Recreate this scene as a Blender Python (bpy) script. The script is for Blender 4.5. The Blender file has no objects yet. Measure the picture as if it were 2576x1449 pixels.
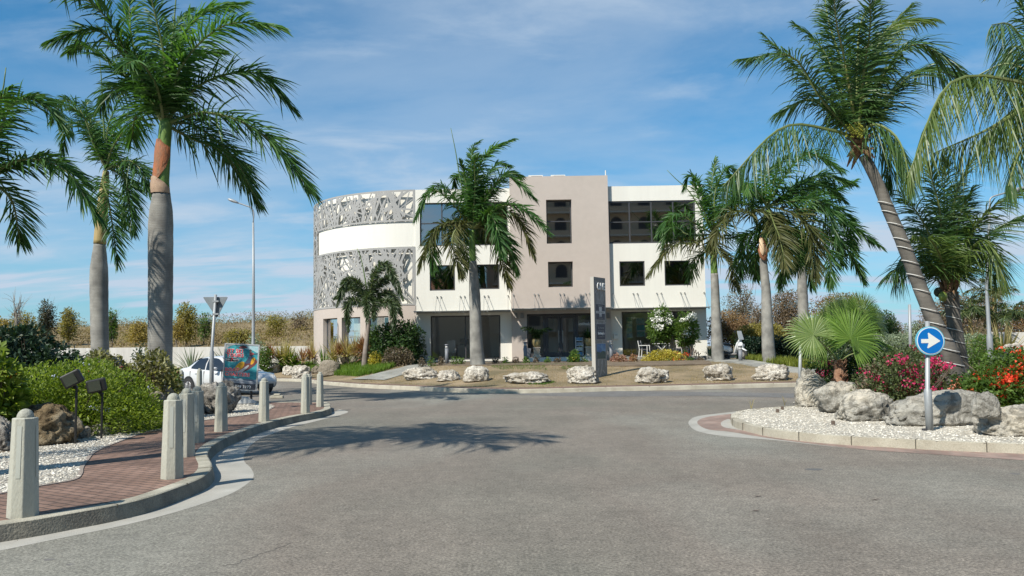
import bpy, bmesh, math, random
import numpy as np
from mathutils import Vector, Matrix, noise
from mathutils.geometry import tessellate_polygon
R_=math.radians; rng=np.random.default_rng(7); random.seed(7)
# ------------------------------------------------------------- camera
SC=bpy.context.scene; COL=SC.collection
FPX=2050.0; HC=1.6; PITCH=math.atan(151.5/2050); ROLL=R_(0.9)
cF=np.array([0,math.cos(PITCH),math.sin(PITCH)]); r0=np.array([1.,0,0]); u0=np.array([0,-math.sin(PITCH),math.cos(PITCH)])
cR=math.cos(ROLL)*r0-math.sin(ROLL)*u0; cU=math.sin(ROLL)*r0+math.cos(ROLL)*u0
cam=bpy.data.cameras.new('camera'); cam.lens=FPX/2576*36; cam.sensor_width=36; cam.clip_end=3000; cam.clip_start=.05
co=bpy.data.objects.new('camera',cam); COL.objects.link(co); SC.camera=co
mw=Matrix.Identity(4)
for i in range(3):
    mw[i][0]=cR[i]; mw[i][1]=cU[i]; mw[i][2]=-cF[i]
mw[2][3]=HC; co.matrix_world=mw
# ------------------------------------------------------------- sun + sky
SUND=np.array([.60,.70,-1.0]); SUND/=np.linalg.norm(SUND)       # direction light travels
sun=bpy.data.lights.new('sun','SUN'); sun.energy=4.95; sun.angle=R_(.5); sun.color=(1,.94,.83)
so=bpy.data.objects.new('sun',sun); COL.objects.link(so)
so.rotation_euler=Vector(SUND).to_track_quat('-Z','Y').to_euler(); so.location=(-20,-20,40)
EL=math.asin(-SUND[2]); AZ=math.atan2(-SUND[0],-SUND[1])          # from +Y clockwise
w=bpy.data.worlds.new('World'); SC.world=w; w.use_nodes=True; nt=w.node_tree; nt.nodes.clear()
def N(nt,t,**k):
    n=nt.nodes.new(t)
    for a,b in k.items(): setattr(n,a,b)
    return n
sky=N(nt,'ShaderNodeTexSky',sky_type='NISHITA'); sky.sun_disc=False; sky.sun_elevation=EL; sky.sun_rotation=AZ; sky.air_density=1.0; sky.dust_density=.6; sky.ozone_density=2.2
L=nt.links.new
tc=N(nt,'ShaderNodeTexCoord'); sep=N(nt,'ShaderNodeSeparateXYZ'); L(tc.outputs['Generated'],sep.inputs[0])
def mth(nt,op,a,b=None,clamp=False):
    n=nt.nodes.new('ShaderNodeMath'); n.operation=op; n.use_clamp=clamp
    for i,v in ((0,a),(1,b)):
        if v is None: continue
        if isinstance(v,(int,float)): n.inputs[i].default_value=v
        else: nt.links.new(v,n.inputs[i])
    return n.outputs[0]
zz=mth(nt,'ADD',mth(nt,'MAXIMUM',sep.outputs[2],0.0),.16)
cx=mth(nt,'DIVIDE',sep.outputs[0],zz); cy=mth(nt,'DIVIDE',sep.outputs[1],zz)
cmb=N(nt,'ShaderNodeCombineXYZ'); L(cx,cmb.inputs[0]); L(cy,cmb.inputs[1])
def cloud(scale,sx,sy,rot,lo,hi,off):
    mp=N(nt,'ShaderNodeMapping'); L(cmb.outputs[0],mp.inputs[0]); mp.inputs['Scale'].default_value=(sx,sy,1); mp.inputs['Rotation'].default_value=(0,0,rot); mp.inputs['Location'].default_value=(off,off*.7,0)
    nz=N(nt,'ShaderNodeTexNoise'); nz.inputs['Scale'].default_value=scale; nz.inputs['Detail'].default_value=9; nz.inputs['Roughness'].default_value=.58; nz.inputs['Distortion'].default_value=.35
    L(mp.outputs[0],nz.inputs[0])
    mr=N(nt,'ShaderNodeMapRange'); mr.interpolation_type='SMOOTHSTEP'; mr.inputs[1].default_value=lo; mr.inputs[2].default_value=hi; L(nz.outputs[0],mr.inputs[0])
    return mr.outputs[0]
c1=cloud(.75,.8,1.15,.25,.36,.68,5.2)       # broad thin veil
c2=cloud(1.9,.9,1.5,.32,.47,.76,9.1)       # wisps
c3=cloud(2.2,.30,1.2,.0,.46,.62,1.3)       # low streaky bands
low=N(nt,'ShaderNodeMapRange'); low.inputs[1].default_value=.0; low.inputs[2].default_value=.24; low.inputs[3].default_value=1; low.inputs[4].default_value=0; L(sep.outputs[2],low.inputs[0])
a=mth(nt,'MULTIPLY',c1,.44); b=mth(nt,'MULTIPLY',c2,.42); c=mth(nt,'MULTIPLY',mth(nt,'MULTIPLY',c3,low.outputs[0]),.8)
fac=mth(nt,'ADD',mth(nt,'ADD',a,b),mth(nt,'ADD',c,mth(nt,'MULTIPLY',low.outputs[0],.50)),clamp=True)
tint=N(nt,'ShaderNodeMix',data_type='RGBA',blend_type='MULTIPLY'); tint.inputs[0].default_value=1
L(sky.outputs[0],tint.inputs[6]); tint.inputs[7].default_value=(.29,.88,1.12,1)
mx=N(nt,'ShaderNodeMix',data_type='RGBA'); L(fac,mx.inputs[0]); L(tint.outputs[2],mx.inputs[6]); mx.inputs[7].default_value=(4.5,5.5,6.7,1)
bg=N(nt,'ShaderNodeBackground'); bg.inputs[1].default_value=.092; L(mx.outputs[2],bg.inputs[0])
ow=N(nt,'ShaderNodeOutputWorld'); L(bg.outputs[0],ow.inputs[0])
SC.view_settings.view_transform='Standard'; SC.view_settings.look='None'; SC.view_settings.gamma=1; SC.view_settings.exposure=.36
# ------------------------------------------------------------- pixel -> world (pixels of a 2576 px wide copy of the photo)
def ray(u,v): return cF*FPX+cR*(u-1288)+cU*(724.5-v)
def at(u,v,Y):
    d=ray(u,v); p=d*(Y/d[1]); p[2]+=HC; return p
def gz(u,v,z=0.):
    d=ray(u,v); t=(z-HC)/d[2]; p=d*t; p[2]+=HC; return p
def sm(t): t=np.clip(t,0,1); return t*t*(3-2*t)
# ------------------------------------------------------------- mesh helpers
def tag(o,label=None,cat=None,group=None,kind=None):
    if label: o['label']=label
    if cat: o['category']=cat
    if group: o['group']=group
    if kind: o['kind']=kind
    return o
def empty(name,loc,label,cat,group=None):
    o=bpy.data.objects.new(name,None); COL.objects.link(o); o.location=Vector([float(x) for x in loc]); o.empty_display_size=.2
    return tag(o,label,cat,group)
def obj(name,vs,fs,mats,parent=None,smooth=False,midx=None):
    me=bpy.data.meshes.new(name); vs=np.asarray(vs,dtype=float)
    if parent is not None:
        vs=vs-np.array(parent_loc(parent))
    me.from_pydata(vs.tolist(),[],[tuple(map(int,f)) for f in fs])
    if not isinstance(mats,(list,tuple)): mats=[mats]
    for m in mats: me.materials.append(m)
    if midx is not None: me.polygons.foreach_set('material_index',np.asarray(midx,dtype=np.int32))
    if smooth: me.polygons.foreach_set('use_smooth',[True]*len(me.polygons))
    me.update()
    o=bpy.data.objects.new(name,me); COL.objects.link(o)
    if parent is not None: o.parent=parent
    return o
def parent_loc(p):
    l=np.zeros(3)
    while p is not None: l=l+np.array(p.location); p=p.parent
    return l
class MB:
    def __init__(s): s.v=[]; s.f=[]; s.m=[]
    def add(s,vs,fs,m=0):
        o=len(s.v); s.v.extend([tuple(map(float,v)) for v in vs]); s.f.extend([tuple(int(i)+o for i in f) for f in fs]); s.m.extend([m]*len(fs)); return s
    def box(s,x0,x1,y0,y1,z0,z1,m=0,M=None):
        vs=[(x,y,z) for x in (x0,x1) for y in (y0,y1) for z in (z0,z1)]
        if M is not None: vs=[tuple(M@Vector(v)) for v in vs]
        return s.add(vs,[(0,1,3,2),(4,6,7,5),(0,4,5,1),(2,3,7,6),(0,2,6,4),(1,5,7,3)],m)
    def bar(s,a,b,w,h=None,m=0,up=(0,0,1)):
        a=np.array(a,float);b=np.array(b,float);h=w if h is None else h
        t=b-a; t/=np.linalg.norm(t)+1e-9; up=np.array(up,float)
        if abs(t@up)>.98: up=np.array([1.,0,0])
        x=np.cross(t,up); x/=np.linalg.norm(x); y=np.cross(x,t)
        c=[-x*w/2-y*h/2,x*w/2-y*h/2,x*w/2+y*h/2,-x*w/2+y*h/2]
        return s.add([a+q for q in c]+[b+q for q in c],[(3,2,1,0),(4,5,6,7),(0,1,5,4),(1,2,6,5),(2,3,7,6),(3,0,4,7)],m)
    def tube(s,pts,rs,n=8,m=0,cap=True):
        pts=[np.array(p,float) for p in pts]
        if isinstance(rs,(int,float)): rs=[rs]*len(pts)
        rings=[]; px=None
        for i,p in enumerate(pts):
            t=pts[min(i+1,len(pts)-1)]-pts[max(i-1,0)]; t/=np.linalg.norm(t)+1e-9
            if px is None:
                px=np.cross(t,[0,0,1.]) if abs(t[2])<.95 else np.cross(t,[0,1.,0])
            px=px-t*(px@t); px/=np.linalg.norm(px)+1e-9; py=np.cross(t,px)
            for k in range(n):
                a=2*math.pi*k/n; rings.append(p+(px*math.cos(a)+py*math.sin(a))*rs[i])
        fs=[]
        for i in range(len(pts)-1):
            for k in range(n):
                k2=(k+1)%n; fs.append((i*n+k,i*n+k2,(i+1)*n+k2,(i+1)*n+k))
        if cap: fs.append(tuple(range(n-1,-1,-1))); fs.append(tuple(range((len(pts)-1)*n,len(pts)*n)))
        return s.add(rings,fs,m)
    def lathe(s,c,prof,n=16,m=0,axis='z',phase=0,sq=1):
        vs=[]
        for r,z in prof:
            for k in range(n):
                a=2*math.pi*k/n+phase
                q=(r*math.cos(a),r*math.sin(a)*sq,z)
                if axis=='y': q=(q[0],z,q[1])
                if axis=='x': q=(z,q[0],q[1])
                vs.append((c[0]+q[0],c[1]+q[1],c[2]+q[2]))
        fs=[]
        for i in range(len(prof)-1):
            for k in range(n):
                k2=(k+1)%n; fs.append((i*n+k,i*n+k2,(i+1)*n+k2,(i+1)*n+k))
        fs.append(tuple(range(n-1,-1,-1))); fs.append(tuple(range((len(prof)-1)*n,len(prof)*n)))
        return s.add(vs,fs,m)
    def poly(s,pts,th=None,m=0,nrm=(0,0,1)):
        """flat polygon (any shape), optional thickness behind the normal"""
        P=[Vector([float(x) for x in p]) for p in pts]; tri=tessellate_polygon([P])
        n=len(P); nv=Vector(nrm)
        t0=tri[0]; nn=(P[t0[1]]-P[t0[0]]).cross(P[t0[2]]-P[t0[0]])
        if nn.dot(nv)<0: tri=[tuple(reversed(t)) for t in tri]
        s.add(P,tri,m)
        if th:
            # side walls
            Q=[p-nv*th for p in P]; fs=[]
            for i in range(n): j=(i+1)%n; fs.append((i,j,j+n,i+n))
            s.add(P+Q,fs,m); s.add(Q,[tuple(reversed(t)) for t in tri],m)
        return s
    def build(s,name,mats,parent=None,smooth=False):
        return obj(name,s.v,s.f,mats,parent,smooth,s.m if isinstance(mats,(list,tuple)) else None)
def bevel(o,wd=.01,seg=2,ang=30):
    b=o.modifiers.new('bevel','BEVEL'); b.width=wd; b.segments=seg; b.limit_method='ANGLE'; b.angle_limit=R_(ang); return o
def catmull(P,n=8,closed=False):
    P=[np.array(p,float) for p in P]; out=[]; m=len(P)
    for i in range(m if closed else m-1):
        p0=P[(i-1)%m] if (closed or i>0) else 2*P[0]-P[1]; p1=P[i]; p2=P[(i+1)%m]
        p3=P[(i+2)%m] if (closed or i+2<m) else 2*P[-1]-P[-2]
        for k in range(n):
            t=k/n; out.append(.5*((2*p1)+(-p0+p2)*t+(2*p0-5*p1+4*p2-p3)*t*t+(-p0+3*p1-3*p2+p3)*t**3))
    if not closed: out.append(P[-1])
    return np.array(out)
def resample(P,n):
    P=np.array(P,float); d=np.r_[0,np.cumsum(np.linalg.norm(np.diff(P,axis=0),axis=1))]
    t=np.linspace(0,d[-1],n); return np.stack([np.interp(t,d,P[:,i]) for i in range(P.shape[1])],1)
def copy_tree(o,parent=None):
    c=o.copy(); COL.objects.link(c)
    if parent is not None: c.parent=parent
    for ch in list(o.children): copy_tree(ch,c)
    return c
# ------------------------------------------------------------- materials
MATS={}
def mat(name,col,rough=.7,col2=None,scale=4,col3=None,bump=0,bscale=40,metal=0,spec=.5,detail=6,lo=.35,hi=.65,stretch=(1,1,1),coords='Object',fine=0,fscale=200,dist=0,coat=0,emit=None,vor=0):
    if name in MATS: return MATS[name]
    m=bpy.data.materials.new(name); m.use_nodes=True; nt=m.node_tree; b=nt.nodes['Principled BSDF']; L=nt.links.new
    b.inputs['Base Color'].default_value=(*col,1); b.inputs['Roughness'].default_value=rough; b.inputs['Metallic'].default_value=metal; b.inputs['Specular IOR Level'].default_value=spec
    if coat: b.inputs['Coat Weight'].default_value=coat; b.inputs['Coat Roughness'].default_value=.05
    if col2 is not None or bump or fine:
        if coords=='World': tc=nt.nodes.new('ShaderNodeNewGeometry').outputs['Position']
        else: tc=nt.nodes.new('ShaderNodeTexCoord').outputs['Object']
        mp=nt.nodes.new('ShaderNodeMapping'); L(tc,mp.inputs[0]); mp.inputs['Scale'].default_value=stretch; tc=mp.outputs[0]
    cur=None
    if col2 is not None:
        nz=nt.nodes.new('ShaderNodeTexNoise'); nz.inputs['Scale'].default_value=scale; nz.inputs['Detail'].default_value=detail; nz.inputs['Roughness'].default_value=.6; nz.inputs['Distortion'].default_value=dist; L(tc,nz.inputs[0])
        cr=nt.nodes.new('ShaderNodeValToRGB'); L(nz.outputs[0],cr.inputs[0]); e=cr.color_ramp.elements
        e[0].position=lo; e[0].color=(*col,1); e[1].position=hi; e[1].color=(*col2,1)
        if col3 is not None: x=e.new(min(.99,hi+.1)); x.color=(*col3,1)
        cur=cr.outputs[0]
    if fine:
        nf=nt.nodes.new('ShaderNodeTexNoise'); nf.inputs['Scale'].default_value=fscale; nf.inputs['Detail'].default_value=3; L(tc,nf.inputs[0])
        mr=nt.nodes.new('ShaderNodeMapRange'); L(nf.outputs[0],mr.inputs[0]); mr.inputs[1].default_value=.3; mr.inputs[2].default_value=.7; mr.inputs[3].default_value=1-fine; mr.inputs[4].default_value=1+fine
        mm=nt.nodes.new('ShaderNodeVectorMath'); mm.operation='MULTIPLY'
        if cur is None: mm.inputs[0].default_value=col
        else: L(cur,mm.inputs[0])
        L(mr.outputs[0],mm.inputs[1]); cur=mm.outputs[0]
    if cur is not None: L(cur,b.inputs['Base Color'])
    if bump:
        if vor: nb=nt.nodes.new('ShaderNodeTexVoronoi')
        else: nb=nt.nodes.new('ShaderNodeTexNoise'); nb.inputs['Detail'].default_value=8
        nb.inputs['Scale'].default_value=bscale; L(tc,nb.inputs[0])
        bp=nt.nodes.new('ShaderNodeBump'); bp.inputs['Strength'].default_value=min(1,bump); bp.inputs['Distance'].default_value=.02*max(1,bump); L(nb.outputs[0],bp.inputs['Height']); L(bp.outputs[0],b.inputs['Normal'])
    if emit: b.inputs['Emission Color'].default_value=(*emit,1); b.inputs['Emission Strength'].default_value=1
    MATS[name]=m; return m
def leaf(name,cols,rough=.45,trans=.3,spec=.4,clump=.35,cs=1.2):
    """leaf material: colour differs leaf by leaf (random per island) and clump by clump"""
    if name in MATS: return MATS[name]
    m=bpy.data.materials.new(name); m.use_nodes=True; nt=m.node_tree; b=nt.nodes['Principled BSDF']; L=nt.links.new
    g=nt.nodes.new('ShaderNodeNewGeometry'); tc=nt.nodes.new('ShaderNodeTexCoord')
    nz=nt.nodes.new('ShaderNodeTexNoise'); nz.inputs['Scale'].default_value=cs; L(tc.outputs['Object'],nz.inputs[0])
    f=mth(nt,'ADD',mth(nt,'MULTIPLY',g.outputs['Random Per Island'],1-clump),mth(nt,'MULTIPLY',mth(nt,'SUBTRACT',nz.outputs[0],.22),clump*1.8),clamp=True)
    cr=nt.nodes.new('ShaderNodeValToRGB'); L(f,cr.inputs[0]); e=cr.color_ramp.elements; n=len(cols)
    e[0].color=(*cols[0],1); e[0].position=.1; e[1].color=(*cols[-1],1); e[1].position=.92
    for i in range(1,n-1): x=e.new(.1+.82*i/(n-1)); x.color=(*cols[i],1)
    L(cr.outputs[0],b.inputs['Base Color']); b.inputs['Roughness'].default_value=rough; b.inputs['Specular IOR Level'].default_value=spec
    t=nt.nodes.new('ShaderNodeBsdfTranslucent'); mxx=nt.nodes.new('ShaderNodeMix'); mxx.data_type='RGBA'; mxx.blend_type='MULTIPLY'; mxx.inputs[0].default_value=1
    L(cr.outputs[0],mxx.inputs[6]); mxx.inputs[7].default_value=(1.7,1.7,.7,1); L(mxx.outputs[2],t.inputs[0])
    ms=nt.nodes.new('ShaderNodeMixShader'); ms.inputs[0].default_value=trans; L(b.outputs[0],ms.inputs[1]); L(t.outputs[0],ms.inputs[2]); L(ms.outputs[0],nt.nodes['Material Output'].inputs[0])
    MATS[name]=m; return m
def ringmat(name,c1,c2,c3,sc=26,amp=.5,blotch=2.0):
    m=bpy.data.materials.new(name); m.use_nodes=True; nt=m.node_tree; b=nt.nodes['Principled BSDF']; L=nt.links.new; b.inputs['Roughness'].default_value=.85; b.inputs['Specular IOR Level'].default_value=.2
    tc=nt.nodes.new('ShaderNodeTexCoord').outputs['Object']
    w=nt.nodes.new('ShaderNodeTexWave'); w.bands_direction='Z'; w.inputs['Scale'].default_value=sc/5; w.inputs['Distortion'].default_value=3.5; w.inputs['Detail'].default_value=5; w.inputs['Detail Scale'].default_value=1.5; L(tc,w.inputs[0])
    nz=nt.nodes.new('ShaderNodeTexNoise'); nz.inputs['Scale'].default_value=blotch; nz.inputs['Detail'].default_value=8; L(tc,nz.inputs[0])
    cr=nt.nodes.new('ShaderNodeValToRGB'); L(nz.outputs[0],cr.inputs[0]); e=cr.color_ramp.elements; e[0].position=.36; e[0].color=(*c1,1); e[1].position=.66; e[1].color=(*c2,1)
    cw=nt.nodes.new('ShaderNodeValToRGB'); L(w.outputs[0],cw.inputs[0]); e=cw.color_ramp.elements; e[0].position=.0; e[0].color=(1,1,1,1); e[1].position=.22; e[1].color=(0,0,0,1)
    mx=nt.nodes.new('ShaderNodeMix'); mx.data_type='RGBA'; L(mth(nt,'MULTIPLY',cw.outputs[0],amp),mx.inputs[0]); L(cr.outputs[0],mx.inputs[6]); mx.inputs[7].default_value=(*c3,1)
    L(mx.outputs[2],b.inputs['Base Color'])
    bp=nt.nodes.new('ShaderNodeBump'); bp.inputs['Strength'].default_value=.35; bp.inputs['Distance'].default_value=.012
    L(mth(nt,'ADD',mth(nt,'MULTIPLY',w.outputs[0],.3),nz.outputs[0]),bp.inputs['Height']); L(bp.outputs[0],b.inputs['Normal']); MATS[name]=m; return m
def brickmat(name,c1,c2,cm,scale=1,bw=.2,bh=.1,rot=.6,mortar=.006):
    m=bpy.data.materials.new(name); m.use_nodes=True; nt=m.node_tree; b=nt.nodes['Principled BSDF']; L=nt.links.new; b.inputs['Roughness'].default_value=.85
    tc=nt.nodes.new('ShaderNodeNewGeometry').outputs['Position']; mp=nt.nodes.new('ShaderNodeMapping'); mp.inputs['Rotation'].default_value=(0,0,rot); L(tc,mp.inputs[0])
    br=nt.nodes.new('ShaderNodeTexBrick'); br.inputs['Scale'].default_value=scale; br.inputs['Brick Width'].default_value=bw; br.inputs['Row Height'].default_value=bh; br.inputs['Mortar Size'].default_value=mortar; br.inputs['Mortar Smooth'].default_value=.4
    br.inputs['Color1'].default_value=(*c1,1); br.inputs['Color2'].default_value=(*c2,1); br.inputs['Mortar'].default_value=(*cm,1); L(mp.outputs[0],br.inputs[0])
    nz=nt.nodes.new('ShaderNodeTexNoise'); nz.inputs['Scale'].default_value=1.4; nz.inputs['Detail'].default_value=8; L(tc,nz.inputs[0])
    mr=nt.nodes.new('ShaderNodeMapRange'); L(nz.outputs[0],mr.inputs[0]); mr.inputs[1].default_value=.3; mr.inputs[2].default_value=.7; mr.inputs[3].default_value=.72; mr.inputs[4].default_value=1.25
    mm=nt.nodes.new('ShaderNodeVectorMath'); mm.operation='MULTIPLY'; L(br.outputs[0],mm.inputs[0]); L(mr.outputs[0],mm.inputs[1]); L(mm.outputs[0],b.inputs['Base Color'])
    bp=nt.nodes.new('ShaderNodeBump'); bp.inputs['Strength'].default_value=.6; bp.inputs['Distance'].default_value=.01; L(mth(nt,'SUBTRACT',1.0,br.outputs[1]),bp.inputs['Height']); L(bp.outputs[0],b.inputs['Normal'])
    MATS[name]=m; return m
def asphalt(name,ca,cb,cc,amp=.34,mid=.16):
    m=bpy.data.materials.new(name); m.use_nodes=True; nt=m.node_tree; b=nt.nodes['Principled BSDF']; L=nt.links.new; b.inputs['Roughness'].default_value=.8; b.inputs['Specular IOR Level'].default_value=.35
    P=nt.nodes.new('ShaderNodeNewGeometry').outputs['Position']
    def nz(s,d=5,st=(1,1,1),ro=0):
        mp=nt.nodes.new('ShaderNodeMapping'); mp.inputs['Scale'].default_value=st; mp.inputs['Rotation'].default_value=(0,0,ro); L(P,mp.inputs[0])
        n=nt.nodes.new('ShaderNodeTexNoise'); n.inputs['Scale'].default_value=s; n.inputs['Detail'].default_value=d; L(mp.outputs[0],n.inputs[0]); return n.outputs[0]
    def ramp(x,p):
        cr=nt.nodes.new('ShaderNodeValToRGB'); L(x,cr.inputs[0]); e=cr.color_ramp.elements
        e[0].position=p[0][0]; e[0].color=(*p[0][1],1); e[1].position=p[-1][0]; e[1].color=(*p[-1][1],1)
        for q,c in p[1:-1]: k=e.new(q); k.color=(*c,1)
        return cr.outputs[0]
    big=ramp(nz(.16,4,(1,.6,1),.3),[(.36,ca),(.5,cb),(.62,cc)])
    def mul(a,fac):
        mm=nt.nodes.new('ShaderNodeVectorMath'); mm.operation='MULTIPLY'; L(a,mm.inputs[0]); L(fac,mm.inputs[1]); return mm.outputs[0]
    def rng_(x,lo,hi,a,c):
        mr=nt.nodes.new('ShaderNodeMapRange'); L(x,mr.inputs[0]); mr.inputs[1].default_value=lo; mr.inputs[2].default_value=hi; mr.inputs[3].default_value=a; mr.inputs[4].default_value=c; return mr.outputs[0]
    g=nz(150,4); c1=mul(big,rng_(g,.3,.7,1-amp,1+amp)); c1=mul(c1,rng_(nz(42,3),.34,.66,1-amp*.8,1+amp*.8)); c1=mul(c1,rng_(nz(9,6),.3,.7,.84,1.16)); c1=mul(c1,rng_(nz(1.3,6,(1,.35,1),.2),.3,.7,.9,1.1))
    tr=nz(.5,3,(.18,1.6,1),.12); c1=mul(c1,rng_(tr,.35,.65,.93,1.04))         # tyre-worn bands
    sp=nz(7.0,2,(1,.6,1),.4); c1=mul(c1,rng_(sp,.76,.80,1,.45))              # scattered dark spots
    wh=nz(23,1); c1=mul(c1,rng_(wh,.76,.79,1,2.0)); d2=nz(3.1,6,(1,1,1),.9); c1=mul(c1,rng_(d2,.3,.7,.93,1.07))
    L(c1,b.inputs['Base Color'])
    bp=nt.nodes.new('ShaderNodeBump'); bp.inputs['Strength'].default_value=.55; bp.inputs['Distance'].default_value=.006; L(g,bp.inputs['Height']); L(bp.outputs[0],b.inputs['Normal'])
    MATS[name]=m; return m
def gravelmat(name,cols,scale=30,depth=.03):
    m=bpy.data.materials.new(name); m.use_nodes=True; nt=m.node_tree; b=nt.nodes['Principled BSDF']; L=nt.links.new; b.inputs['Roughness'].default_value=.85
    P=nt.nodes.new('ShaderNodeNewGeometry').outputs['Position']
    v=nt.nodes.new('ShaderNodeTexVoronoi'); v.inputs['Scale'].default_value=scale; L(P,v.inputs[0])
    s=nt.nodes.new('ShaderNodeSeparateColor'); L(v.outputs['Color'],s.inputs[0])
    cr=nt.nodes.new('ShaderNodeValToRGB'); L(s.outputs[0],cr.inputs[0]); e=cr.color_ramp.elements; e[0].color=(*cols[0],1); e[0].position=.0; e[1].color=(*cols[-1],1); e[1].position=.9
    for i in range(1,len(cols)-1): k=e.new(.9*i/(len(cols)-1)); k.color=(*cols[i],1)
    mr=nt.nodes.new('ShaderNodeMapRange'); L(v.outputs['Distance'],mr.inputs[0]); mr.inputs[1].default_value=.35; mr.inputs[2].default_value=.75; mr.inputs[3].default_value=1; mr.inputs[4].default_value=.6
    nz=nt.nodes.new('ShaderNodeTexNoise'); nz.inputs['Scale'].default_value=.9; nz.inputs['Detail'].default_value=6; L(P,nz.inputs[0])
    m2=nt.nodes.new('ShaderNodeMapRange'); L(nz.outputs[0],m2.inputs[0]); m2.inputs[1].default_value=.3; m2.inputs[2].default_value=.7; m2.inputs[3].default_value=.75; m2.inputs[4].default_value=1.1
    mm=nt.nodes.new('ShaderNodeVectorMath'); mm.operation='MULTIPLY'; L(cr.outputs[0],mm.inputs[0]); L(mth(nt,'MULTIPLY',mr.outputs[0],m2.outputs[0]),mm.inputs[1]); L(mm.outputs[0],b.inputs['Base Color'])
    bp=nt.nodes.new('ShaderNodeBump'); bp.inputs['Strength'].default_value=1; bp.inputs['Distance'].default_value=depth; bp.invert=True; L(v.outputs['Distance'],bp.inputs['Height']); L(bp.outputs[0],b.inputs['Normal'])
    MATS[name]=m; return m
def rockmat(name,c1,c2,c3,dark,s=1.6):
    m=bpy.data.materials.new(name); m.use_nodes=True; nt=m.node_tree; b=nt.nodes['Principled BSDF']; L=nt.links.new; b.inputs['Roughness'].default_value=.95; b.inputs['Specular IOR Level'].default_value=.15
    P=nt.nodes.new('ShaderNodeNewGeometry').outputs['Position']
    n1=nt.nodes.new('ShaderNodeTexNoise'); n1.inputs['Scale'].default_value=s; n1.inputs['Detail'].default_value=9; n1.inputs['Roughness'].default_value=.62; L(P,n1.inputs[0])
    cr=nt.nodes.new('ShaderNodeValToRGB'); L(n1.outputs[0],cr.inputs[0]); e=cr.color_ramp.elements; e[0].position=.34; e[0].color=(*c1,1); e[1].position=.68; e[1].color=(*c3,1); k=e.new(.5); k.color=(*c2,1)
    n2=nt.nodes.new('ShaderNodeTexNoise'); n2.inputs['Scale'].default_value=s*6; n2.inputs['Detail'].default_value=10; n2.inputs['Roughness'].default_value=.7; n2.inputs['Distortion'].default_value=.6; L(P,n2.inputs[0])
    c2_=nt.nodes.new('ShaderNodeValToRGB'); L(n2.outputs[0],c2_.inputs[0]); e=c2_.color_ramp.elements; e[0].position=.42; e[0].color=(1,1,1,1); e[1].position=.52; e[1].color=(0,0,0,1)
    mx=nt.nodes.new('ShaderNodeMix'); mx.data_type='RGBA'; L(mth(nt,'MULTIPLY',c2_.outputs[0],.65),mx.inputs[0]); L(cr.outputs[0],mx.inputs[6]); mx.inputs[7].default_value=(*dark,1); L(mx.outputs[2],b.inputs['Base Color'])
    n3=nt.nodes.new('ShaderNodeTexNoise'); n3.inputs['Scale'].default_value=s*26; n3.inputs['Detail'].default_value=6; n3.inputs['Roughness'].default_value=.7; L(P,n3.inputs[0]); bp=nt.nodes.new('ShaderNodeBump'); bp.inputs['Strength'].default_value=1; bp.inputs['Distance'].default_value=.10; L(mth(nt,'ADD',mth(nt,'ADD',n2.outputs[0],mth(nt,'MULTIPLY',n3.outputs[0],.45)),mth(nt,'MULTIPLY',n1.outputs[0],.6)),bp.inputs['Height']); L(bp.outputs[0],b.inputs['Normal'])
    MATS[name]=m; return m
# ------------------------------------------------------------- shared materials
m_road=asphalt('asphalt',(.156,.147,.122),(.180,.157,.131),(.203,.196,.168),.5)
m_patch=asphalt('asphalt_darker',(.135,.132,.128),(.145,.14,.134),(.155,.148,.14),.25)
m_conc=mat('kerb_concrete',(.43,.405,.33),.9,(.25,.235,.185),2.2,(.50,.475,.40),bump=.5,bscale=60,coords='World',fine=.15,fscale=90)
m_conc2=mat('pale_kerb_concrete',(.43,.40,.325),.9,(.31,.28,.22),2.0,(.50,.465,.39),bump=.4,bscale=60,coords='World',fine=.15,fscale=60)
m_gut=mat('gutter_concrete',(.30,.29,.26),.9,(.38,.365,.33),1.6,(.43,.42,.385),bump=.3,bscale=80,coords='World',fine=.14,fscale=120)
m_brick=brickmat('red_paving_brick',(.165,.098,.072),(.215,.135,.103),(.06,.042,.033),rot=.55,bw=.22,bh=.11,mortar=.011)
m_brick2=brickmat('faded_paving_brick',(.24,.155,.125),(.30,.21,.175),(.22,.185,.155),rot=1.2,mortar=.012)
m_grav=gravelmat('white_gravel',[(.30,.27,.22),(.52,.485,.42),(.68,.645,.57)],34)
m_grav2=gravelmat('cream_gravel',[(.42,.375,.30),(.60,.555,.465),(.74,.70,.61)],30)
m_soil=mat('garden_soil',(.10,.075,.05),.95,(.17,.13,.09),2.2,bump=.8,bscale=14,coords='World',fine=.3,fscale=40)
m_lawn=mat('dry_lawn',(.13,.105,.055),.95,(.28,.21,.13),.55,(.17,.155,.07),bump=.8,bscale=30,coords='World',fine=.3,fscale=28)
m_slate=brickmat('grey_paving',(.23,.23,.21),(.28,.275,.25),(.22,.22,.2),bw=.4,bh=.2,rot=.2)
m_field=mat('scrub_ground',(.16,.12,.06),.95,(.22,.17,.09),.25,(.13,.13,.05),bump=.9,bscale=6,coords='World',fine=.3,fscale=9)
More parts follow.
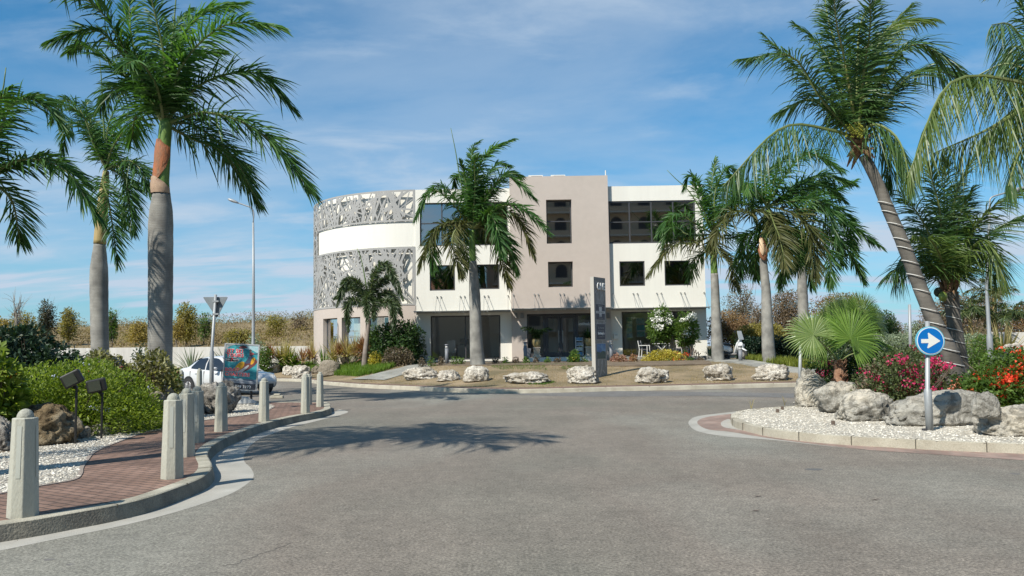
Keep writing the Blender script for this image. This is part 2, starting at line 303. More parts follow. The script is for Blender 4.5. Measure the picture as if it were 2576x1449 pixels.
# ------------------------------------------------------------- ground
def struct(o,label=None):
    o['kind']='structure'
    if label: o['label']=label
    return o
b=MB(); n=40
X=np.linspace(-1,1,n); X=np.sign(X)*np.abs(X)**3*1500
vs=[(x,y+60,-.06) for y in X for x in X]; fs=[(j*n+i,j*n+i+1,(j+1)*n+i+1,(j+1)*n+i) for j in range(n-1) for i in range(n-1)]
struct(obj('ground',vs,fs,m_field),'dry scrubby ground reaching to the horizon')
b=MB(); xs=np.linspace(-60,60,31); ys=np.linspace(-25,56,28)
vs=[(x,y,0) for y in ys for x in xs]; n=31; fs=[(j*n+i,j*n+i+1,(j+1)*n+i+1,(j+1)*n+i) for j in range(27) for i in range(30)]
struct(obj('road',vs,fs,m_road),'sunlit grey asphalt of the roundabout')
def Z(l,z,ox=0,oy=1006.3,s=2.926): return [gz(ox+x/s,oy+y/s,z) for x,y in l]
# left corner island: kerb line (outer top edge) from the near left round to the tip
KL=Z([(0,915),(250,878),(540,828),(850,772),(1100,712),(1330,632),(1480,572),(1552,515),(1562,470),(1545,435),(1530,400),(1548,355),(1620,300),(1750,243),(1950,172),(2150,122),(2350,86),(2425,64),(2436,50)],.15)
KL=[KL[0]+(KL[0]-KL[2])*k for k in (3.2,2,1)]+KL
tipL=gz(833,1017.5,.15)
far=[gz(822,1012,.15),gz(750,1011,.15),gz(679,1010,.15),np.array([-10.7,27.6,.15]),np.array([-15,31.5,.15]),np.array([-22,36,.15]),np.array([-45,44,.15])]
KLs=catmull(KL,6); KLs=np.vstack([KLs,catmull([KLs[-1]]+far,6)[1:]])
def sweep(P,prof,name,m,closed=False,joints=None,label=None,seglen=None):
    """prof: list of (offset to the right of travel, z)"""
    P=np.array(P)[:,:2]; n=len(P); vs=[]
    for i in range(n):
        a=P[(i-1)%n] if (closed or i>0) else P[i]; c=P[(i+1)%n] if (closed or i<n-1) else P[i]
        t=c-a; t/=np.linalg.norm(t)+1e-9; nr=np.array([t[1],-t[0]])
        for o,z in prof: q=P[i]+nr*o; vs.append((q[0],q[1],z))
    k=len(prof); fs=[]
    for i in range(n if closed else n-1):
        j=(i+1)%n
        for q in range(k-1): fs.append((i*k+q,i*k+q+1,j*k+q+1,j*k+q))
    mi=[1 if (isinstance(m,list) and q>=k-3) else 0 for i in range(n if closed else n-1) for q in range(k-1)]
    return struct(obj(name,vs,fs,m,None,False,mi if isinstance(m,list) else None),label)
def joints(P,every,prof_o,z,name,par=None,w=.012,h=.15):
    b=MB(); P=np.array(P)[:,:2]; d=np.r_[0,np.cumsum(np.linalg.norm(np.diff(P,axis=0),axis=1))]
    for s in np.arange(every*.4,d[-1],every):
        x=np.interp(s,d,P[:,0]); y=np.interp(s,d,P[:,1]); x2=np.interp(s+.05,d,P[:,0]); y2=np.interp(s+.05,d,P[:,1])
        t=np.array([x2-x,y2-y]); t/=np.linalg.norm(t)+1e-9; nr=np.array([t[1],-t[0]])
        a=np.array([x,y])+nr*prof_o[0]; c=np.array([x,y])+nr*prof_o[1]
        b.bar((a[0],a[1],z-h/2+.002),(c[0],c[1],z-h/2+.002),w,h)
    return struct(b.build(name,mat('joint_dirt',(.10,.09,.07),.95)),'dark joints between kerb stones')
profK=[(-.17,.02),(-.17,.150),(-.02,.152),(-.004,.143),(.0,.125),(.035,-.01)]
m_dirt=mat('dirty_kerb_face',(.24,.225,.18),.95,(.13,.12,.10),2.6,(.33,.31,.25),bump=.6,bscale=50,coords='World',fine=.2,fscale=70)
sweep(KLs,profK,'kerb',[m_conc,m_dirt],label='worn concrete kerb of the left pavement')
joints(KLs,1.25,(-.172,.002),.1525,'kerb_joint',w=.008)
gut=[(0,1110),(540,1000),(850,937),(1200,852),(1500,762),(1700,690),(1830,610),(1868,555),(1845,500),(1800,455),(1800,400),(1850,330),(1950,270),(2150,200),(2350,150),(2560,92),(2500,70)]
G0=Z(gut,.0); G0=[G0[0]+(G0[0]-G0[1])*k for k in (5,2)]+G0
Gs=[p for p in catmull(G0,5)]
b=MB(); b.poly([(p[0],p[1],.002) for p in Gs]+[(p[0],p[1],.002) for p in KLs[:len(KLs)-len(far)*6][::-1]])
struct(b.build('gutter',m_gut),'pale concrete gutter along the kerb')
# island surface
inner=[]
P2=KLs[:,:2]
for i in range(len(P2)):
    a=P2[max(i-1,0)]; c=P2[min(i+1,len(P2)-1)]; t=c-a; t/=np.linalg.norm(t); inner.append(P2[i]+np.array([-t[1],t[0]])*.165)
b=MB(); b.poly([(p[0],p[1],.146) for p in inner]+[(-60,44,.146),(-60,-2,.146),(-20,-6,.146)])
struct(b.build('pavement',m_brick),'red brick pavement behind the bollards')
ge=[(-200,735),(0,690),(280,635),(530,590),(590,545),(600,500),(640,440),(700,380),(860,312),(1060,240),(1200,222),(1330,205)]
GE=Z(ge,.15)
bed=[(1490,152),(1600,138),(1700,126),(1900,97),(2005,58),(2000,38),(1890,18),(1700,13)]
BE=Z(bed,.15)
garden=[tuple(p[:2]) for p in catmull(GE,5)]+[tuple(p[:2]) for p in catmull(BE,4)]+[(-10.5,26.6),(-15,30.6),(-22,35),(-45,43),(-45,-1),(-12,2)]
b=MB(); b.poly([(x,y,.152) for x,y in garden]); struct(b.build('gravel',m_grav),'white gravel bed beside the brick pavement')
# edging between gravel and brick
b=MB(); gg=[np.array([x,y]) for x,y in garden[:len(garden)-6]]
for a,c in zip(gg[:-1],gg[1:]):
    if np.linalg.norm(a-c)>.02: b.bar((a[0],a[1],.150),(c[0],c[1],.150),.05,.014)
struct(b.build('bed_edging',mat('edge_mortar',(.25,.21,.18),.9)),'thin mortar edging of the gravel bed')
GP=np.array(garden)
def dpoly(x,y,P,closed=True):
    P=np.array(P); Q=np.roll(P,-1,axis=0)
    if not closed: P,Q=P[:-1],Q[:-1]
    d=Q-P; w_=np.array([x,y])-P; t=np.clip((w_*d).sum(1)/((d*d).sum(1)+1e-9),0,1)
    return np.sqrt((((P+d*t[:,None])-np.array([x,y]))**2).sum(1)).min()
def inside(x,y,P):
    c=False; n=len(P); j=n-1
    for i in range(n):
        if (P[i][1]>y)!=(P[j][1]>y) and x<(P[j][0]-P[i][0])*(y-P[i][1])/(P[j][1]-P[i][1])+P[i][0]: c=not c
        j=i
    return c
def mound(name,P,zb,amp,d0,d1,step,m,label,box):
    xs=np.arange(box[0],box[1],step); ys=np.arange(box[2],box[3],step); vs=[]
    for y in ys:
        for x in xs:
            z=zb-.03
            if inside(x,y,P): z=zb-.02+amp*float(sm((dpoly(x,y,P)-d0)/d1))*(1+.25*noise.noise(Vector((x*.6,y*.6,0))))+ .03*noise.noise(Vector((x*2,y*2,1)))
            vs.append((x,y,z))
    n=len(xs); fs=[]
    for j in range(len(ys)-1):
        for i in range(n-1):
            q=(j*n+i,j*n+i+1,(j+1)*n+i+1,(j+1)*n+i)
            if max(vs[k][2] for k in q)>zb-.02: fs.append(q)
    return struct(obj(name,vs,fs,m,smooth=True),label)
mound('garden_bed',garden,.15,.5,1.0,3.2,.4,m_soil,'raised planting bed of the left garden',(-24,-4,7,36))
def hfL(x,y): return .15+(.5*float(sm((dpoly(x,y,GP)-1.0)/3.2)) if inside(x,y,garden) else 0)
# ---------------- right island
s6=2.832; Z6=lambda l,z:[gz(1666.7+x/s6,974.8+y/s6,z) for x,y in l]
KR=Z6([(2576,402),(2170,388),(1860,375),(1590,361),(1350,349),(1140,335),(950,317),(800,300),(680,279),(590,257),(520,236),(490,212),(492,190),(540,168),(640,152),(800,139),(960,129)],.14)
KR=[KR[0]+(KR[0]-KR[2])*k for k in (5,2.5,1)]+KR+[np.array([8.6,20.9,.14]),np.array([11.5,22.8,.14]),np.array([17,24.6,.14]),np.array([30,26.5,.14])]
KRs=catmull(KR,6)
profR=[(-.15,.01),(-.15,.140),(-.012,.141),(0,.13),(.006,-.01)]
sweep(KRs[::-1],profR,'kerb',m_conc2,label='pale kerb stones round the right island')
PR=np.array(KRs)[:,:2]
joints(PR,.92,(.152,-.012),.142,'kerb_joint',w=.013)
ringo=Z6([(2576,520),(2000,482),(1500,448),(1200,418),(950,388),(760,362),(620,340),(480,316),(330,300),(262,270),(250,240),(300,215),(400,198),(520,185),(700,160),(900,138)],.0)
outr=Z6([(1500,448),(1200,420),(950,392),(760,372),(600,360),(420,345),(250,312),(188,265),(195,232),(250,205),(400,185),(560,168),(760,150)],.0)
ringo=[ringo[0]+(ringo[0]-ringo[1])*3]+ringo
b=MB(); b.poly([(p[0],p[1],.0015) for p in catmull(outr,5)]); struct(b.build('apron_edge',m_gut),'pale concrete rim in front of the right island')
b=MB(); b.poly([(p[0],p[1],.003) for p in catmull(ringo,5)]+[(8,18.5,.003),(14,14,.003)]); struct(b.build('apron',m_brick2),'faded red brick apron round the right island')
mid=Z6([(660,320),(560,305),(440,285),(415,258),(430,240),(470,226),(500,240),(560,275),(640,300)],.0)
b=MB(); b.poly([(p[0],p[1],.0045) for p in catmull(mid,4,True)]); struct(b.build('apron_patch',m_gut),'concrete patch in the brick apron')
isl=[tuple(p) for p in PR]+[(40,26),(40,2),(14,4)]
b=MB(); b.poly([(x,y,.134) for x,y in isl]); struct(b.build('gravel',m_grav2),'cream gravel on the right island')
mr_=[(7.0,17.7),(7.6,15.6),(8.6,13.9),(10.2,12.4),(13,10.5),(22,7),(34,10),(34,25),(17,23.9),(11.5,22),(8.8,20.2)]
mound('planting_bed',mr_,.134,.42,.1,1.6,.3,m_soil,'raised bed behind the boulders of the right island',(6,34,7,26))
def hfR(x,y): return .134+(.42*float(sm((dpoly(x,y,mr_)-.1)/1.6)) if inside(x,y,mr_) else 0)
# ---------------- lawn kerb on the far side
kz=[(0,325),(280,345),(640,360),(900,372),(1150,378),(1400,381),(1850,372),(2100,365),(2576,355)]
KF=[gz(817.6+x/2.926,849+y/2.926,.15) for x,y in kz]
KF=[np.array([-48,51,.15]),np.array([-24,47.5,.15]),gz(697,952,.15)]+KF+[gz(2003,963,.15),np.array([14,30.2,.15]),np.array([22,33,.15]),np.array([45,38,.15])]
KFs=catmull(KF,6); KFs=KFs[np.r_[True,np.diff(np.maximum.accumulate(KFs[:,0]))>1e-4]]
def kf(x): return np.interp(x,KFs[:,0],KFs[:,1])
sweep(KFs,[(-.16,.02),(-.16,.150),(-.02,.151),(0,.13),(.03,-.01)],'kerb',m_conc2,label='pale kerb along the lawn of the building')
joints(KFs,1.6,(-.162,.002),.1515,'kerb_joint')
def hF(x,y): return .15+.66*sm((y-kf(x)-1.1)/9.0)
def strip(name,x0,x1,t0,t1,m,label,dz=0,nx=160,nt=30,bump=.03,top=None):
    xs=np.linspace(x0,x1,nx); ts=np.linspace(0,1,nt)**1.3; vs=[]
    for t in ts:
        for x in xs:
            tt=t0+(t1-t0)*t; y=kf(x)+tt; z=float(hF(x,y))+dz
            if bump: z+=bump*noise.noise(Vector((x*.7,y*.7,0)))*min(1,tt/2)
            vs.append((x,y,z))
    fs=[(j*nx+i,j*nx+i+1,(j+1)*nx+i+1,(j+1)*nx+i) for j in range(nt-1) for i in range(nx-1)]
    return struct(obj(name,vs,fs,m,smooth=True),label)
strip('pavement',-48,44,.15,1.25,m_brick,'narrow red brick footway behind the far kerb',dz=-.003,bump=0,nt=4)
strip('lawn',-48,44,1.2,34,m_lawn,'dry brown lawn in front of the building',dz=-.006,nt=60,nx=220)
def gF(u,v):
    """point of the lawn seen at pixel u,v"""
    d=ray(u,v)
    for Y in np.arange(26,75,.05):
        p=d*(Y/d[1]); z=p[2]+HC
        if Y>kf(p[0]) and z<=hF(p[0],Y): return np.array([p[0],Y,float(hF(p[0],Y))])
    return at(u,v,46)
def gG(u,v,hf,lo=5,hi=40):
    d=ray(u,v)
    for Y in np.arange(lo,hi,.05):
        p=d*(Y/d[1]); z=p[2]+HC
        if z<=hf(p[0],Y): return np.array([p[0],Y,z])
    return at(u,v,hi)
# darker asphalt lane beside the far kerb
dk=[gz(x,y,0) for x,y in [(1290,992),(1480,984),(1750,986),(2010,990),(2120,992),(2120,1001),(2010,1001),(1750,996),(1500,998)]]
b=MB(); b.poly([(p[0],p[1],.004) for p in catmull(dk,4,True)]); struct(b.build('asphalt_patch',m_patch),'darker strip of newer asphalt')
# paths over the lawn (draped strips)
def drape(name,L1,L2,m,label,dz=.02,n=30,nw=5):
    A=resample(catmull([gF(*p) for p in L1],6),n); B=resample(catmull([gF(*p) for p in L2],6),n); vs=[]
    for a,c in zip(A,B):
        for k in range(nw):
            p=a+(c-a)*k/(nw-1); vs.append((p[0],p[1],float(hF(p[0],p[1]))+dz))
    fs=[(i*nw+k,i*nw+k+1,(i+1)*nw+k+1,(i+1)*nw+k) for i in range(n-1) for k in range(nw-1)]
    # edge skirts
    o=len(vs)
    for i in range(n): vs.append((vs[i*nw][0],vs[i*nw][1],vs[i*nw][2]-.12)); vs.append((vs[i*nw+nw-1][0],vs[i*nw+nw-1][1],vs[i*nw+nw-1][2]-.12))
    for i in range(n-1): fs.append((i*nw,(i+1)*nw,o+2*i+2,o+2*i)); fs.append((i*nw+nw-1,o+2*i+1,o+2*i+3,(i+1)*nw+nw-1))
    return struct(obj(name,vs,fs,m),label)
drape('path',[(885,954),(955,938),(1020,922),(1062,914)],[(965,957),(1010,944),(1060,932),(1130,914)],m_slate,'grey paved path up to the building')
drape('footpath',[(1775,909),(1830,912),(1895,922),(1965,934),(2060,943),(2300,949),(2600,957)],[(1785,904),(1865,907),(1940,917),(2000,927),(2080,932),(2300,935),(2600,940)],m_slate,'grey concrete footpath beside the dark hedge',dz=.06)

# cracks and oil stains in the asphalt
JIT=[np.zeros(2)]+[np.array([random.uniform(-.012,.012),random.uniform(-.02,.02)]) for _ in range(5)]+[np.zeros(2)]
def zcr(l): return [gz(x/2.926,1006.3+y/2.926,0) for x,y in l]
b=MB()
for l in ([(1640,1218),(1700,1209),(1750,1206),(1800,1172),(1862,1160),(1930,1128),(1990,1113),(2070,1082),(2160,1050)],[(110,1040),(150,1030),(222,1014)]):
    P=zcr(l)
    for a,c in zip(P[:-1],P[1:]): [b.bar((*(a+(c-a)*i/6)[:2]+JIT[i],.001),(*(a+(c-a)*(i+1)/6)[:2]+JIT[i+1],.001),.006,.002) for i in range(6)]
struct(b.build('road_crack',mat('crack_dirt',(.105,.1,.092),.95)),'thin cracks in the asphalt')
for k,(u,v,w_) in enumerate([(2048,1181,22),(2554,1192,13),(123,1408,13),(176,1420,10)]):
    g=gz(u,v,0); s_=w_*g[1]/FPX; b=MB(); b.poly([(g[0]+s_*math.cos(t)*(1+.15*math.sin(3*t)),g[1]+s_*.8*math.sin(t),.0012) for t in np.linspace(0,2*math.pi,17)[:-1]]); struct(b.build('oil_stain',m_patch if k else mat('oil_stain_dark',(.11,.108,.104),.7)),'dark oil stain on the asphalt')
# ------------------------------------------------------------- building
m_white=mat('white_render',(.74,.72,.655),.85,(.69,.67,.61),.35,bump=0,fine=.02,fscale=3,stretch=(1.6,1.6,.16))
m_beige=mat('beige_render',(.49,.425,.38),.85,(.46,.40,.355),.35,bump=.1,bscale=40,fine=.025,fscale=3)
m_frame=mat('dark_aluminium',(.055,.055,.06),.45,spec=.5)
m_steel=mat('brushed_steel',(.42,.42,.40),.4,metal=.6)
m_screen=mat('grey_metal_screen',(.345,.34,.33),.55,(.315,.31,.30),1.2,spec=.3)
m_roof=mat('roof_gravel',(.4,.4,.38),.9)
m_int=mat('interior_wall',(.74,.72,.68),.9); m_intf=mat('interior_floor',(.16,.14,.12),.4); m_dk=mat('dark_interior',(.05,.05,.055),.6)
m_dglass=mat('tinted_glass',(.035,.032,.030),.03,(.075,.062,.052),.5,spec=1.0)
def glassmat(name,tint=(.75,.8,.8),refl=.12):
    m=bpy.data.materials.new(name); m.use_nodes=True; nt=m.node_tree; nt.nodes.clear(); L=nt.links.new
    t=nt.nodes.new('ShaderNodeBsdfTransparent'); t.inputs[0].default_value=(*tint,1); g=nt.nodes.new('ShaderNodeBsdfGlossy'); g.inputs['Roughness'].default_value=.02
    fr=nt.nodes.new('ShaderNodeFresnel'); fr.inputs[0].default_value=1.5
    f=mth(nt,'ADD',fr.outputs[0],refl,clamp=True); ms=nt.nodes.new('ShaderNodeMixShader'); L(f,ms.inputs[0]); L(t.outputs[0],ms.inputs[1]); L(g.outputs[0],ms.inputs[2])
    o=nt.nodes.new('ShaderNodeOutputMaterial'); L(ms.outputs[0],o.inputs[0]); return m
m_glass=glassmat('clear_glass',(.9,.92,.92),.20); m_glass2=glassmat('canopy_glass',(.72,.80,.74),.05); m_glass4=glassmat('dark_window_glass',(.22,.20,.19),.20); m_glass3=glassmat('tinted_window_glass',(.48,.44,.39),.38)
YB=46.6; YT=YB-.30
def X_(u,v,Y=YB): return float(at(u,v,Y)[0])
def Z_(u,v,Y=YB): return float(at(u,v,Y)[2])
zg=.62                                              # below the lawn level at the wall
B=empty('office_building',(0.2,YB,.8),'three storey white and beige office building with a curved screened end','building')
def walls(x0,x1,z0,z1,Y,holes,m,name,depth=.22,th=.25,parent=B):
    xs=sorted(set([x0,x1]+[h[0] for h in holes]+[h[1] for h in holes])); zs=sorted(set([z0,z1]+[h[2] for h in holes]+[h[3] for h in holes]))
    xs=[x for x in xs if x0<=x<=x1]; zs=[z for z in zs if z0<=z<=z1]; b=MB()
    for i in range(len(xs)-1):
        for j in range(len(zs)-1):
            xm=(xs[i]+xs[i+1])/2; zm=(zs[j]+zs[j+1])/2
            if any(h[0]<xm<h[1] and h[2]<zm<h[3] for h in holes): continue
            b.add([(xs[i],Y,zs[j]),(xs[i+1],Y,zs[j]),(xs[i+1],Y,zs[j+1]),(xs[i],Y,zs[j+1])],[(0,1,2,3)])
    for a,c,d,e in holes:
        for q in ([(a,Y,d),(a,Y,e),(a,Y+th,e),(a,Y+th,d)],[(c,Y,d),(c,Y+th,d),(c,Y+th,e),(c,Y,e)],[(a,Y,e),(c,Y,e),(c,Y+th,e),(a,Y+th,e)],[(a,Y,d),(a,Y+th,d),(c,Y+th,d),(c,Y,d)]): b.add(q,[(0,1,2,3)])
    b.add([(x0,Y,z1),(x1,Y,z1),(x1,Y+.3,z1),(x0,Y+.3,z1)],[(0,1,2,3)])
    return b.build(name,m,parent)
ZR=Z_(1650,467); ZRL=Z_(1100,476.5); ZT=Z_(1430,442.5,YT)
xL=X_(1045,700); xT0=X_(1285,700,YT); xT1=X_(1534.5,700,YT); xR=X_(1773.5,690)
def hole(u0,v0,u1,v1,Y=YB):
    uc=(u0+u1)/2; vc=(v0+v1)/2
    return (X_(u0,vc,Y),X_(u1,vc,Y),Z_(uc,v1,Y),Z_(uc,v0,Y))
HL=[hole(1083.5,793.5,1259,905),hole(1081,667,1144.6,731),hole(1193,665,1256,727.5),hole(1056,509,1277,618)]
HT=[hole(1326,788.5,1505,898,YT),hole(1374.5,502,1438.5,612.5,YT),hole(1379,658,1441.5,722,YT)]
HR=[hole(1565,783,1744,896),hole(1558.6,657,1622.4,719.5),hole(1672,655.5,1736.7,718),hole(1536,504.5,1750,611.5)]
HR[3]=(xT1+.02,HR[3][1],HR[3][2],HR[3][3])
walls(xL,xT0,zg,ZRL,YB,HL,m_white,'left_wing_wall')
walls(xT0,xT1,zg,ZT,YT,HT,m_beige,'tower_wall',th=.38)
walls(xT1,xR,zg,ZR,YB,HR,m_white,'right_wing_wall')
b=MB()  # sides of the tower, right end wall, roofs, back
b.add([(xT0,YT,zg),(xT0,YT+9,zg),(xT0,YT+9,ZT),(xT0,YT,ZT)],[(0,1,2,3)]); b.add([(xT1,YT,zg),(xT1,YT+9,zg),(xT1,YT+9,ZT),(xT1,YT,ZT)],[(0,1,2,3)])
b.add([(xT0,YT+9,zg),(xT1,YT+9,zg),(xT1,YT+9,ZT),(xT0,YT+9,ZT)],[(0,1,2,3)])
b.build('tower_side_wall',m_beige,B)
b=MB(); b.add([(xR,YB,zg),(xR,YB+14,zg),(xR,YB+14,ZR),(xR,YB,ZR)],[(0,1,2,3)]); b.add([(xL-4,YB+14,zg),(xR,YB+14,zg),(xR,YB+14,ZR),(xL-4,YB+14,ZR)],[(0,1,2,3)])
b.build('rear_wall',m_white,B)
b=MB(); b.add([(xT0,YT+.3,ZT-.4),(xT1,YT+.3,ZT-.4),(xT1,YT+9,ZT-.4),(xT0,YT+9,ZT-.4)],[(0,1,2,3)])
b.add([(xL,YB+.3,ZR-.5),(xR-.01,YB+.3,ZR-.5),(xR-.01,YB+14,ZR-.5),(xL,YB+14,ZR-.5)],[(0,1,2,3)])
ROOFC=b
# curved end: ellipse quarter and further round
cx0=xL; cy0=53.6; ax=7.35; ay=cy0-YB
def arc(t,r=0): # t=0 at the facade, pi/2 leftmost
    x=cx0-(ax+r)*math.sin(t); y=cy0-(ay+r)*math.cos(t); return x,y
tt=np.linspace(0,math.pi*.80,90)
def Zc(u,v):
    # height on the curved wall of a point seen at pixel (u,v)
    d=ray(u,v); best=None
    for t in np.linspace(0,math.pi*.55,400):
        x,y=arc(t); p=d*(y/d[1]); e=abs(p[0]-x)
        if best is None or e<best[0]: best=(e,p[2]+HC,t)
    return best[1],best[2]
ztc=ZRL-.02
m_cb=Zc(900,790)[0]
cw=[]  # curved wall windows (t range,z range)
def tr(u): return Zc(u,840)[1]
CW=[(tr(848),tr(813)),(tr(906),tr(860)),(tr(977),tr(920))]; zwb=.85; zwt=Z_(948,797,47.6)
def curved(name,z0,z1,m,holes=[],r=0,par=B):
    ts=sorted(set(list(tt)+[h for q in holes for h in q[:2]])); b=MB()
    for i in range(len(ts)-1):
        tm=(ts[i]+ts[i+1])/2; zs=[(z0,z1)]
        for h in holes:
            if h[0]<tm<h[1]: zs=[(z0,h[2]),(h[3],z1)]
        x0,y0=arc(ts[i],r); x1,y1=arc(ts[i+1],r)
        for a,c in zs: b.add([(x0,y0,a),(x1,y1,a),(x1,y1,c),(x0,y0,c)],[(0,1,2,3)])
        for h in holes:
            if h[0]<tm<h[1]:
                X0,Y0=arc(ts[i],r-.35); X1,Y1=arc(ts[i+1],r-.35)
                b.add([(x0,y0,h[3]),(x1,y1,h[3]),(X1,Y1,h[3]),(X0,Y0,h[3])],[(0,1,2,3)]); b.add([(x0,y0,h[2]),(x1,y1,h[2]),(X1,Y1,h[2]),(X0,Y0,h[2])],[(0,1,2,3)])
    for h in holes:
        for t in h[:2]:
            x0,y0=arc(t,r); X0,Y0=arc(t,r-.35); b.add([(x0,y0,h[2]),(X0,Y0,h[2]),(X0,Y0,h[3]),(x0,y0,h[3])],[(0,1,2,3)])
    return b.build(name,m,par,True)
zsb=Zc(1020,768)[0]       # bottom of the screen
curved('curved_base_wall',zg,zsb+.05,m_beige,[(a,c,zwb,zwt) for a,c in CW])
curved('curved_upper_wall',zsb+.05,ztc,m_white,r=-.30)
b=MB()
for i in range(len(tt)-1):
    x0,y0=arc(tt[i],-.30); x1,y1=arc(tt[i+1],-.30); X0,Y0=arc(tt[i],-.6); X1,Y1=arc(tt[i+1],-.6)
    b.add([(x0,y0,ztc),(x1,y1,ztc),(X1,Y1,ztc),(X0,Y0,ztc)],[(0,1,2,3)])
    x0,y0=arc(tt[i],0); x1,y1=arc(tt[i+1],0); b.add([(x0,y0,zsb+.05),(x1,y1,zsb+.05),(X1,Y1,zsb+.05),(X0,Y0,zsb+.05)],[(0,1,2,3)])
b.build('parapet_top',m_white,B)
b=MB(); b.add([(xL,YB,zsb+.05),(xL,YB+.31,zsb+.05),(xL,YB+.31,ztc),(xL,YB,ztc)],[(0,1,2,3)]); b.build('wall_return',m_white,B)
# vertical joint strip between curved and flat part
MB().box(xL-.03,xL+.03,YB-.012,YB+.01,zg,zsb).build('joint_strip',m_beige,B)
# band of wall shown in the gap of the screen stands out a little
g0=Zc(1040,620)[0]; g1=Zc(1040,557)[0]; tg=Zc(800,600)[1]
b=MB(); ts=np.linspace(0,tg,40)
for i in range(39):
    x0,y0=arc(ts[i],-.06); x1,y1=arc(ts[i+1],-.06); X0,Y0=arc(ts[i],-.31); X1,Y1=arc(ts[i+1],-.31)
    b.add([(x0,y0,g0),(x1,y1,g0),(x1,y1,g1),(x0,y0,g1)],[(0,1,2,3)])
    b.add([(x0,y0,g0),(x1,y1,g0),(X1,Y1,g0),(X0,Y0,g0)],[(0,1,2,3)]); b.add([(x0,y0,g1),(x1,y1,g1),(X1,Y1,g1),(X0,Y0,g1)],[(0,1,2,3)])
b.build('balcony_parapet',m_white,B,True)
# perforated screen: two panels joined at the left
zst=Zc(1035,477)[0]; TMAX=math.pi*.62; SA=7.25   # arc metres per rad (about)
def in_screen(t,z):
    if not(0.0<=t<=TMAX and zsb<=z<=zst): return False
    if t<tg+.02 and g0-.02<z<g1+.02: return False
    return True
def screen():
    b=MB(); rs=random.Random(11)
    def pt(s,z,r): x,y=arc(s/SA,r); return (x,y,z)
    def strip(s0,z0,s1,z1,w,seg=.22):
        L_=math.hypot(s1-s0,z1-z0); n=max(1,int(L_/seg)); ds,dz=(s1-s0)/L_,(z1-z0)/L_; ns,nz=-dz*w/2,ds*w/2
        run=[]
        def flush(run):
            if len(run)<2: return
            F=[];K=[]
            for (s,z) in run:
                cl=lambda S,Zz:(min(max(S,0),TMAX*SA),min(max(Zz,zsb),zst))
                a=cl(s+ns,z+nz); c=cl(s-ns,z-nz); F+= [pt(*a,.02),pt(*c,.02),pt(*a,-.02),pt(*c,-.02)]
            fs=[]
            for i in range(len(run)-1):
                o=4*i; fs+=[(o,o+1,o+5,o+4),(o+2,o+6,o+7,o+3),(o,o+4,o+6,o+2),(o+1,o+3,o+7,o+5)]
            b.add(F,fs)
        for i in range(n+1):
            s=s0+(s1-s0)*i/n; z=z0+(z1-z0)*i/n
            if in_screen(s/SA,z): run.append((s,z))
            else: flush(run); run=[]
        flush(run)
    S=TMAX*SA; H=zst-zsb
    for k in range(330):
        s=rs.uniform(-1,S+1); z=rs.uniform(zsb,zst); a=rs.choice([rs.uniform(0,math.pi),rs.gauss(math.pi/2,.5),rs.gauss(math.pi/2,.35)]); l=rs.uniform(1.1,4.2); w_=rs.choice([.05,.07,.09,.10,.13])
        strip(s-math.cos(a)*l/2,z-math.sin(a)*l/2,s+math.cos(a)*l/2,z+math.sin(a)*l/2,w_)
    for (cs,cz) in [(3.4,zsb+1.9),(1.5,zsb+2.6),(3.9,zst-1.0),(1.2,zst-.7),(7.5,zsb+2.2),(10,zsb+4)]:      # star nodes
        for k in range(9):
            a=rs.uniform(0,math.pi); l=rs.uniform(1.2,2.4); strip(cs-math.cos(a)*l/2,cz-math.sin(a)*l/2,cs+math.cos(a)*l/2,cz+math.sin(a)*l/2,rs.uniform(.07,.13))
    e=.05
    for z in (zsb+e,zst-e): strip(0,z,S,z,.10)
    strip(0,g0-.07,tg*SA,g0-.07,.10); strip(0,g1+.07,tg*SA,g1+.07,.10)
    strip(.05,zsb,.05,zst,.13); strip(tg*SA+.12,zsb,tg*SA+.12,zst,.09); strip(S-.05,zsb,S-.05,zst,.1)
    for s in (3.9,7.8): strip(s,zsb,s,zst,.02)
    return b.build('metal_screen',m_screen,B)
screen()
b=MB()
for t in np.linspace(.02,TMAX-.05,14):
    for z in (zsb+.3,g0-.35,g1+.35,zst-.3):
        if in_screen(t,z): x,y=arc(t,-.02); X,Y=arc(t,-.31); b.bar((x,y,z),(X,Y,z),.04)
b.build('screen_bracket',m_steel,B)
_p=[arc(t,-.6) for t in np.linspace(0.05,math.pi*.8,30)]; ROOFC.add([(x,y,ZR-.5) for x,y in _p]+[(xL,YB+12,ZR-.5)],[tuple(range(31))]); ROOFC.build('roof',m_roof,B)
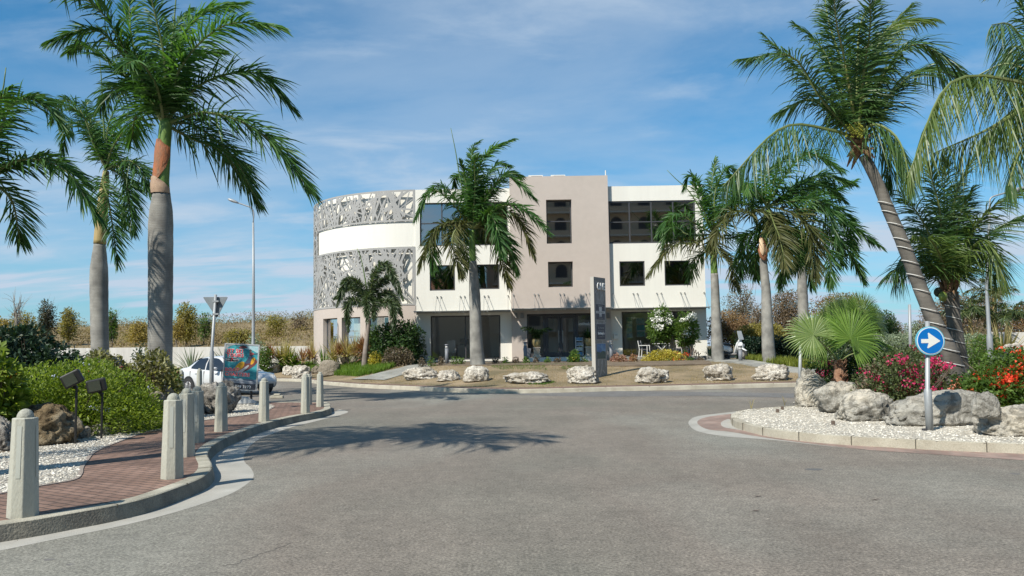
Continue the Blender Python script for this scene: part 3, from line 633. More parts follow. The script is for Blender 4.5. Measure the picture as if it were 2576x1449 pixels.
# ---------------- windows
def window(h,Y,rec,name,glass,mull=[],trans=[],fw=.07,interior=None,fdep=.08):
    a,c,d,e=h; y=Y+rec; b=MB()
    b.box(a,a+fw,y,y+fdep,d,e); b.box(c-fw,c,y,y+fdep,d,e); b.box(a+fw,c-fw,y,y+fdep,e-fw,e); b.box(a+fw,c-fw,y,y+fdep,d,d+fw)
    for x in mull: b.box(x-.035,x+.035,y-.004,y+fdep+.004,d+fw,e-fw)
    for z in trans: b.box(a+fw,c-fw,y+.004,y+fdep-.004,z-.03,z+.03)
    W=b.build(name,m_frame,B); g=MB(); g.add([(a+fw*.5,y+.045,d+fw*.5),(c-fw*.5,y+.045,d+fw*.5),(c-fw*.5,y+.045,e-fw*.5),(a+fw*.5,y+.045,e-fw*.5)],[(0,1,2,3)]); g.build('pane',glass,W)
    return W
def room(x0,x1,z0,z1,y0,dep,name='interior_room',m=None,fm=None):
    b=MB(); y1=y0+dep
    b.add([(x0,y1,z0),(x1,y1,z0),(x1,y1,z1),(x0,y1,z1)],[(0,1,2,3)]); b.add([(x0,y0,z0),(x0,y1,z0),(x0,y1,z1),(x0,y0,z1)],[(0,1,2,3)]); b.add([(x1,y0,z0),(x1,y1,z0),(x1,y1,z1),(x1,y0,z1)],[(0,1,2,3)]); b.add([(x0,y0,z1),(x1,y0,z1),(x1,y1,z1),(x0,y1,z1)],[(0,1,2,3)])
    b.add([(x0,y0,z0),(x1,y0,z0),(x1,y1,z0),(x0,y1,z0)],[(0,1,2,3)],1)
    return b.build(name,[m or m_int,fm or m_intf],B)
window(HL[0],YB,.14,'window',m_glass,[X_(1171,850)]); window(HL[1],YB,.10,'window',m_glass4); window(HL[2],YB,.10,'window',m_glass4)
h=HL[3]; window(h,YB,.12,'window',m_glass3,[h[0]+(h[1]-h[0])*k/4 for k in (1,2,3)],[h[2]+(h[3]-h[2])*.53])
window(HT[1],YT,.30,'window',m_glass3,[],[HT[1][2]+(HT[1][3]-HT[1][2])*.52]); window(HT[2],YT,.30,'window',m_glass3)
window(HR[0],YB,.14,'window',m_glass,[]); window(HR[1],YB,.06,'window',m_glass4); window(HR[2],YB,.06,'window',m_glass4)
h=HR[3]; ms=[X_(u,557) for u in (1584,1639,1694)]; window(h,YB,.05,'window',m_glass3,ms,[Z_(1620,557.5)],fw=.09)
room(HL[0][0]-.5,HL[0][1]+.3,HL[0][2],HL[0][3]+.2,YB+.26,3.6,m=m_int); room(HT[0][0]-.4,HT[0][1]+.1,HT[0][2],HT[0][3]+.2,YT+.4,5); room(HR[0][0]-.2,HR[0][1]+.3,HR[0][2],HR[0][3]+.2,YB+.26,4)
m_ti=mat('taupe_interior',(.42,.35,.28),.9)
for h,y in ((HL[3],YB),(HT[1],YT),(HT[2],YT),(HR[3],YB),(HL[1],YB),(HL[2],YB),(HR[1],YB),(HR[2],YB)): room(h[0]-.02,h[1]+.02,h[2]-.02,h[3]+.02,y+.38,2.6,m=m_ti)
# curved windows
for k,(t0,t1) in enumerate(CW):
    b=MB(); g=MB(); ts=np.linspace(t0,t1,5)
    for t in (t0,t1):
        x,y=arc(t,-.28); X,Y=arc(t+(.012 if t==t0 else -.012),-.28); b.bar((x,y,zwb),(x,y,zwt),.07,.07)
    for i in range(4):
        p=arc(ts[i],-.28); q=arc(ts[i+1],-.28); b.bar((*p,zwt-.03),(*q,zwt-.03),.06,.06); b.bar((*p,zwb+.03),(*q,zwb+.03),.06,.06)
        g.add([(*p,zwb),(*q,zwb),(*q,zwt),(*p,zwt)],[(0,1,2,3)])
    W=b.build('window',m_frame,B); g.build('pane',m_glass,W)
    f=MB()
    for i in range(4):
        p=arc(ts[i],-.33); q=arc(ts[i+1],-.33)
        if k<2: f.add([(*p,zwb),(*q,zwb),(*q,zwt),(*p,zwt)],[(0,1,2,3)])
        else: f.add([(*arc(ts[i],-2),zwb),(*arc(ts[i+1],-2),zwb),(*arc(ts[i+1],-2),zwt),(*arc(ts[i],-2),zwt)],[(0,1,2,3)])
    f.build('white_film' if k<2 else 'blind',mat('frosted_film',(.55,.64,.61),.5) if k<2 else m_dk,W)
# ---------------- text
def text(s,size,Mx,m,name='lettering',parent=None,th=.004,bold=0,sx=1,al='CENTER',sp=1):
    cu=bpy.data.curves.new('t','FONT'); cu.body=s; cu.size=size; cu.extrude=th/2; cu.offset=bold; cu.align_x=al; cu.align_y='CENTER'; cu.resolution_u=3; cu.space_character=sp
    t=bpy.data.objects.new('t',cu); COL.objects.link(t); bpy.context.view_layer.update()
    me=bpy.data.meshes.new_from_object(t.evaluated_get(bpy.context.evaluated_depsgraph_get())); bpy.data.objects.remove(t)
    vs=[tuple(Mx@Vector((v.co.x*sx,v.co.y,v.co.z))) for v in me.vertices]; fs=[tuple(p.vertices) for p in me.polygons]; bpy.data.meshes.remove(me)
    return obj(name,vs,fs,m,parent)
def frameM(o,ex,ez):
    ex=Vector(ex).normalized(); ez=Vector(ez).normalized(); n=ex.cross(ez).normalized()   # n points out of the face
    M_=Matrix.Identity(4)
    for i in range(3): M_[i][0]=ex[i]; M_[i][1]=ez[i]; M_[i][2]=n[i]; M_[i][3]=o[i]
    return M_
def faceM(x,y,z): return frameM((x,y,z),(1,0,0),(0,0,1))     # a wall facing -Y
m_txt=mat('grey_lettering',(.25,.27,.26),.6); m_wtxt=mat('white_lettering',(.8,.8,.78),.5)
t=(CW[1][0]+CW[1][1])/2; x,y=arc(t,-.26); nx,ny=arc(t,1); n=Vector((nx-x,ny-y,0)).normalized(); ex=Vector((-n.y,n.x,0)); ex=ex if ex.x>0 else -ex
for s_,dz,sz in (('St. Maarten',.55,.17),("Sotheby's",.22,.24)): text(s_,sz,frameM((x+n.x*.03,y+n.y*.03,(zwb+zwt)/2+dz),ex,(0,0,1)),m_txt,'window_lettering',B)
# ---------------- entrance: glazed doors and side panes
a,c,d,e=HT[0]; y=YT+.26; Xz=lambda zx: X_((2080+zx/5.5725)/1.59,845,YT)
b=MB(); b.box(a,c,y,y+.1,e-.12,e); b.box(a,a+.06,y,y+.1,d,e-.12); b.box(c-.08,c,y,y+.1,d,e-.12); b.box(Xz(515),Xz(585),y,y+.1,d,e-.12); b.box(Xz(1250),Xz(1312),y,y+.1,d,e-.12)
b.box(a+.06,Xz(515),y,y+.1,d,d+.22); b.box(Xz(1312),c-.08,y,y+.1,d,d+.12)
b.build('door_frame',m_frame,B)
for x0,x1,hx in ((Xz(590),Xz(908),Xz(870)),(Xz(918),Xz(1246),Xz(958))):
    b=MB(); z0=d+.02; z1=e-.14; b.box(x0,x0+.12,y-.01,y+.06,z0,z1); b.box(x1-.12,x1,y-.01,y+.06,z0,z1); b.box(x0+.12,x1-.12,y-.01,y+.06,z1-.12,z1); b.box(x0+.12,x1-.12,y-.01,y+.06,z0,z0+.25)
    D=b.build('door',m_frame,B); MB().add([(x0+.12,y+.03,z0+.25),(x1-.12,y+.03,z0+.25),(x1-.12,y+.03,z1-.12),(x0+.12,y+.03,z1-.12)],[(0,1,2,3)]).build('pane',m_glass,D)
    MB().tube([(hx,y-.06,d+.8),(hx,y-.06,d+1.5)],.018,8).build('handle',m_steel,D)
for x0,x1 in ((a+.06,Xz(515)),(Xz(1312),c-.08)): MB().add([(x0,y+.05,d+.12),(x1,y+.05,d+.12),(x1,y+.05,e-.12),(x0,y+.05,e-.12)],[(0,1,2,3)]).build('side_pane',m_glass,B)
text('St. Maarten',.19,faceM(Xz(1490),y+.03,Z_(1480,806,YT)),mat('dim_lettering',(.3,.3,.29),.6),'window_lettering',B); text("Sotheby's",.27,faceM(Xz(1490),y+.03,Z_(1480,814,YT)),m_wtxt,'window_lettering',B,bold=.004)
text('International Realty',.09,faceM(Xz(1490),y+.03,Z_(1480,820,YT)),mat('dim_lettering',(.3,.3,.29),.6),'window_lettering',B)
# things seen inside: counter, pictures
MB().box(Xz(620),Xz(1150),YT+2.6,YT+3.1,d,d+1.15).build('reception_counter',mat('counter_white',(.62,.60,.57),.5),B)
b=MB(); b.box(Xz(640),Xz(860),YT+5.25,YT+5.3,d+1.6,d+2.4); b.box(Xz(960),Xz(1120),YT+5.25,YT+5.3,d+1.6,d+2.4); b.build('wall_screen',m_dk,B)
# steps / platform in front of the entrance
b=MB(); b.box(X_(1331,900,YT-1.6),X_(1515,900,YT-1.6),YT-1.6,YT+.26,.3,d-.004); platO=b.build('entrance_platform',m_white,B)
b=MB(); b.box(HL[0][0]-.3,HL[0][1]+.3,YB-.04,YB+.14,HL[0][2]-.08,HL[0][2]-.003); b.build('window_sill',m_white,B)
b=MB(); b.box(xL,xT0-.02,YB-.10,YB-.004,.5,.80); b.box(xT1+.3,xR,YB-1.7,YB-.004,.4,HR[0][2]-.01); b.build('terrace_slab',m_slate,B)
# ---------------- canopy with glass panes and tie rods
def canopy(x0,x1,zc,Y,dep,xs,zt,name):
    R=B
    for i,x in enumerate(np.linspace(x0,x1,max(2,round((x1-x0)/1.37)+1))[:-1]):
        wd=(x1-x0)/max(1,round((x1-x0)/1.37))
        MB().box(x+.01,x+wd-.01,Y-dep,Y-.02,zc+.012,zc+.03).build('canopy_glass',m_glass2,R)
    MB().box(x0,x1,Y-.05,Y-.003,zc-.05,zc+.06).build('canopy_rail',m_steel,R)
    MB().box(x0,x1,Y-dep-.02,Y-dep+.01,zc,zc+.04).build('canopy_edge',m_steel,R)
    for x in xs:
        b=MB(); b.tube([(x,Y-.01,zt),(x,Y-.06,zt)],.045,8); b.tube([(x,Y-.05,zt),(x,Y-dep*.86,zc+.03)],.014,6); b.tube([(x,Y-dep*.86,zc-.08),(x,Y-dep*.86,zc+.05)],.035,8); b.build('tie_rod',m_steel,R)
zc=Z_(1400,781.5); ztr=Z_(1400,742)
f1=[1049,1099,1109,1158,1168.5,1218,1228,1278]; f2=[1291,1344,1353.6,1408,1418,1472.7,1482.5]; f3=[1542,1592.7,1603,1652,1663,1712,1722,1771]
canopy(xL+.03,xT0-.03,zc,YB,1.25,[X_(u,746) for u in f1],ztr,'l'); canopy(xT0+.02,xT1-.02,zc+.05,YT,1.25,[X_(u,742,YT) for u in f2],ztr+.03,'t'); canopy(xT1+.03,xR-.01,zc,YB,1.25,[X_(u,740) for u in f3],ztr,'r')
# ---------------- small fixtures (each belongs to the wall)
m_fix=mat('grey_fixture',(.20,.19,.18),.5)
for u in (1297.5,1313,1529.5):
    x=X_(u,794,YT); z=Z_(u,794,YT); o=MB().box(x-.09,x+.09,YT-.12,YT-.003,z-.15,z+.15).build('wall_lamp',m_fix,B); bevel(o,.02)
x=X_(1549,846); z=Z_(1549,846); mb=MB().box(x-.14,x+.14,YB-.13,YB-.003,z-.16,z+.16).build('letter_box',m_white,B); bevel(mb,.02); MB().box(x-.09,x+.09,YB-.134,YB-.13,z+.06,z+.085).build('slot',m_dk,mb)
for u in (1347,1403):
    x=X_(u,440,YT+1); z=ZT; b=MB(); b.box(x-.42,x+.42,YT+.7,YT+1.3,ZT-.4,ZT+.22)
    o=empty('air_conditioner',(x,YT+1,ZT-.4),'white air conditioner on the tower roof, '+('left' if u<1380 else 'right')+' one of the two','air conditioner','roof air conditioners')
    b.build('casing',mat('ac_white',(.72,.72,.68),.6),o); g=MB()
    g.box(x-.26,x+.36,YT+.68,YT+.698,ZT-.02,ZT+.17); g.build('grille',m_fix,o)
MB().tube([(X_(1525,440,YT),YT+.3,ZT-.3),(X_(1525,440,YT),YT+.3,ZT+.35)],.03,8).build('roof_vent',m_white,B)
# photographs displayed in the right window
def zb(zx,zy): return (1547.2+zx/8.228,754.7+zy/8.228)
cards=[(228,355,350,455),(232,465,354,560),(236,575,357,675),(240,685,361,785),(430,375,612,495),(440,510,620,635),(445,645,625,765),(720,665,835,770),(210,330,214,334)][:8]
pals=[((.05,.22,.40),(.25,.35,.20)),((.04,.16,.40),(.5,.5,.45)),((.04,.25,.50),(.4,.5,.5)),((.03,.15,.42),(.5,.55,.5)),((.10,.32,.45),(.5,.6,.6)),((.03,.30,.45),(.15,.35,.3)),((.05,.35,.50),(.30,.35,.12)),((.3,.35,.35),(.08,.15,.1))]
for k,(a0,b0,a1,b1) in enumerate(cards):
    u0,v0=zb(a0,b0); u1,v1=zb(a1,b1); yy=YB+.20+.35; x0=X_(u0,v0,yy); x1=X_(u1,v0,yy); z1=Z_(u0,v0,yy); z0=Z_(u0,v1,yy)
    P=empty('property_photo',((x0+x1)/2,yy,z0),'framed seaside property photo in the right shop window, '+['top','second','third','bottom'][k]+' of the narrow left column' if k<4 else 'framed seaside photo in the right shop window, '+(['top','middle','bottom'][k-4]+' of the wide middle column' if k<7 else 'small one by itself beside the flowering bush'),'photo display','property photos hanging in the shop window')
    MB().box(x0,x1,yy,yy+.02,z0,z1).build('frame',mat('pale_card',(.55,.62,.62),.6),P)
    MB().box(x0+.03,x1-.03,yy-.006,yy-.002,z0+.03,z1-.03).build('picture',mat('seaview_%s'%'abcdefgh'[k],pals[k][0],.5,pals[k][1],5,stretch=(1,1,3)),P)
# plain desks and chairs seen through the left window
d=HL[0][2]; xx=X_(1155,880,YB+2)
T=empty('office_desk',(xx,YB+2.4,d),'white office desk behind the large left window','desk')
b=MB(); b.box(xx-.9,xx+1.3,YB+2.0,YB+2.8,d+.72,d+.76); b.build('desk_top',mat('desk_white',(.7,.7,.68),.4),T)
for sx in (-.85,1.25):
    for yy in (2.05,2.75): MB().bar((xx+sx,YB+yy,d),(xx+sx,YB+yy,d+.72),.04).build('leg',m_steel,T)
Mo=empty('monitor',(xx+.3,YB+2.5,d+.76),'black computer monitor on the white office desk','monitor'); b=MB(); b.box(xx+.02,xx+.6,YB+2.5,YB+2.53,d+.88,d+1.22); b.box(xx+.27,xx+.35,YB+2.53,YB+2.56,d+.76,d+1.0); b.build('screen',m_dk,Mo)
xx=X_(1136,880,YB+1.4)
Cc=empty('office_chair',(xx,YB+1.4,d),'white office chair with a tall back behind the large left window','chair'); wf=mat('desk_white',(.7,.7,.68),.4)
MB().box(xx-.24,xx+.24,YB+1.2,YB+1.26,d+.5,d+1.12).build('backrest',wf,Cc); MB().box(xx-.25,xx+.25,YB+1.2,YB+1.7,d+.42,d+.48).build('seat',wf,Cc); MB().tube([(xx,YB+1.45,d+.08),(xx,YB+1.45,d+.42)],.03,8).build('column',m_steel,Cc)
for k in range(5):
    an=2*math.pi*k/5; MB().bar((xx,YB+1.45,d+.08),(xx+.28*math.cos(an),YB+1.45+.28*math.sin(an),d+.04),.04).build('foot',m_steel,Cc)
# ------------------------------------------------------------- palms
m_trunk=ringmat('royal_palm_trunk',(.175,.17,.158),(.34,.33,.30),(.11,.108,.10),34,.45)
m_trunkd=ringmat('brown_palm_trunk',(.17,.14,.12),(.29,.24,.21),(.36,.33,.30),30,.4)
m_coco=ringmat('coconut_trunk',(.085,.08,.072),(.20,.185,.165),(.07,.062,.052),15,.15)
m_shaft=mat('crownshaft_green',(.11,.20,.035),.5,(.16,.26,.06),3,stretch=(3,3,.4))
m_shafty=mat('crownshaft_tan',(.42,.30,.14),.6,(.30,.24,.09),3,stretch=(3,3,.4))
m_husk=mat('dry_sheath',(.40,.13,.05),.75,(.22,.12,.07),4,(.48,.30,.16),bump=.8,bscale=12,stretch=(3,3,.7))
m_fibre=mat('palm_fibre',(.16,.085,.045),.95,(.27,.17,.10),6,(.36,.25,.16),bump=1,bscale=20)
lf_royal=leaf('royal_leaf',[(.028,.078,.018),(.050,.125,.030),(.085,.175,.045)],.5,.3,.35)
lf_royal2=leaf('royal_leaf_bright',[(.05,.13,.028),(.08,.19,.04),(.13,.25,.06)],.5,.38,.35)
lf_olive=leaf('old_royal_leaf',[(.05,.062,.02),(.085,.095,.030),(.15,.135,.055)],.55,.25,.3)
lf_coco=leaf('coconut_leaf',[(.035,.085,.024),(.062,.13,.038),(.105,.175,.05)],.42,.3,.45)
lf_cocoy=leaf('coconut_leaf_sunny',[(.07,.12,.03),(.11,.17,.04),(.17,.22,.065)],.42,.35,.45)
lf_fox=leaf('foxtail_leaf',[(.03,.06,.022),(.06,.095,.04),(.11,.14,.07)],.38,.25,.5)
m_rach=mat('frond_stalk',(.13,.18,.05),.5,(.17,.19,.07),2); m_rachy=mat('frond_stalk_yellow',(.28,.27,.09),.5)
def frond(P,Lmax,droop=.5,per=30,wd=.045,plume=.5,kind='royal',wind=.12,seed=0,bare=.10,rw=.035,hang=0.0):
    """feather leaf: stalk along the curve P, narrow leaflets in many planes. Returns verts, faces, mat idx"""
    r=np.random.default_rng(seed); P=catmull(P,10); ln=float(np.linalg.norm(np.diff(P,axis=0),axis=1).sum()); C=resample(P,40)
    T=np.gradient(C,axis=0); T/=np.linalg.norm(T,axis=1)[:,None]
    b=MB(); b.tube(C[::3],[rw*(1-.9*t)+.004 for t in np.linspace(0,1,len(C[::3]))],5,1,cap=False)
    n=int(ln*per*(1.15 if kind!='fox' else 1.5)); ts=np.repeat(np.linspace(bare,1,n),2); sg=np.tile([1.,-1.],n); ts=np.clip(ts+r.normal(0,.004,2*n),0,1); k=ts*39; i0=np.minimum(k.astype(int),38); f=(k-i0)[:,None]
    base=C[i0]*(1-f)+C[i0+1]*f; t=T[i0]*(1-f)+T[i0+1]*f; t/=np.linalg.norm(t,axis=1)[:,None]
    up=np.array([0,0,1.]); S=np.cross(t,up); nl=np.linalg.norm(S,axis=1)[:,None]; S=np.where(nl>.12,S/(nl+1e-9),np.array([1.,0,0])); Nn=np.cross(S,t)
    ang=np.radians(np.interp(ts,[0,.2,.7,1],[78,68,48,16])+r.normal(0,5,2*n)); bb=r.normal(0,plume,2*n)+(.25 if kind!='coco' else .10)
    if kind=='fox': bb=r.uniform(-2.6,2.6,2*n)
    d=t*np.cos(ang)[:,None]+(S*sg[:,None]*np.cos(bb)[:,None]+Nn*np.sin(bb)[:,None])*np.sin(ang)[:,None]
    if hang: d=d*(1-hang)+np.array([0,0,-hang])+r.normal(0,.09,d.shape); wd=wd*.7
    d/=np.linalg.norm(d,axis=1)[:,None]
    Ll=1.12*Lmax*np.interp(ts,[0,.12,.4,.75,1],[.45,.8,1,.78,.36])*r.uniform(.7,1.14,2*n)
    g=np.array([0,0,-1.]); wv=np.array([wind,.02,0]); dr=droop*r.uniform(.6,1.35,2*n)
    rows=[]
    Wd=t-d*(t*d).sum(1)[:,None]; Wd/=np.linalg.norm(Wd,axis=1)[:,None]+1e-9; rot=r.normal(0,.75,2*n)[:,None]; Wd=Wd*np.cos(rot)+np.cross(d,Wd)*np.sin(rot)
    for s,wf in ((0,.45),(.33,1),(.72,.75),(1,0)):
        q=base+d*(Ll*s)[:,None]+(g*dr[:,None]+wv)*(Ll*s*s)[:,None]
        if wf==0: rows.append(q)
        else: rows+= [q-Wd*wd*wf*.44, q+Wd*wd*wf*.44]
    V=np.stack(rows,1).reshape(-1,3); m=2*n; o=np.arange(m)*7
    F=np.concatenate([np.stack([o,o+1,o+3,o+2],1),np.stack([o+2,o+3,o+5,o+4],1)]); F3=np.stack([o+4,o+5,o+6],1)
    off=len(b.v); vs=np.vstack([np.array(b.v),V]); fs=b.f+[tuple(x) for x in (F+off).tolist()]+[tuple(x) for x in (F3+off).tolist()]
    return vs,fs,b.m+[0]*(len(F)+len(F3))
def bulge(path,n=24):
    return resample(catmull(path,6),n)
def palm(name,label,Y,trunk,crown,fronds,hf,mt=m_trunk,shaft=None,group=None,lm=lf_royal,L=.75,droop=.55,per=26,wd=.045,plume=.55,kind='royal',spear=None,cat='palm tree',base_dy=0,rw=.035,zbase=None,wind=.12,rm=None,shaftm=None):
    """trunk: (u,v,width px) from the ground up at depth Y; crown: pixel where leaves start; fronds: [(pixel points),depth change of the tip,options]"""
    P=[];W=[]
    for q in trunk:
        yy=Y+(q[3] if len(q)>3 else 0); p=at(q[0],q[1],yy); P.append(p); W.append(q[2]/2*yy/FPX)
    p=P[0].copy(); g=float(hf(p[0],p[1])) if zbase is None else zbase
    if p[2]>g-.1:
        P.insert(0,np.array([p[0],p[1],g-.15])); W.insert(0,W[0]*1.06)
    root=empty(name,(P[0][0],P[0][1],g),label,cat,group)
    PW=resample(catmull([np.r_[p,w_] for p,w_ in zip(P,W)],6),46); b=MB(); b.tube(PW[:,:3],PW[:,3]*(1+.010*np.sin(np.arange(46)*1.7)),14); b.build('trunk',mt,root,True)
    if shaft:
        S=[at(u,v,Y) for u,v,w_ in shaft]; ws=[w_/2*Y/FPX for u,v,w_ in shaft]; PW=resample(catmull([np.r_[p,w_] for p,w_ in zip(S,ws)],6),20)
        MB().tube(PW[:,:3],PW[:,3],12).build('crownshaft',shaftm or m_shaft,root,True)
    if spear:
        a=at(crown[0],crown[1],Y); c=at(spear[-1][0],spear[-1][1],Y); pts=[a]+[at(u,v,Y) for u,v in spear]
        PW=resample(catmull(pts,6),14); b=MB(); b.tube(PW,[.045*(1-.85*t_)+.006 for t_ in np.linspace(0,1,14)],6)
        b.build('spear_leaf',mat('spear_green',(.10,.16,.04),.5),root,True)
    cr=at(crown[0],crown[1],Y)
    for i,fr in enumerate(fronds):
        pts,dy=fr[0],fr[1]; o=dict(L=L,droop=droop,per=per,wd=wd,plume=plume,lm=lm,hang=0,rm=rm or m_rach); o.update(fr[2] if len(fr)>2 else {})
        n=len(pts); W3=[cr]+[at(u,v,Y+dy*(k+1)/n) for k,(u,v) in enumerate(pts)]
        vs,fs,mi=frond(W3,o['L'],o['droop'],o['per'],o['wd'],o['plume'],kind,wind,seed=(len(label)*131+i*17+n),rw=rw,hang=o['hang'])
        obj('frond',vs,fs,[o['lm'],o['rm']],root,False,mi)
    return root
def z3(*l): return [(x/2.56,y/2.56) for x,y in l]
BR=dict(lm=lf_royal2); OL=dict(lm=lf_olive)
# big royal palm, left
palm('royal_palm','tallest royal palm on the left, with orange peeling crownshaft and swollen grey trunk',22.5,
 [(404,975,56),(403,850,58),(404,700,59),(404,600,60),(405,540,57),(406,500,46),(406,484,42)],(413,312),
 [(z3((1350,725),(1700,870),(2010,1235)),-.6),(z3((1300,540),(1650,470),(1880,690)),.8),(z3((1170,420),(1450,160),(1790,170)),-.8,BR),(z3((1150,300),(1320,80),(1560,20)),1.0,BR),
  (z3((1060,400),(1000,100),(940,-160)),-1.2),(z3((960,600),(850,250),(830,-80)),.8,BR),(z3((900,520),(640,200),(330,260)),-.9),(z3((880,560),(560,300),(440,330)),1.3),
  (z3((860,420),(620,40),(330,-60)),-1.5),(z3((960,700),(870,760),(850,900)),1.2,BR),(z3((1250,900),(1500,1010),(1650,1290)),1.5),(z3((1230,800),(1420,930),(1560,1160)),2.4),
  (z3((990,650),(760,560),(640,700)),2.2),(z3((1130,560),(1260,360),(1420,330)),1.8),(z3((1080,500),(1120,200),(1220,60)),2.5),(z3((1010,560),(900,400),(800,420)),-2.2)],
 hfL,shaft=[(406,486,42),(406,455,38),(410,420,34),(413,370,32),(416,325,32),(418,300,26)],L=.98,droop=.42,plume=.42,per=28,wd=.055,spear=[(425,200),(440,30),(447,-60)],group='royal palms',rw=.05)
# peeling sheath
RP=[o for o in bpy.data.objects if o.name=='royal_palm'][0]
b=MB()
def sheath(pts,Y,m,name,par):
    b=MB(); V=[];n=len(pts)
    for (u,v,r,a0,a1) in pts:
        for k in range(7):
            a=R_(a0+(a1-a0)*k/6); c=at(u,v,Y); V.append(c+np.array([math.cos(a)*r,-math.sin(a)*r,0]))
    fs=[(i*7+k,i*7+k+1,(i+1)*7+k+1,(i+1)*7+k) for i in range(n-1) for k in range(6)]
    b.add(V,fs); return b.build(name,m,par,True)
sheath([(411,352,.19,100,140),(411,372,.225,20,175),(410,392,.235,10,195),(408,425,.24,45,205),(406,455,.25,95,205),(405,474,.26,120,205)],22.5,m_husk,'peeling_sheath',RP)
sheath([(405,446,.255,110,205),(405,462,.275,50,205),(405,474,.285,15,205),(405,487,.27,10,205)],22.5,mat('pale_sheath',(.45,.32,.22),.8,(.30,.2,.14),4),'old_sheath',RP)
# second royal palm
palm('royal_palm','second royal palm from the left, slimmer, with tan crownshaft behind the dark hedge',27,
 [(252,905,42),(250,800,42),(249,720,43),(249,680,42),(250,640,34),(251,612,27)],(268,425),
 [(z3((600,920),(530,740),(370,650)),-.8),(z3((560,840),(450,800),(400,980)),.9),(z3((690,850),(730,720),(790,590)),.5),(z3((720,960),(820,830),(960,800)),-.9),(z3((760,1040),(880,1060),(960,1240)),-1.0),
  (z3((740,1100),(830,1200),(800,1440)),.8),(z3((720,1060),(800,1130),(860,1500)),-.6),(z3((640,960),(560,700),(560,640)),1.8),(z3((700,950),(780,760),(900,760)),1.8),(z3((660,1180),(700,1300),(760,1700)),-1.2),(z3((790,1060),(920,1080),(1000,1180)),1.6),(z3((560,780),(430,640),(330,780)),1.6)],
 hfL,shaft=[(251,614,30),(255,560,29),(259,510,26),(264,460,20),(267,430,14)],L=.66,droop=.42,per=24,wd=.05,spear=[(262,330),(255,200),(251,150)],group='royal palms',plume=.45,rw=.045,shaftm=m_shafty)
# left edge palm (trunk left of the frame)
palm('royal_palm','royal palm at the far left edge, its trunk outside the frame and fronds reaching in',20,
 [(-60,1010,60),(-58,800,60),(-55,620,58),(-52,560,40)],(-40,455),
 [(z3((60,700),(240,650),(420,830)),-.5),(z3((20,720),(220,620),(340,640)),1.4),(z3((120,1030),(400,1080),(640,1420)),-.6),(z3((80,1080),(330,1020),(560,1180)),1.0),(z3((-100,900),(-60,700),(80,560)),-1.5,BR),(z3((-40,1180),(80,1300),(130,1560)),1.5),(z3((-300,900),(-500,800),(-700,900)),1),(z3((-300,1100),(-500,1300),(-600,1500)),.5),(z3((-200,800),(-350,500),(-500,450)),-1)],
 hfL,shaft=[(-52,565,40),(-48,500,32),(-42,450,26)],L=.74,droop=.42,plume=.42,per=24,wd=.055,spear=[(-25,320),(5,235),(15,170)],group='royal palms',rw=.045)
# near palm left of the frame: its shadow falls on the road, tips show at the top left
def rel(az,el,ln,dr):  # frond in world units from crown
    return az,el,ln,dr
def palm_world(name,label,x,y,h,fr,hf,tr=.26,group=None,L=.8,lm=lf_royal,mt=m_trunk,kind='royal',per=13,wd=.06,lean=(0,0),shaft=True,rwid=.045,droop=.55,cat='palm tree'):
    g=float(hf(x,y)); root=empty(name,(x,y,g),label,cat,group); c=np.array([x+lean[0],y+lean[1],h]); sh=1.5 if shaft else 0
    pts=[np.array([x,y,g-.1]),np.array([x+lean[0]*.3,y+lean[1]*.3,g+(h-sh-g)*.5]),np.array([x+lean[0]*.9,y+lean[1]*.9,h-sh])]
    PW=resample(catmull([np.r_[p,w_] for p,w_ in zip(pts,(tr*1.1,tr*1.1,tr*.75))],6),30); MB().tube(PW[:,:3],PW[:,3],12).build('trunk',mt,root,True)
    if shaft: MB().tube([c-[0,0,1.55],c-[0,0,.6],c],[tr*.78,tr*.7,tr*.4],10).build('crownshaft',m_shaft,root,True)
    for i,(az,el,ln,dr) in enumerate(fr):
        a=R_(az); d=np.array([math.cos(a),math.sin(a),0]); ee=R_(el); P=[c]
        for s in (.25,.5,.75,1): P.append(c+d*ln*s*math.cos(ee)*(1-.12*s)+np.array([0,0,ln*s*math.sin(ee)-dr*ln*s*s]))
        vs,fs,mi=frond(P,L,droop,per,wd,.55,kind,.12,seed=abs(i*13+int(x*10+50)),rw=rwid); obj('frond',vs,fs,[lm,m_rach],root,False,mi)
    return root
palm_world('royal_palm','royal palm standing outside the left edge of the frame, casting the shadow on the road',-7.9,8.6,9.1,
 [(a+random.uniform(-9,9),e+random.uniform(-5,5),random.uniform(3.6,4.8),dr) for a,e,dr in [(0,25,.5),(35,40,.6),(70,20,.55),(-35,25,.5),(110,35,.6),(150,20,.5),(190,35,.6),(230,20,.5),(-10,50,.5),(-160,30,.6),(170,50,.5),(60,35,.6),(90,60,.6),(20,0,.5),(60,-5,.5),(130,0,.4),(200,0,.4)]],lambda x,y:.15,.22,'royal palms',L=1.1)
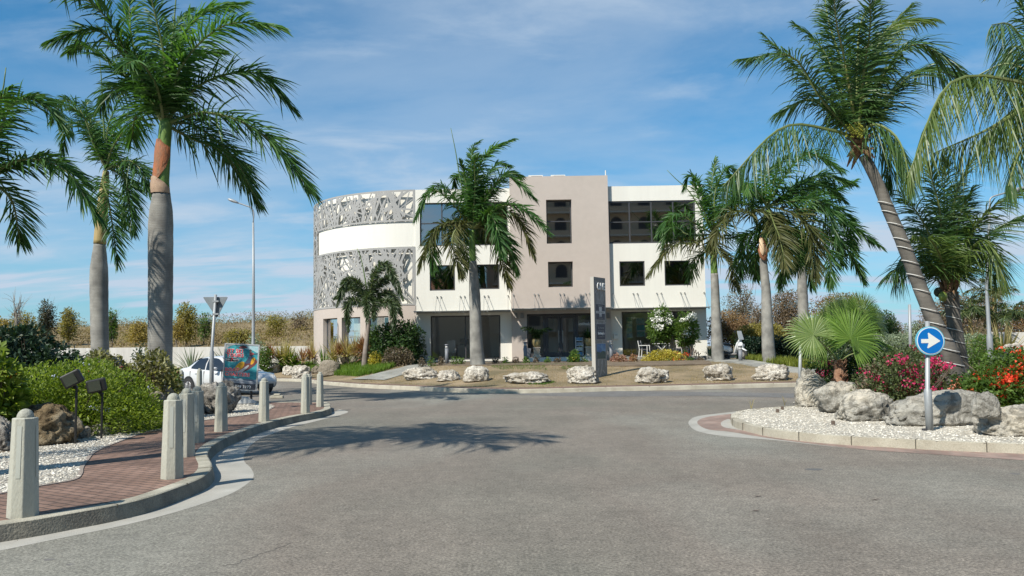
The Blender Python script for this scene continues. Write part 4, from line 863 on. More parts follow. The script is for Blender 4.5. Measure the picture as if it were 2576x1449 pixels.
# central royal palm
def c4(*l): return [(1006.3+x/3.291,314.5+y/3.291) for x,y in l]
palm('royal_palm','royal palm standing before the middle of the building, behind a round boulder',40.0,
 [(1202,920,39),(1198,860,32),(1196,800,29),(1194,740,28),(1191,690,23),(1190,657,18)],(1190,575),
 [(c4((640,420),(740,220),(930,120)),-.8,BR),(c4((590,400),(600,200),(650,140)),.7),(c4((560,560),(520,380),(500,300)),-.7),(c4((440,660),(270,540),(130,760)),-.9),(c4((480,640),(330,500),(220,560)),1.3),
  (c4((720,600),(880,420),(1110,600)),-.6),(c4((760,560),(880,400),(1000,420)),1.4),(c4((800,690),(1000,680),(1230,890)),-.8),(c4((800,720),(980,780),(1100,1080)),.3,OL),(c4((740,740),(800,860),(840,1080)),-1.6),(c4((760,800),(880,950),(960,1220)),.8),(c4((480,800),(300,860),(160,1180)),-.7,OL),(c4((440,820),(280,920),(270,1190)),.8),(c4((500,830),(430,960),(500,1240)),-1.4,OL),
  (c4((700,860),(820,1050),(900,1330)),1.5,OL),(c4((540,480),(470,420),(450,500)),1.5),(c4((690,500),(800,330),(900,330)),1.6),(c4((620,500),(620,300),(700,250)),-1.5),(c4((520,850),(540,1000),(560,1180)),1.8)],
 hF,shaft=[(1189,660,17),(1188,625,17),(1187,598,15),(1188,580,13)],L=.85,droop=.42,per=24,wd=.07,spear=[(1160,460),(1146,380),(1134,322)],group='royal palms',plume=.45,rw=.05)
# right royal palms
def d6(*l): return [(1792.5+x/3.291,314.5+y/3.291) for x,y in l]
palm('royal_palm','royal palm at the right corner of the building, behind a boulder, with bright green crownshaft',40.5,
 [(1807,920,33),(1804,860,29),(1801,800,24),(1799,730,21),(1797,688,19)],(1796,590),
 [([(1750,480),(1745,450)],-.5,BR),([(1770,500),(1740,440),(1722,470)],.6),([(1745,560),(1700,540),(1655,590)],-.8),([(1750,610),(1690,620),(1632,690)],-.6,OL),([(1730,590),(1690,570),(1665,640)],1.2),([(1800,480),(1830,420),(1860,450)],.7),([(1830,520),(1870,480),(1900,560)],-.7),([(1830,600),(1870,600),(1900,690)],.7),([(1810,640),(1840,660),(1850,720)],-1.0,OL),([(1780,630),(1750,650),(1735,700)],1.2),([(1790,480),(1800,400)],1.3),([(1830,560),(1850,470),(1830,430)],-1.2,BR)],
 hF,shaft=[(1797,690,18),(1795,650,17),(1793,620,14),(1794,600,12)],L=.9,droop=.42,per=24,wd=.065,spear=[(1740,490),(1700,450),(1678,428)],group='royal palms',plume=.45,rw=.05)
palm('royal_palm','royal palm with a torn orange sheath below its crown, behind the boulder by the footpath',38.5,
 [(1936,921,35),(1932,860,31),(1929,790,27),(1927,730,23),(1922,680,20),(1920,650,19)],(1931,520),
 [(d6((500,500),(560,330),(620,260)),-.5,BR),(d6((560,480),(780,240),(1060,360)),-.8,BR),(d6((620,560),(880,420),(1150,480)),.8),(d6((700,560),(900,500),(1080,620)),1.5),(d6((620,640),(900,640),(1050,1000)),-.8),(d6((640,720),(800,850),(860,1260)),-.9,OL),(d6((500,800),(560,950),(600,1170)),-1.6,OL),(d6((340,720),(130,740),(-20,1000)),-.9,OL),(d6((380,600),(250,520),(190,620)),.8),(d6((360,680),(180,640),(60,720)),1.4),(d6((420,850),(260,950),(230,1220)),.6),(d6((460,880),(360,1050),(360,1250)),1.2),(d6((560,880),(640,1050),(570,1300)),1.4),(d6((440,560),(440,400),(520,340)),1.5),(d6((640,900),(720,1050),(700,1200)),1.8),(d6((380,560),(300,480),(280,540)),-1.0,BR)],
 hF,shaft=[(1920,650,18),(1922,615,17),(1926,570,15),(1930,530,12)],L=1.0,droop=.42,per=24,wd=.07,group='royal palms',plume=.45,rw=.05)
o=[o for o in bpy.data.objects if o.name=='royal_palm.005'][0]
sheath([(1916,598,.10,60,150),(1917,612,.16,30,160),(1919,630,.25,0,170),(1920,646,.2,20,160),(1921,655,.1,50,120)],38.3,m_husk,'torn_sheath',o)
sheath([(1914,600,.10,50,150),(1915,615,.14,40,150),(1917,632,.15,30,150),(1918,642,.05,50,120)],38.12,mat('raw_sheath',(.72,.52,.34),.7),'raw_wood',o)
palm('royal_palm','dark shaded royal palm farther back to the right of the torn one',46,
 [(2022,900,28),(2021,820,27),(2020,770,26),(2018,720,24),(2016,670,18)],(2020,560),
 [(d6((850,600),(1000,560),(1180,460)),-.8,BR),(d6((900,700),(1180,860),(1390,1000)),-.8),(d6((900,800),(1100,1000),(1250,1290)),.6),(d6((820,850),(960,1050),(980,1330)),-.6),(d6((700,860),(760,1050),(820,1330)),.6),(d6((900,640),(1100,760),(1180,1040)),1.2),(d6((650,560),(700,480),(800,450)),.8),(d6((640,900),(600,1100),(560,1330)),1.2),(d6((800,560),(900,480),(1020,560)),1.5),(d6((850,900),(1000,950),(1080,1150)),1.8)],
 hF,shaft=[(2016,672,17),(2017,620,15),(2019,575,12)],L=1.0,droop=.42,per=22,wd=.075,group='royal palms',plume=.45,rw=.05)
# small foxtail palm by the curved wall
def f5(*l): return [(754.7+x/4.608,628.9+y/4.608) for x,y in l]
palm('foxtail_palm','small bushy foxtail palm with a thin leaning trunk before the curved wall',44.3,
 [(917,916,15),(921,870,13),(926,830,10),(928,800,8)],(928,765),
 [(f5((700,420),(540,350),(430,640)),-.5),(f5((700,600),(560,610),(560,930)),-.4),(f5((860,300),(1010,170),(1190,570)),-.5),(f5((900,400),(1050,330),(1170,480)),.9),(f5((900,560),(1040,500),(1180,760)),.5),(f5((900,620),(1060,620),(1090,930)),-.5),(f5((790,520),(770,640),(780,830)),-1.0),(f5((830,580),(860,660),(850,800)),-.9),(f5((720,520),(560,420),(400,560)),.9)],
 hF,mt=m_trunkd,L=.40,droop=.22,per=80,wd=.045,kind='fox',lm=lf_fox,spear=[(918,700),(908,650),(898,625)],cat='palm tree',rw=.03,wind=.05)
# ------------------------------------------------------------- coconut palms of the right island
def r4(*l): return [(1792.5+x/1.921,y/1.921) for x,y in l]
CY=dict(lm=lf_cocoy); HG=dict(hang=.5,droop=.55,plume=.15,L=.75)
CK=dict(L=.84,droop=.5,per=30,wd=.036,plume=.22,kind='coco',lm=lf_coco,rw=.04,mt=m_coco)
Wt=m_wire=mat('light_wire',(.6,.6,.58),.4)
co1=palm('coconut_palm','tall leaning coconut palm with cable rings round its curved trunk, behind the arrow sign',17.6,
 [(2400,935,48),(2385,880,42),(2360,830,38),(2338,780,36),(2315,725,34),(2290,660,33),(2262,590,31),(2236,530,30),(2210,465,28),(2188,420,27),(2172,390,27)],(2158,350),
 [(r4((560,625),(330,620),(50,900)),-.9,dict(HG,L=.82)),(r4((520,470),(380,270),(140,285)),-.6),(r4((560,540),(470,480),(320,540)),.8),(r4((640,300),(600,120),(585,-40)),-1.3,dict(L=.95,rm=m_rachy)),(r4((700,300),(720,100),(800,-20)),.6),(r4((760,340),(860,130),(1060,90)),.9,CY),(r4((820,380),(980,210),(1230,360)),-.7),(r4((860,460),(1020,330),(1230,400)),1.4),(r4((780,600),(900,680),(960,900)),-.9,dict(HG,**{})),(r4((600,400),(520,220),(400,120)),.8),(r4((640,360),(560,100),(540,-60)),1.4),(r4((720,400),(800,200),(960,20)),1.9),(r4((800,620),(860,740),(850,900)),.9,HG),(r4((560,480),(420,340),(250,170)),1.4),(r4((730,350),(760,150),(760,-40)),-1.5)],
 hfR,group='coconut palms',**CK)
def wires(P,Y,par):
    for (u,v,wpx) in P:
        c=at(u,v,Y); r=wpx/2*Y/FPX*1.08; b=MB(); pts=[c+np.array([math.cos(a)*r,math.sin(a)*r,-.05*math.cos(a)+.02*math.sin(a)]) for a in np.linspace(0,2*math.pi,15)]; b.tube(pts,.010,5,cap=False); b.build('cable_ring',m_wire,par)
wires([(2228,512,34),(2238,535,34),(2252,565,35),(2268,603,36),(2277,625,36),(2290,660,37),(2303,694,38),(2319,732,38),(2338,780,40),(2355,815,41),(2372,850,43),(2386,880,46),(2397,915,48)],17.6,co1)
b=MB(); rs=random.Random(3)
for k in range(22):
    a=rs.uniform(0,6.28); c=at(2160+rs.uniform(-6,6),372+rs.uniform(-14,14),17.6); e=c+np.array([math.cos(a)*.3,math.sin(a)*.3,rs.uniform(-.35,.3)]); b.tube([c,(c+e)/2+[0,0,.05],e],[.06,.05,.012],6)
b.build('leaf_bases',m_fibre,co1,True)
def nuts(par,l,Y,m,r0=.09):
    for (u,v) in l:
        b=MB(); c=at(u,v,Y-.35); b.lathe(c,[(.001,-r0*1.2),(r0*.6,-r0),(r0,-r0*.2),(r0*.9,r0*.5),(r0*.45,r0*1.05),(.001,r0*1.15)],10); b.build('coconut',m,par,True)
b=MB()
for k in range(60):
    c=at(2150+rs.uniform(-22,22),328+rs.uniform(-16,18),17.3); b.lathe(c,[(.001,-.03),(.028,0),(.001,.03)],6)
b.build('flower_cluster',mat('yellow_green_buds',(.30,.30,.04),.6),co1)
def r8(*l): return [(2264+x/2.88,408.8+y/2.88) for x,y in l]
co2=palm('coconut_palm','short coconut palm with upright fronds and ringed dark trunk, right of the leaning one',19.5,
 [(2414,930,42),(2409,880,38),(2403,835,35),(2398,795,33),(2394,760,36),(2390,735,38)],(2385,722),
 [(r8((310,600),(280,300),(200,20)),-.8),(r8((330,560),(320,250),(330,-20)),.7),(r8((390,560),(400,250),(530,-40)),-.6),(r8((400,600),(440,360),(530,190)),-.9),(r8((260,640),(150,400),(0,220)),-.6,dict(L=.9)),(r8((500,560),(640,350),(880,200)),-1.0,dict(lm=lf_cocoy,L=.9)),(r8((520,640),(700,480),(900,380)),.9),(r8((300,700),(220,560),(100,530)),-1.4,CY),(r8((480,680),(620,560),(760,860)),-.9,dict(CY,hang=.3)),(r8((240,740),(60,640),(-40,860)),.8,dict(hang=.3)),(r8((280,640),(160,500),(60,480)),1.2),(r8((460,700),(620,620),(700,840)),1.0,dict(hang=.3)),(r8((350,600),(370,350),(430,150)),1.4),(r8((250,760),(80,720),(-90,820)),-.4)],
 hfR,group='coconut palms',**CK)
wires([(2395,772,34),(2400,800,33),(2402,830,34),(2406,860,37),(2410,895,40)],19.5,co2)
b=MB()
for k in range(34):
    a=rs.uniform(0,6.28); c=at(2390+rs.uniform(-9,9),745+rs.uniform(-25,40),19.5); e=c+np.array([math.cos(a)*.2,math.sin(a)*.2,rs.uniform(.1,.6)]); b.tube([c,(c+e)/2,e],[.08,.06,.01],6)
b.build('leaf_bases',m_fibre,co2,True)
nuts(co2,[(2372,746)],19.5,mat('coconut_green',(.22,.28,.06),.4),.10); nuts(co2,[(2360,735)],19.7,mat('coconut_dark',(.04,.05,.03),.6),.10)
co3=palm('coconut_palm','coconut palm at the right edge with its trunk outside the frame and long arching fronds',14.5,
 [(2700,990,50),(2720,800,46),(2712,600,42),(2690,460,38),(2670,330,36)],(2660,250),
 [(r4((1500,400),(1150,400),(940,860)),-.9,dict(CY,hang=.55,L=.8,droop=.5,plume=.12)),(r4((1520,520),(1300,640),(1070,740)),-.4,dict(CY,hang=.6,plume=.12)),(r4((1500,330),(1400,310),(1270,370)),.8,HG),(r4((1530,250),(1440,120),(1350,120)),-.7,HG),(r4((1560,200),(1470,-20),(1360,-40)),.6),(r4((1560,620),(1480,740),(1430,900)),-.6,HG),(r4((1600,100),(1560,-100),(1500,-200)),-.8),(r4((1560,300),(1450,220),(1380,330)),1.2,HG),(r4((1540,480),(1420,560),(1290,680)),.9,HG),(r4((1750,300),(1900,200),(2050,300)),0),(r4((1750,450),(1850,500),(1950,700)),-.5),(r4((1680,200),(1750,50),(1850,0)),.5)],
 hfR,group='coconut palms',**CK)
# ------------------------------------------------------------- foliage helpers
def leafcloud(blobs,n,size,seed=0,aspect=.45,shell=.55,tilt=.9,up=.25):
    """blobs: [(cx,cy,cz,rx,ry,rz)]; n leaf blades, each a folded diamond"""
    r=np.random.default_rng(seed); B_=np.array(blobs,float); vol=(B_[:,3]*B_[:,4]*B_[:,5])**.75; k=r.choice(len(B_),n,p=vol/vol.sum())
    d=r.normal(size=(n,3)); d/=np.linalg.norm(d,axis=1)[:,None]; rad=np.where(r.random(n)<shell,r.uniform(.82,1.08,n),r.random(n)**.5)
    c=B_[k,:3]+d*B_[k,3:]*rad[:,None]
    a=d*np.array([1,1,.8])+r.normal(0,tilt,(n,3))+np.array([0,0,up]); a/=np.linalg.norm(a,axis=1)[:,None]     # leaf direction
    s=np.cross(a,r.normal(size=(n,3))); s/=np.linalg.norm(s,axis=1)[:,None]
    L_=size*r.uniform(.65,1.3,n)[:,None]
    V=np.stack([c,c+a*L_*.5+s*L_*aspect*.5,c+a*L_+np.array([0,0,-.12])*L_,c+a*L_*.5-s*L_*aspect*.5],1).reshape(-1,3)
    o=np.arange(n)*4; return V,np.stack([o,o+1,o+2,o+3],1)
def blades(P,h,w_,seed=0,spread=.5,per=1,bend=.35):
    r=np.random.default_rng(seed); P=np.repeat(np.array(P,float),per,0); n=len(P)
    a=r.uniform(0,2*math.pi,n); d=np.stack([np.cos(a),np.sin(a),np.zeros(n)],1); H=(h*r.uniform(.5,1.25,n))[:,None]; s=np.stack([-d[:,1],d[:,0],np.zeros(n)],1)*w_
    up=np.array([0,0,1.]); sp=(spread*r.uniform(.1,1,n))[:,None]
    m=P+up*H*.6+d*H*sp*.4; t=P+up*H*(1-bend*sp)+d*H*sp
    V=np.stack([P-s,P+s,m+s*.7,m-s*.7,t],1).reshape(-1,3); o=np.arange(n)*5
    return V,[tuple(x) for x in np.stack([o,o+1,o+2,o+3],1).tolist()]+[tuple(x) for x in np.stack([o+3,o+2,o+4],1).tolist()]
def stems(c,h,r,n,m,parent,seed=0,w_=.02,name='stem'):
    rs=random.Random(seed); b=MB()
    for k in range(n):
        a=rs.uniform(0,6.28); q=rs.uniform(.2,1)*r; x=c[0]+rs.uniform(-.1,.1)*r; y=c[1]+rs.uniform(-.1,.1)*r
        e=(c[0]+math.cos(a)*q,c[1]+math.sin(a)*q,c[2]+h*rs.uniform(.6,1)); mid=((x+e[0])/2+rs.uniform(-.1,.1)*r,(y+e[1])/2,(c[2]+e[2])/2)
        b.tube([(x,y,c[2]-.05),mid,e],[w_,w_*.7,w_*.25],5)
    return b.build(name,m,parent)
G_green=leaf('leaf_green',[(.04,.085,.015),(.08,.15,.025),(.15,.23,.045)],.5,.35)
G_lime=leaf('leaf_lime',[(.08,.13,.018),(.17,.24,.03),(.30,.37,.06)],.5,.4)
G_dark=leaf('leaf_dark',[(.012,.03,.018),(.022,.05,.028),(.04,.075,.04)],.5,.15)
G_deep=leaf('leaf_deep',[(.012,.035,.010),(.03,.07,.015),(.06,.11,.025)],.45,.2)
G_crot=leaf('leaf_variegated',[(.06,.06,.025),(.17,.17,.06),(.50,.48,.28)],.5,.3)
G_brown=leaf('leaf_brown_purple',[(.06,.045,.035),(.13,.10,.07),(.22,.18,.11)],.6,.2)
G_yel=leaf('leaf_yellow',[(.20,.17,.02),(.42,.36,.05),(.62,.55,.13)],.5,.3)
G_grey=leaf('leaf_silver',[(.11,.15,.09),(.20,.25,.16),(.36,.41,.30)],.6,.2)
G_dry=leaf('leaf_dry',[(.11,.085,.06),(.19,.145,.10),(.28,.21,.14)],.8,.2)
G_rust=leaf('leaf_rust',[(.14,.085,.05),(.22,.14,.075),(.30,.22,.10)],.8,.2)
G_olive=leaf('leaf_olive',[(.14,.13,.045),(.25,.22,.065),(.38,.33,.09)],.7,.4)
G_gold=leaf('scrub_gold',[(.20,.15,.05),(.32,.25,.07),(.42,.33,.10)],.8,.25)
G_pink=leaf('leaf_pinkish',[(.20,.07,.05),(.36,.20,.16),(.5,.42,.32)],.6,.3)
G_redtan=leaf('leaf_red_tan',[(.20,.08,.05),(.31,.17,.10),(.42,.34,.20)],.6,.3)
G_tan=leaf('leaf_tan',[(.24,.20,.09),(.38,.33,.16),(.5,.45,.25)],.6,.3)
F_white=mat('white_petals',(.85,.85,.80),.6); F_pink=leaf('magenta_petals',[(.42,.02,.10),(.60,.03,.16),(.72,.10,.22)],.6,.35); F_red=leaf('red_petals',[(.70,.04,.02),(.85,.08,.03),(.85,.20,.10)],.6,.3); F_blue=mat('pale_blue_petals',(.55,.6,.8),.6); F_cor=leaf('coral_petals',[(.7,.18,.10),(.8,.35,.25)],.6,.35)
m_twig=mat('twig',(.12,.09,.07),.9); m_twigp=mat('pale_twig',(.30,.26,.21),.9); m_bark=mat('bark',(.16,.13,.10),.95,(.24,.20,.16),5,bump=.8,bscale=20)
def bushbox(u0,u1,v0,v1,Y,nb=7,seed=0,dep=.8,basez=None,rs=.42,flat=.62):
    """blobs that fill the picture box at depth Y"""
    r=random.Random(seed); a=at(u0,v1,Y); c=at(u1,v0,Y); x0,x1=a[0],c[0]; z0=a[2] if basez is None else basez; z1=c[2]; W=x1-x0; H=z1-z0; D=min(W,H*1.6)*dep; out=[]
    for k in range(nb):
        t=(k+.5)/nb; rx=W*rs/(nb**.5)*r.uniform(.9,1.4); rz=H*r.uniform(.30,.42); x=x0+rx+(W-2*rx)*t+r.uniform(-.05,.05)*W; zt=z0+(H)*(1-abs(2*t-1)**2.4*(1-flat))
        y=Y+r.uniform(-.5,.5)*D*.6; out.append((x,y,zt-rz,rx,max(.15,D*.33),rz)) if r.random()<.9 else None; out.append((x+r.uniform(-.2,.2)*rx,y,z0+rz*.7,rx*1.1,max(.15,D*.38),rz))
    return out,((x0+x1)/2,Y,z0),W,H
def bush(name,label,cat,box,Y,n,size,m,seed=0,nb=7,group=None,stemn=8,stemm=None,flow=None,aspect=.45,hf=None,shell=.6,dep=.8,flat=.62,up=.25,tilt=.9,rs=.42,one=False,prof=None,air=False):
    c0=at((box[0]+box[1])/2,box[3],Y); bz=None if hf is None else min(float(c0[2]),float(hf(c0[0],Y)))
    if air: bz=None
    bl,c,W,H=bushbox(*box,Y,nb,seed,dep,bz,rs,flat); z0=c[2]
    if hf is not None: z0=float(hf(c[0],Y))
    V,F=leafcloud(bl,n,size,seed,aspect,shell,tilt,up); V[:,2]=np.maximum(V[:,2],z0-.05)
    if prof: t_=np.repeat((V[::4,0]-V[:,0].min())/np.ptp(V[:,0]),4); V[:,2]=z0+(V[:,2]-z0)*np.interp(t_,*prof)
    root=empty(name,(c[0],c[1],z0),label,cat,group); obj('foliage',V,F,m,root)
    if stemn: stems((c[0],c[1],z0),H*.8+(c[2]-z0),W*.4,stemn,stemm or m_twig,root,seed,w_=max(.012,H*.012))
    if flow:
        mf,cl,per,fs=flow; r=np.random.default_rng(seed+5); b_=[]
        for k in range(cl):
            q=bl[r.integers(len(bl))]; d=r.normal(size=3); d[2]=abs(d[2])*.8; d[1]=-abs(d[1]); d/=np.linalg.norm(d); s=r.uniform(.6,1.3); b_.append((q[0]+d[0]*q[3],q[1]+d[1]*q[4],max(z0+.05,q[2]+d[2]*q[5]),fs*2.5*s,fs*2.5*s,fs*1.5*s))
        V,F=leafcloud(b_,cl*per,fs,seed+9,.9,.5); obj('flowers',V,F,mf,root)
    return root
# ------------------------------------------------------------- left garden
bush('hedge','large dark green hedge behind the left garden','hedge',(-120,236,815,960),19.5,15000,.17,G_dark,1,9,prof=([0,.55,.8,1],[1,.97,.75,.5]),hf=hfL,flat=.8,stemn=10,dep=1.0)
bush('shrub','bright broad-leaved shrub at the left edge, before the dark hedge','shrub',(-90,62,852,1030),13.4,2300,.17,G_lime,2,5,hf=hfL,aspect=.5,flow=(F_red,3,14,.05))
bush('shrub','wide sunny green shrub with small pale blue flowers round the floodlights','shrub',(10,404,902,1068),15.4,34000,.08,G_lime,3,11,prof=([0,.62,.85,1],[1,1,.7,.35]),hf=hfL,up=.75,aspect=.36,flow=(F_blue,26,8,.03),stemn=16,dep=1.1)
bush('shrub','dark green shrub at the far left behind the brown boulder','shrub',(-60,110,960,1090),14.8,5000,.12,G_deep,4,5,hf=hfL)
bush('variegated_shrub','cream and green variegated shrub before the second royal palm','shrub',(165,340,882,985),17.5,6500,.10,G_crot,5,6,hf=hfL,flow=(F_red,4,16,.035),aspect=.6)
bush('variegated_shrub','twiggy brownish variegated shrub before the tallest royal palm','shrub',(300,452,878,975),18.2,5500,.10,G_crot,6,6,hf=hfL,stemn=60,stemm=m_twig,aspect=.6)
bush('shrub','fine grey-green shrub between the two royal palm trunks','shrub',(330,390,858,905),24,1200,.10,G_grey,7,3,hf=hfL)
bush('shrub','small green plant at the foot of the tallest palm, left of the rocks','shrub',(425,452,930,985),20.5,900,.12,G_green,8,3,hf=hfL,flow=(F_red,2,10,.04))
# ------------------------------------------------------------- rocks
RK_pale=rockmat('pale_coral_rock',(.40,.36,.29),(.62,.57,.49),(.80,.76,.68),(.15,.125,.10))
RK_grey=rockmat('grey_rock',(.28,.27,.245),(.46,.44,.39),(.72,.65,.53),(.13,.12,.10),1.0)
RK_brown=rockmat('brown_rock',(.16,.115,.07),(.29,.22,.13),(.45,.40,.30),(.05,.035,.02),1.6)
RK_dark=rockmat('dark_pitted_rock',(.15,.14,.13),(.34,.32,.29),(.66,.62,.56),(.04,.035,.03),1.8)
RK_tan=rockmat('smooth_tan_rock',(.25,.215,.165),(.30,.26,.205),(.36,.32,.26),(.20,.17,.13),.9)
def rock(label,u0,u1,v0,v1,hf,m,seed=1,rough=.22,Y=None,sub=5,dep=.75,shape=None,name='boulder',group=None,ground=None,frq=1.5):
    uc=(u0+u1)/2
    if Y is None:
        g=ground(uc,v1) if ground else gG(uc,v1,hf,5,48)
    else: g=at(uc,v1,Y)
    Y=g[1]; W=(u1-u0)*Y/FPX; top=at(uc,v0,Y)[2]; H=top-g[2]; z0=g[2]; yc=Y+W*dep*.32
    s=(Y+W*dep*.25)/Y; W*=s; H=(at(uc,v0,yc)[2]-z0)
    bm=bmesh.new(); bmesh.ops.create_icosphere(bm,subdivisions=sub,radius=1); o3=Vector((seed*7.3,seed*3.1,seed))
    for v in bm.verts:
        p=v.co.normalized(); d=1+rough*1.3*noise.noise(p*frq*.7+o3)+rough*.7*noise.noise(p*frq*2.2+o3)+rough*.35*noise.ridged_multi_fractal(p*frq*2.5+o3,.9,2.1,4,1,2)*.35-rough*.1
        d+=rough*.45*noise.noise(p*frq*6+o3)-rough*.5*max(0,noise.noise(p*frq*3.3+o3*2))
        q=p*d; k=3.2; n_=(abs(p.x)**k+abs(p.y)**k+abs(p.z)**k)**(1/k); q/=n_**.7        # blockier than a ball
        v.co=q
    P=np.array([v.co[:] for v in bm.verts]); F=[tuple(v.index for v in f.verts) for f in bm.faces]; bm.free()
    if shape is not None: P=shape(P)
    P[:,2]=np.where(P[:,2]<-.35,-.35+(P[:,2]+.35)*.4,P[:,2]); lo=-.5
    mn,mx_=P.min(0),P.max(0); P[:,0]=(P[:,0]-(mn[0]+mx_[0])/2)/(mx_[0]-mn[0])*W; P[:,1]=(P[:,1])/(mx_[1]-mn[1])*W*dep; P[:,2]=(P[:,2]-lo)/(mx_[2]-lo)*H
    P+=np.array([g[0]*yc/Y,yc,z0-.0]); o=obj(name,P,F,m,None,True)
    o.data.transform(Matrix.Translation(-Vector((float(g[0]),float(yc),float(z0))))); o.location=(float(g[0]),float(yc),float(z0))
    return tag(o,label,'rock',group or 'landscape boulders')
n11=lambda x,y:.15
rock('big brown pitted boulder behind the nearest bollard',22,202,1012,1121,n11,RK_brown,1,.22)
rock('dark rock at the left edge, left of the brown boulder',-40,34,1045,1136,n11,RK_dark,2,.25)
rock('small white pitted rock leaning on the right side of the brown boulder',188,226,1066,1104,n11,RK_pale,3,.3)
rock('small grey rock under the green shrub beside the black pole',228,275,1062,1096,n11,RK_grey,4,.25)
rock('low dark rock under the green shrub, right of the black pole',262,336,1048,1090,n11,RK_dark,5,.3)
rock('yellowish smooth rock left of the second bollard',370,416,983,1040,hfL,RK_tan,6,.12,Y=16.5)
rock('dark flat rock behind the yellowish rock, under the brownish shrub',374,440,968,1000,hfL,RK_dark,7,.3,Y=18.0)
rock('big pitted black and white boulder behind the middle bollards',492,601,956,1042,n11,RK_dark,8,.3,dep=.8)
rock('dark pitted boulder left of the big black and white boulder',436,508,975,1046,n11,RK_dark,9,.32,Y=19.2)
# lawn rocks
gl=lambda u,v:gF(u,v)
for a in [('wide flat pale rock nearest the paved path on the lawn',1011,1106,922,955,11,.28),('low pale rock second from the paved path',1098,1163,929,958,12,.25),('round cream boulder at the foot of the central palm',1163,1231,919,961,13,.17),('long low pale rock alone in the middle of the lawn',1264,1388,934,964,14,.3),('knobbly white boulder just left of the sign pillar',1425,1510,918,965,15,.3),('pointed cream rock before the yellow shrubs',1597,1685,922,964,16,.25),('pitted boulder at the foot of the palm by the building corner',1768,1846,914,957,17,.25),('wide pitted boulder at the foot of the torn-sheath palm',1888,1992,915,957,18,.3),
          ('pale rock behind the front of the white car',664,706,911,938,19,.25),('small white rock second from the white car',711,743,918,944,20,.25),('bright white pitted rock third from the white car',731,788,918,952,21,.3),('small grey rock tucked behind the smooth round boulder',783,810,919,940,22,.25),('smooth round tan boulder on the lawn corner',801,857,905,946,23,.08)]:
    rock(*a[:5],None,RK_tan if 'smooth' in a[0] else (RK_pale if a[5]%3 else RK_grey if a[5]==22 else RK_pale),a[5],a[6],ground=gl)
# right island rocks
gi=lambda x,y:.134
def tall(P): P=P.copy(); P[:,2]+=.35*P[:,0]*-1*(P[:,2]>0); return P
rock('tall grey boulder at the left end of the right island',2003,2100,926,1024,gi,RK_grey,31,.22,shape=tall,dep=.6)
rock('broad cream and grey boulder below the fan palm',2046,2178,957,1040,gi,RK_grey,32,.2,dep=.6)
rock('grey wedge boulder, third from the left on the right island',2112,2250,979,1060,gi,RK_grey,33,.18,shape=lambda P:P+np.outer(P[:,0]*.0+(P[:,2]>0)*.2*P[:,0],[0,0,1]))
rock('widest grey boulder directly behind the arrow sign pole',2228,2470,979,1072,gi,RK_grey,34,.2,dep=.5,sub=5,shape=lambda P:P+np.outer((P[:,2]>0)*.25*P[:,0],[0,0,1]))
rock('small upright grey rock right of the widest boulder',2447,2512,984,1050,gi,RK_grey,35,.2,Y=12.6)
rock('large rounded grey boulder at the right edge of the frame',2460,2650,1016,1098,gi,RK_grey,36,.2,sub=5)
rock('cream boulder behind the red flowers at the right',2503,2575,863,905,hfR,RK_pale,37,.22,Y=24)
rock('small flat grey stone at the left foot of the tall boulder',1996,2030,1009,1021,gi,RK_grey,38,.2)
for (u,v,s) in [(1956,1037,9),(1968,1030,7),(2096,1068,8)]:
    g=gz(u,v,.14); o=MB().box(-.03,.03,-.03,.03,-.02,.07).build('stump',m_twig); o.location=Vector([float(x) for x in g]); tag(o,{1956:'short cut brown stub in the gravel, nearest the kerb',1968:'short cut brown stub in the gravel, behind the other',2096:'tiny stub in the gravel below the wedge boulder'}[u],'stub'); bevel(o,.01)
# loose pebbles on the gravel beds (real stones)
def pebbles(poly,n,box,z,s0,s1,m,label,seed,near=None):
    r=np.random.default_rng(seed); V=[];F=[]; base=np.array([(1,0,0),(-1,0,0),(0,1,0),(0,-1,0),(0,0,1),(0,0,-1)],float); fc=[(0,2,4),(2,1,4),(1,3,4),(3,0,4),(2,0,5),(1,2,5),(3,1,5),(0,3,5)]
    k=0; t=0
    while k<n and t<n*12:
        t+=1; x=r.uniform(box[0],box[1]); y=box[2]+(box[3]-box[2])*r.random()**1.7
        if not inside(x,y,poly): continue
        q=base*r.uniform(.6,1.3,(6,1))*np.array([1,.8,.55])*r.uniform(s0,s1); a=r.uniform(0,6.28); c,s=math.cos(a),math.sin(a); q=q@np.array([[c,s,0],[-s,c,0],[0,0,1]])
        o=len(V); V.extend((q+[x,y,z+.004]).tolist()); F.extend([tuple(i+o for i in f) for f in fc]); k+=1
    o=obj('gravel_stones',V,F,m); tag(o,label,kind='stuff',cat='gravel'); return o
pb=leaf('pebble',[(.40,.36,.30),(.58,.55,.48),(.74,.71,.65)],.85,0.0,.2)
pebbles(garden,9000,(-9,-2.5,7.4,24),.152,.012,.028,pb,'loose white pebbles of the left gravel bed',1)
pebbles(isl,11000,(4.4,12,10.5,20),.134,.012,.026,pb,'loose cream pebbles of the right island',2)
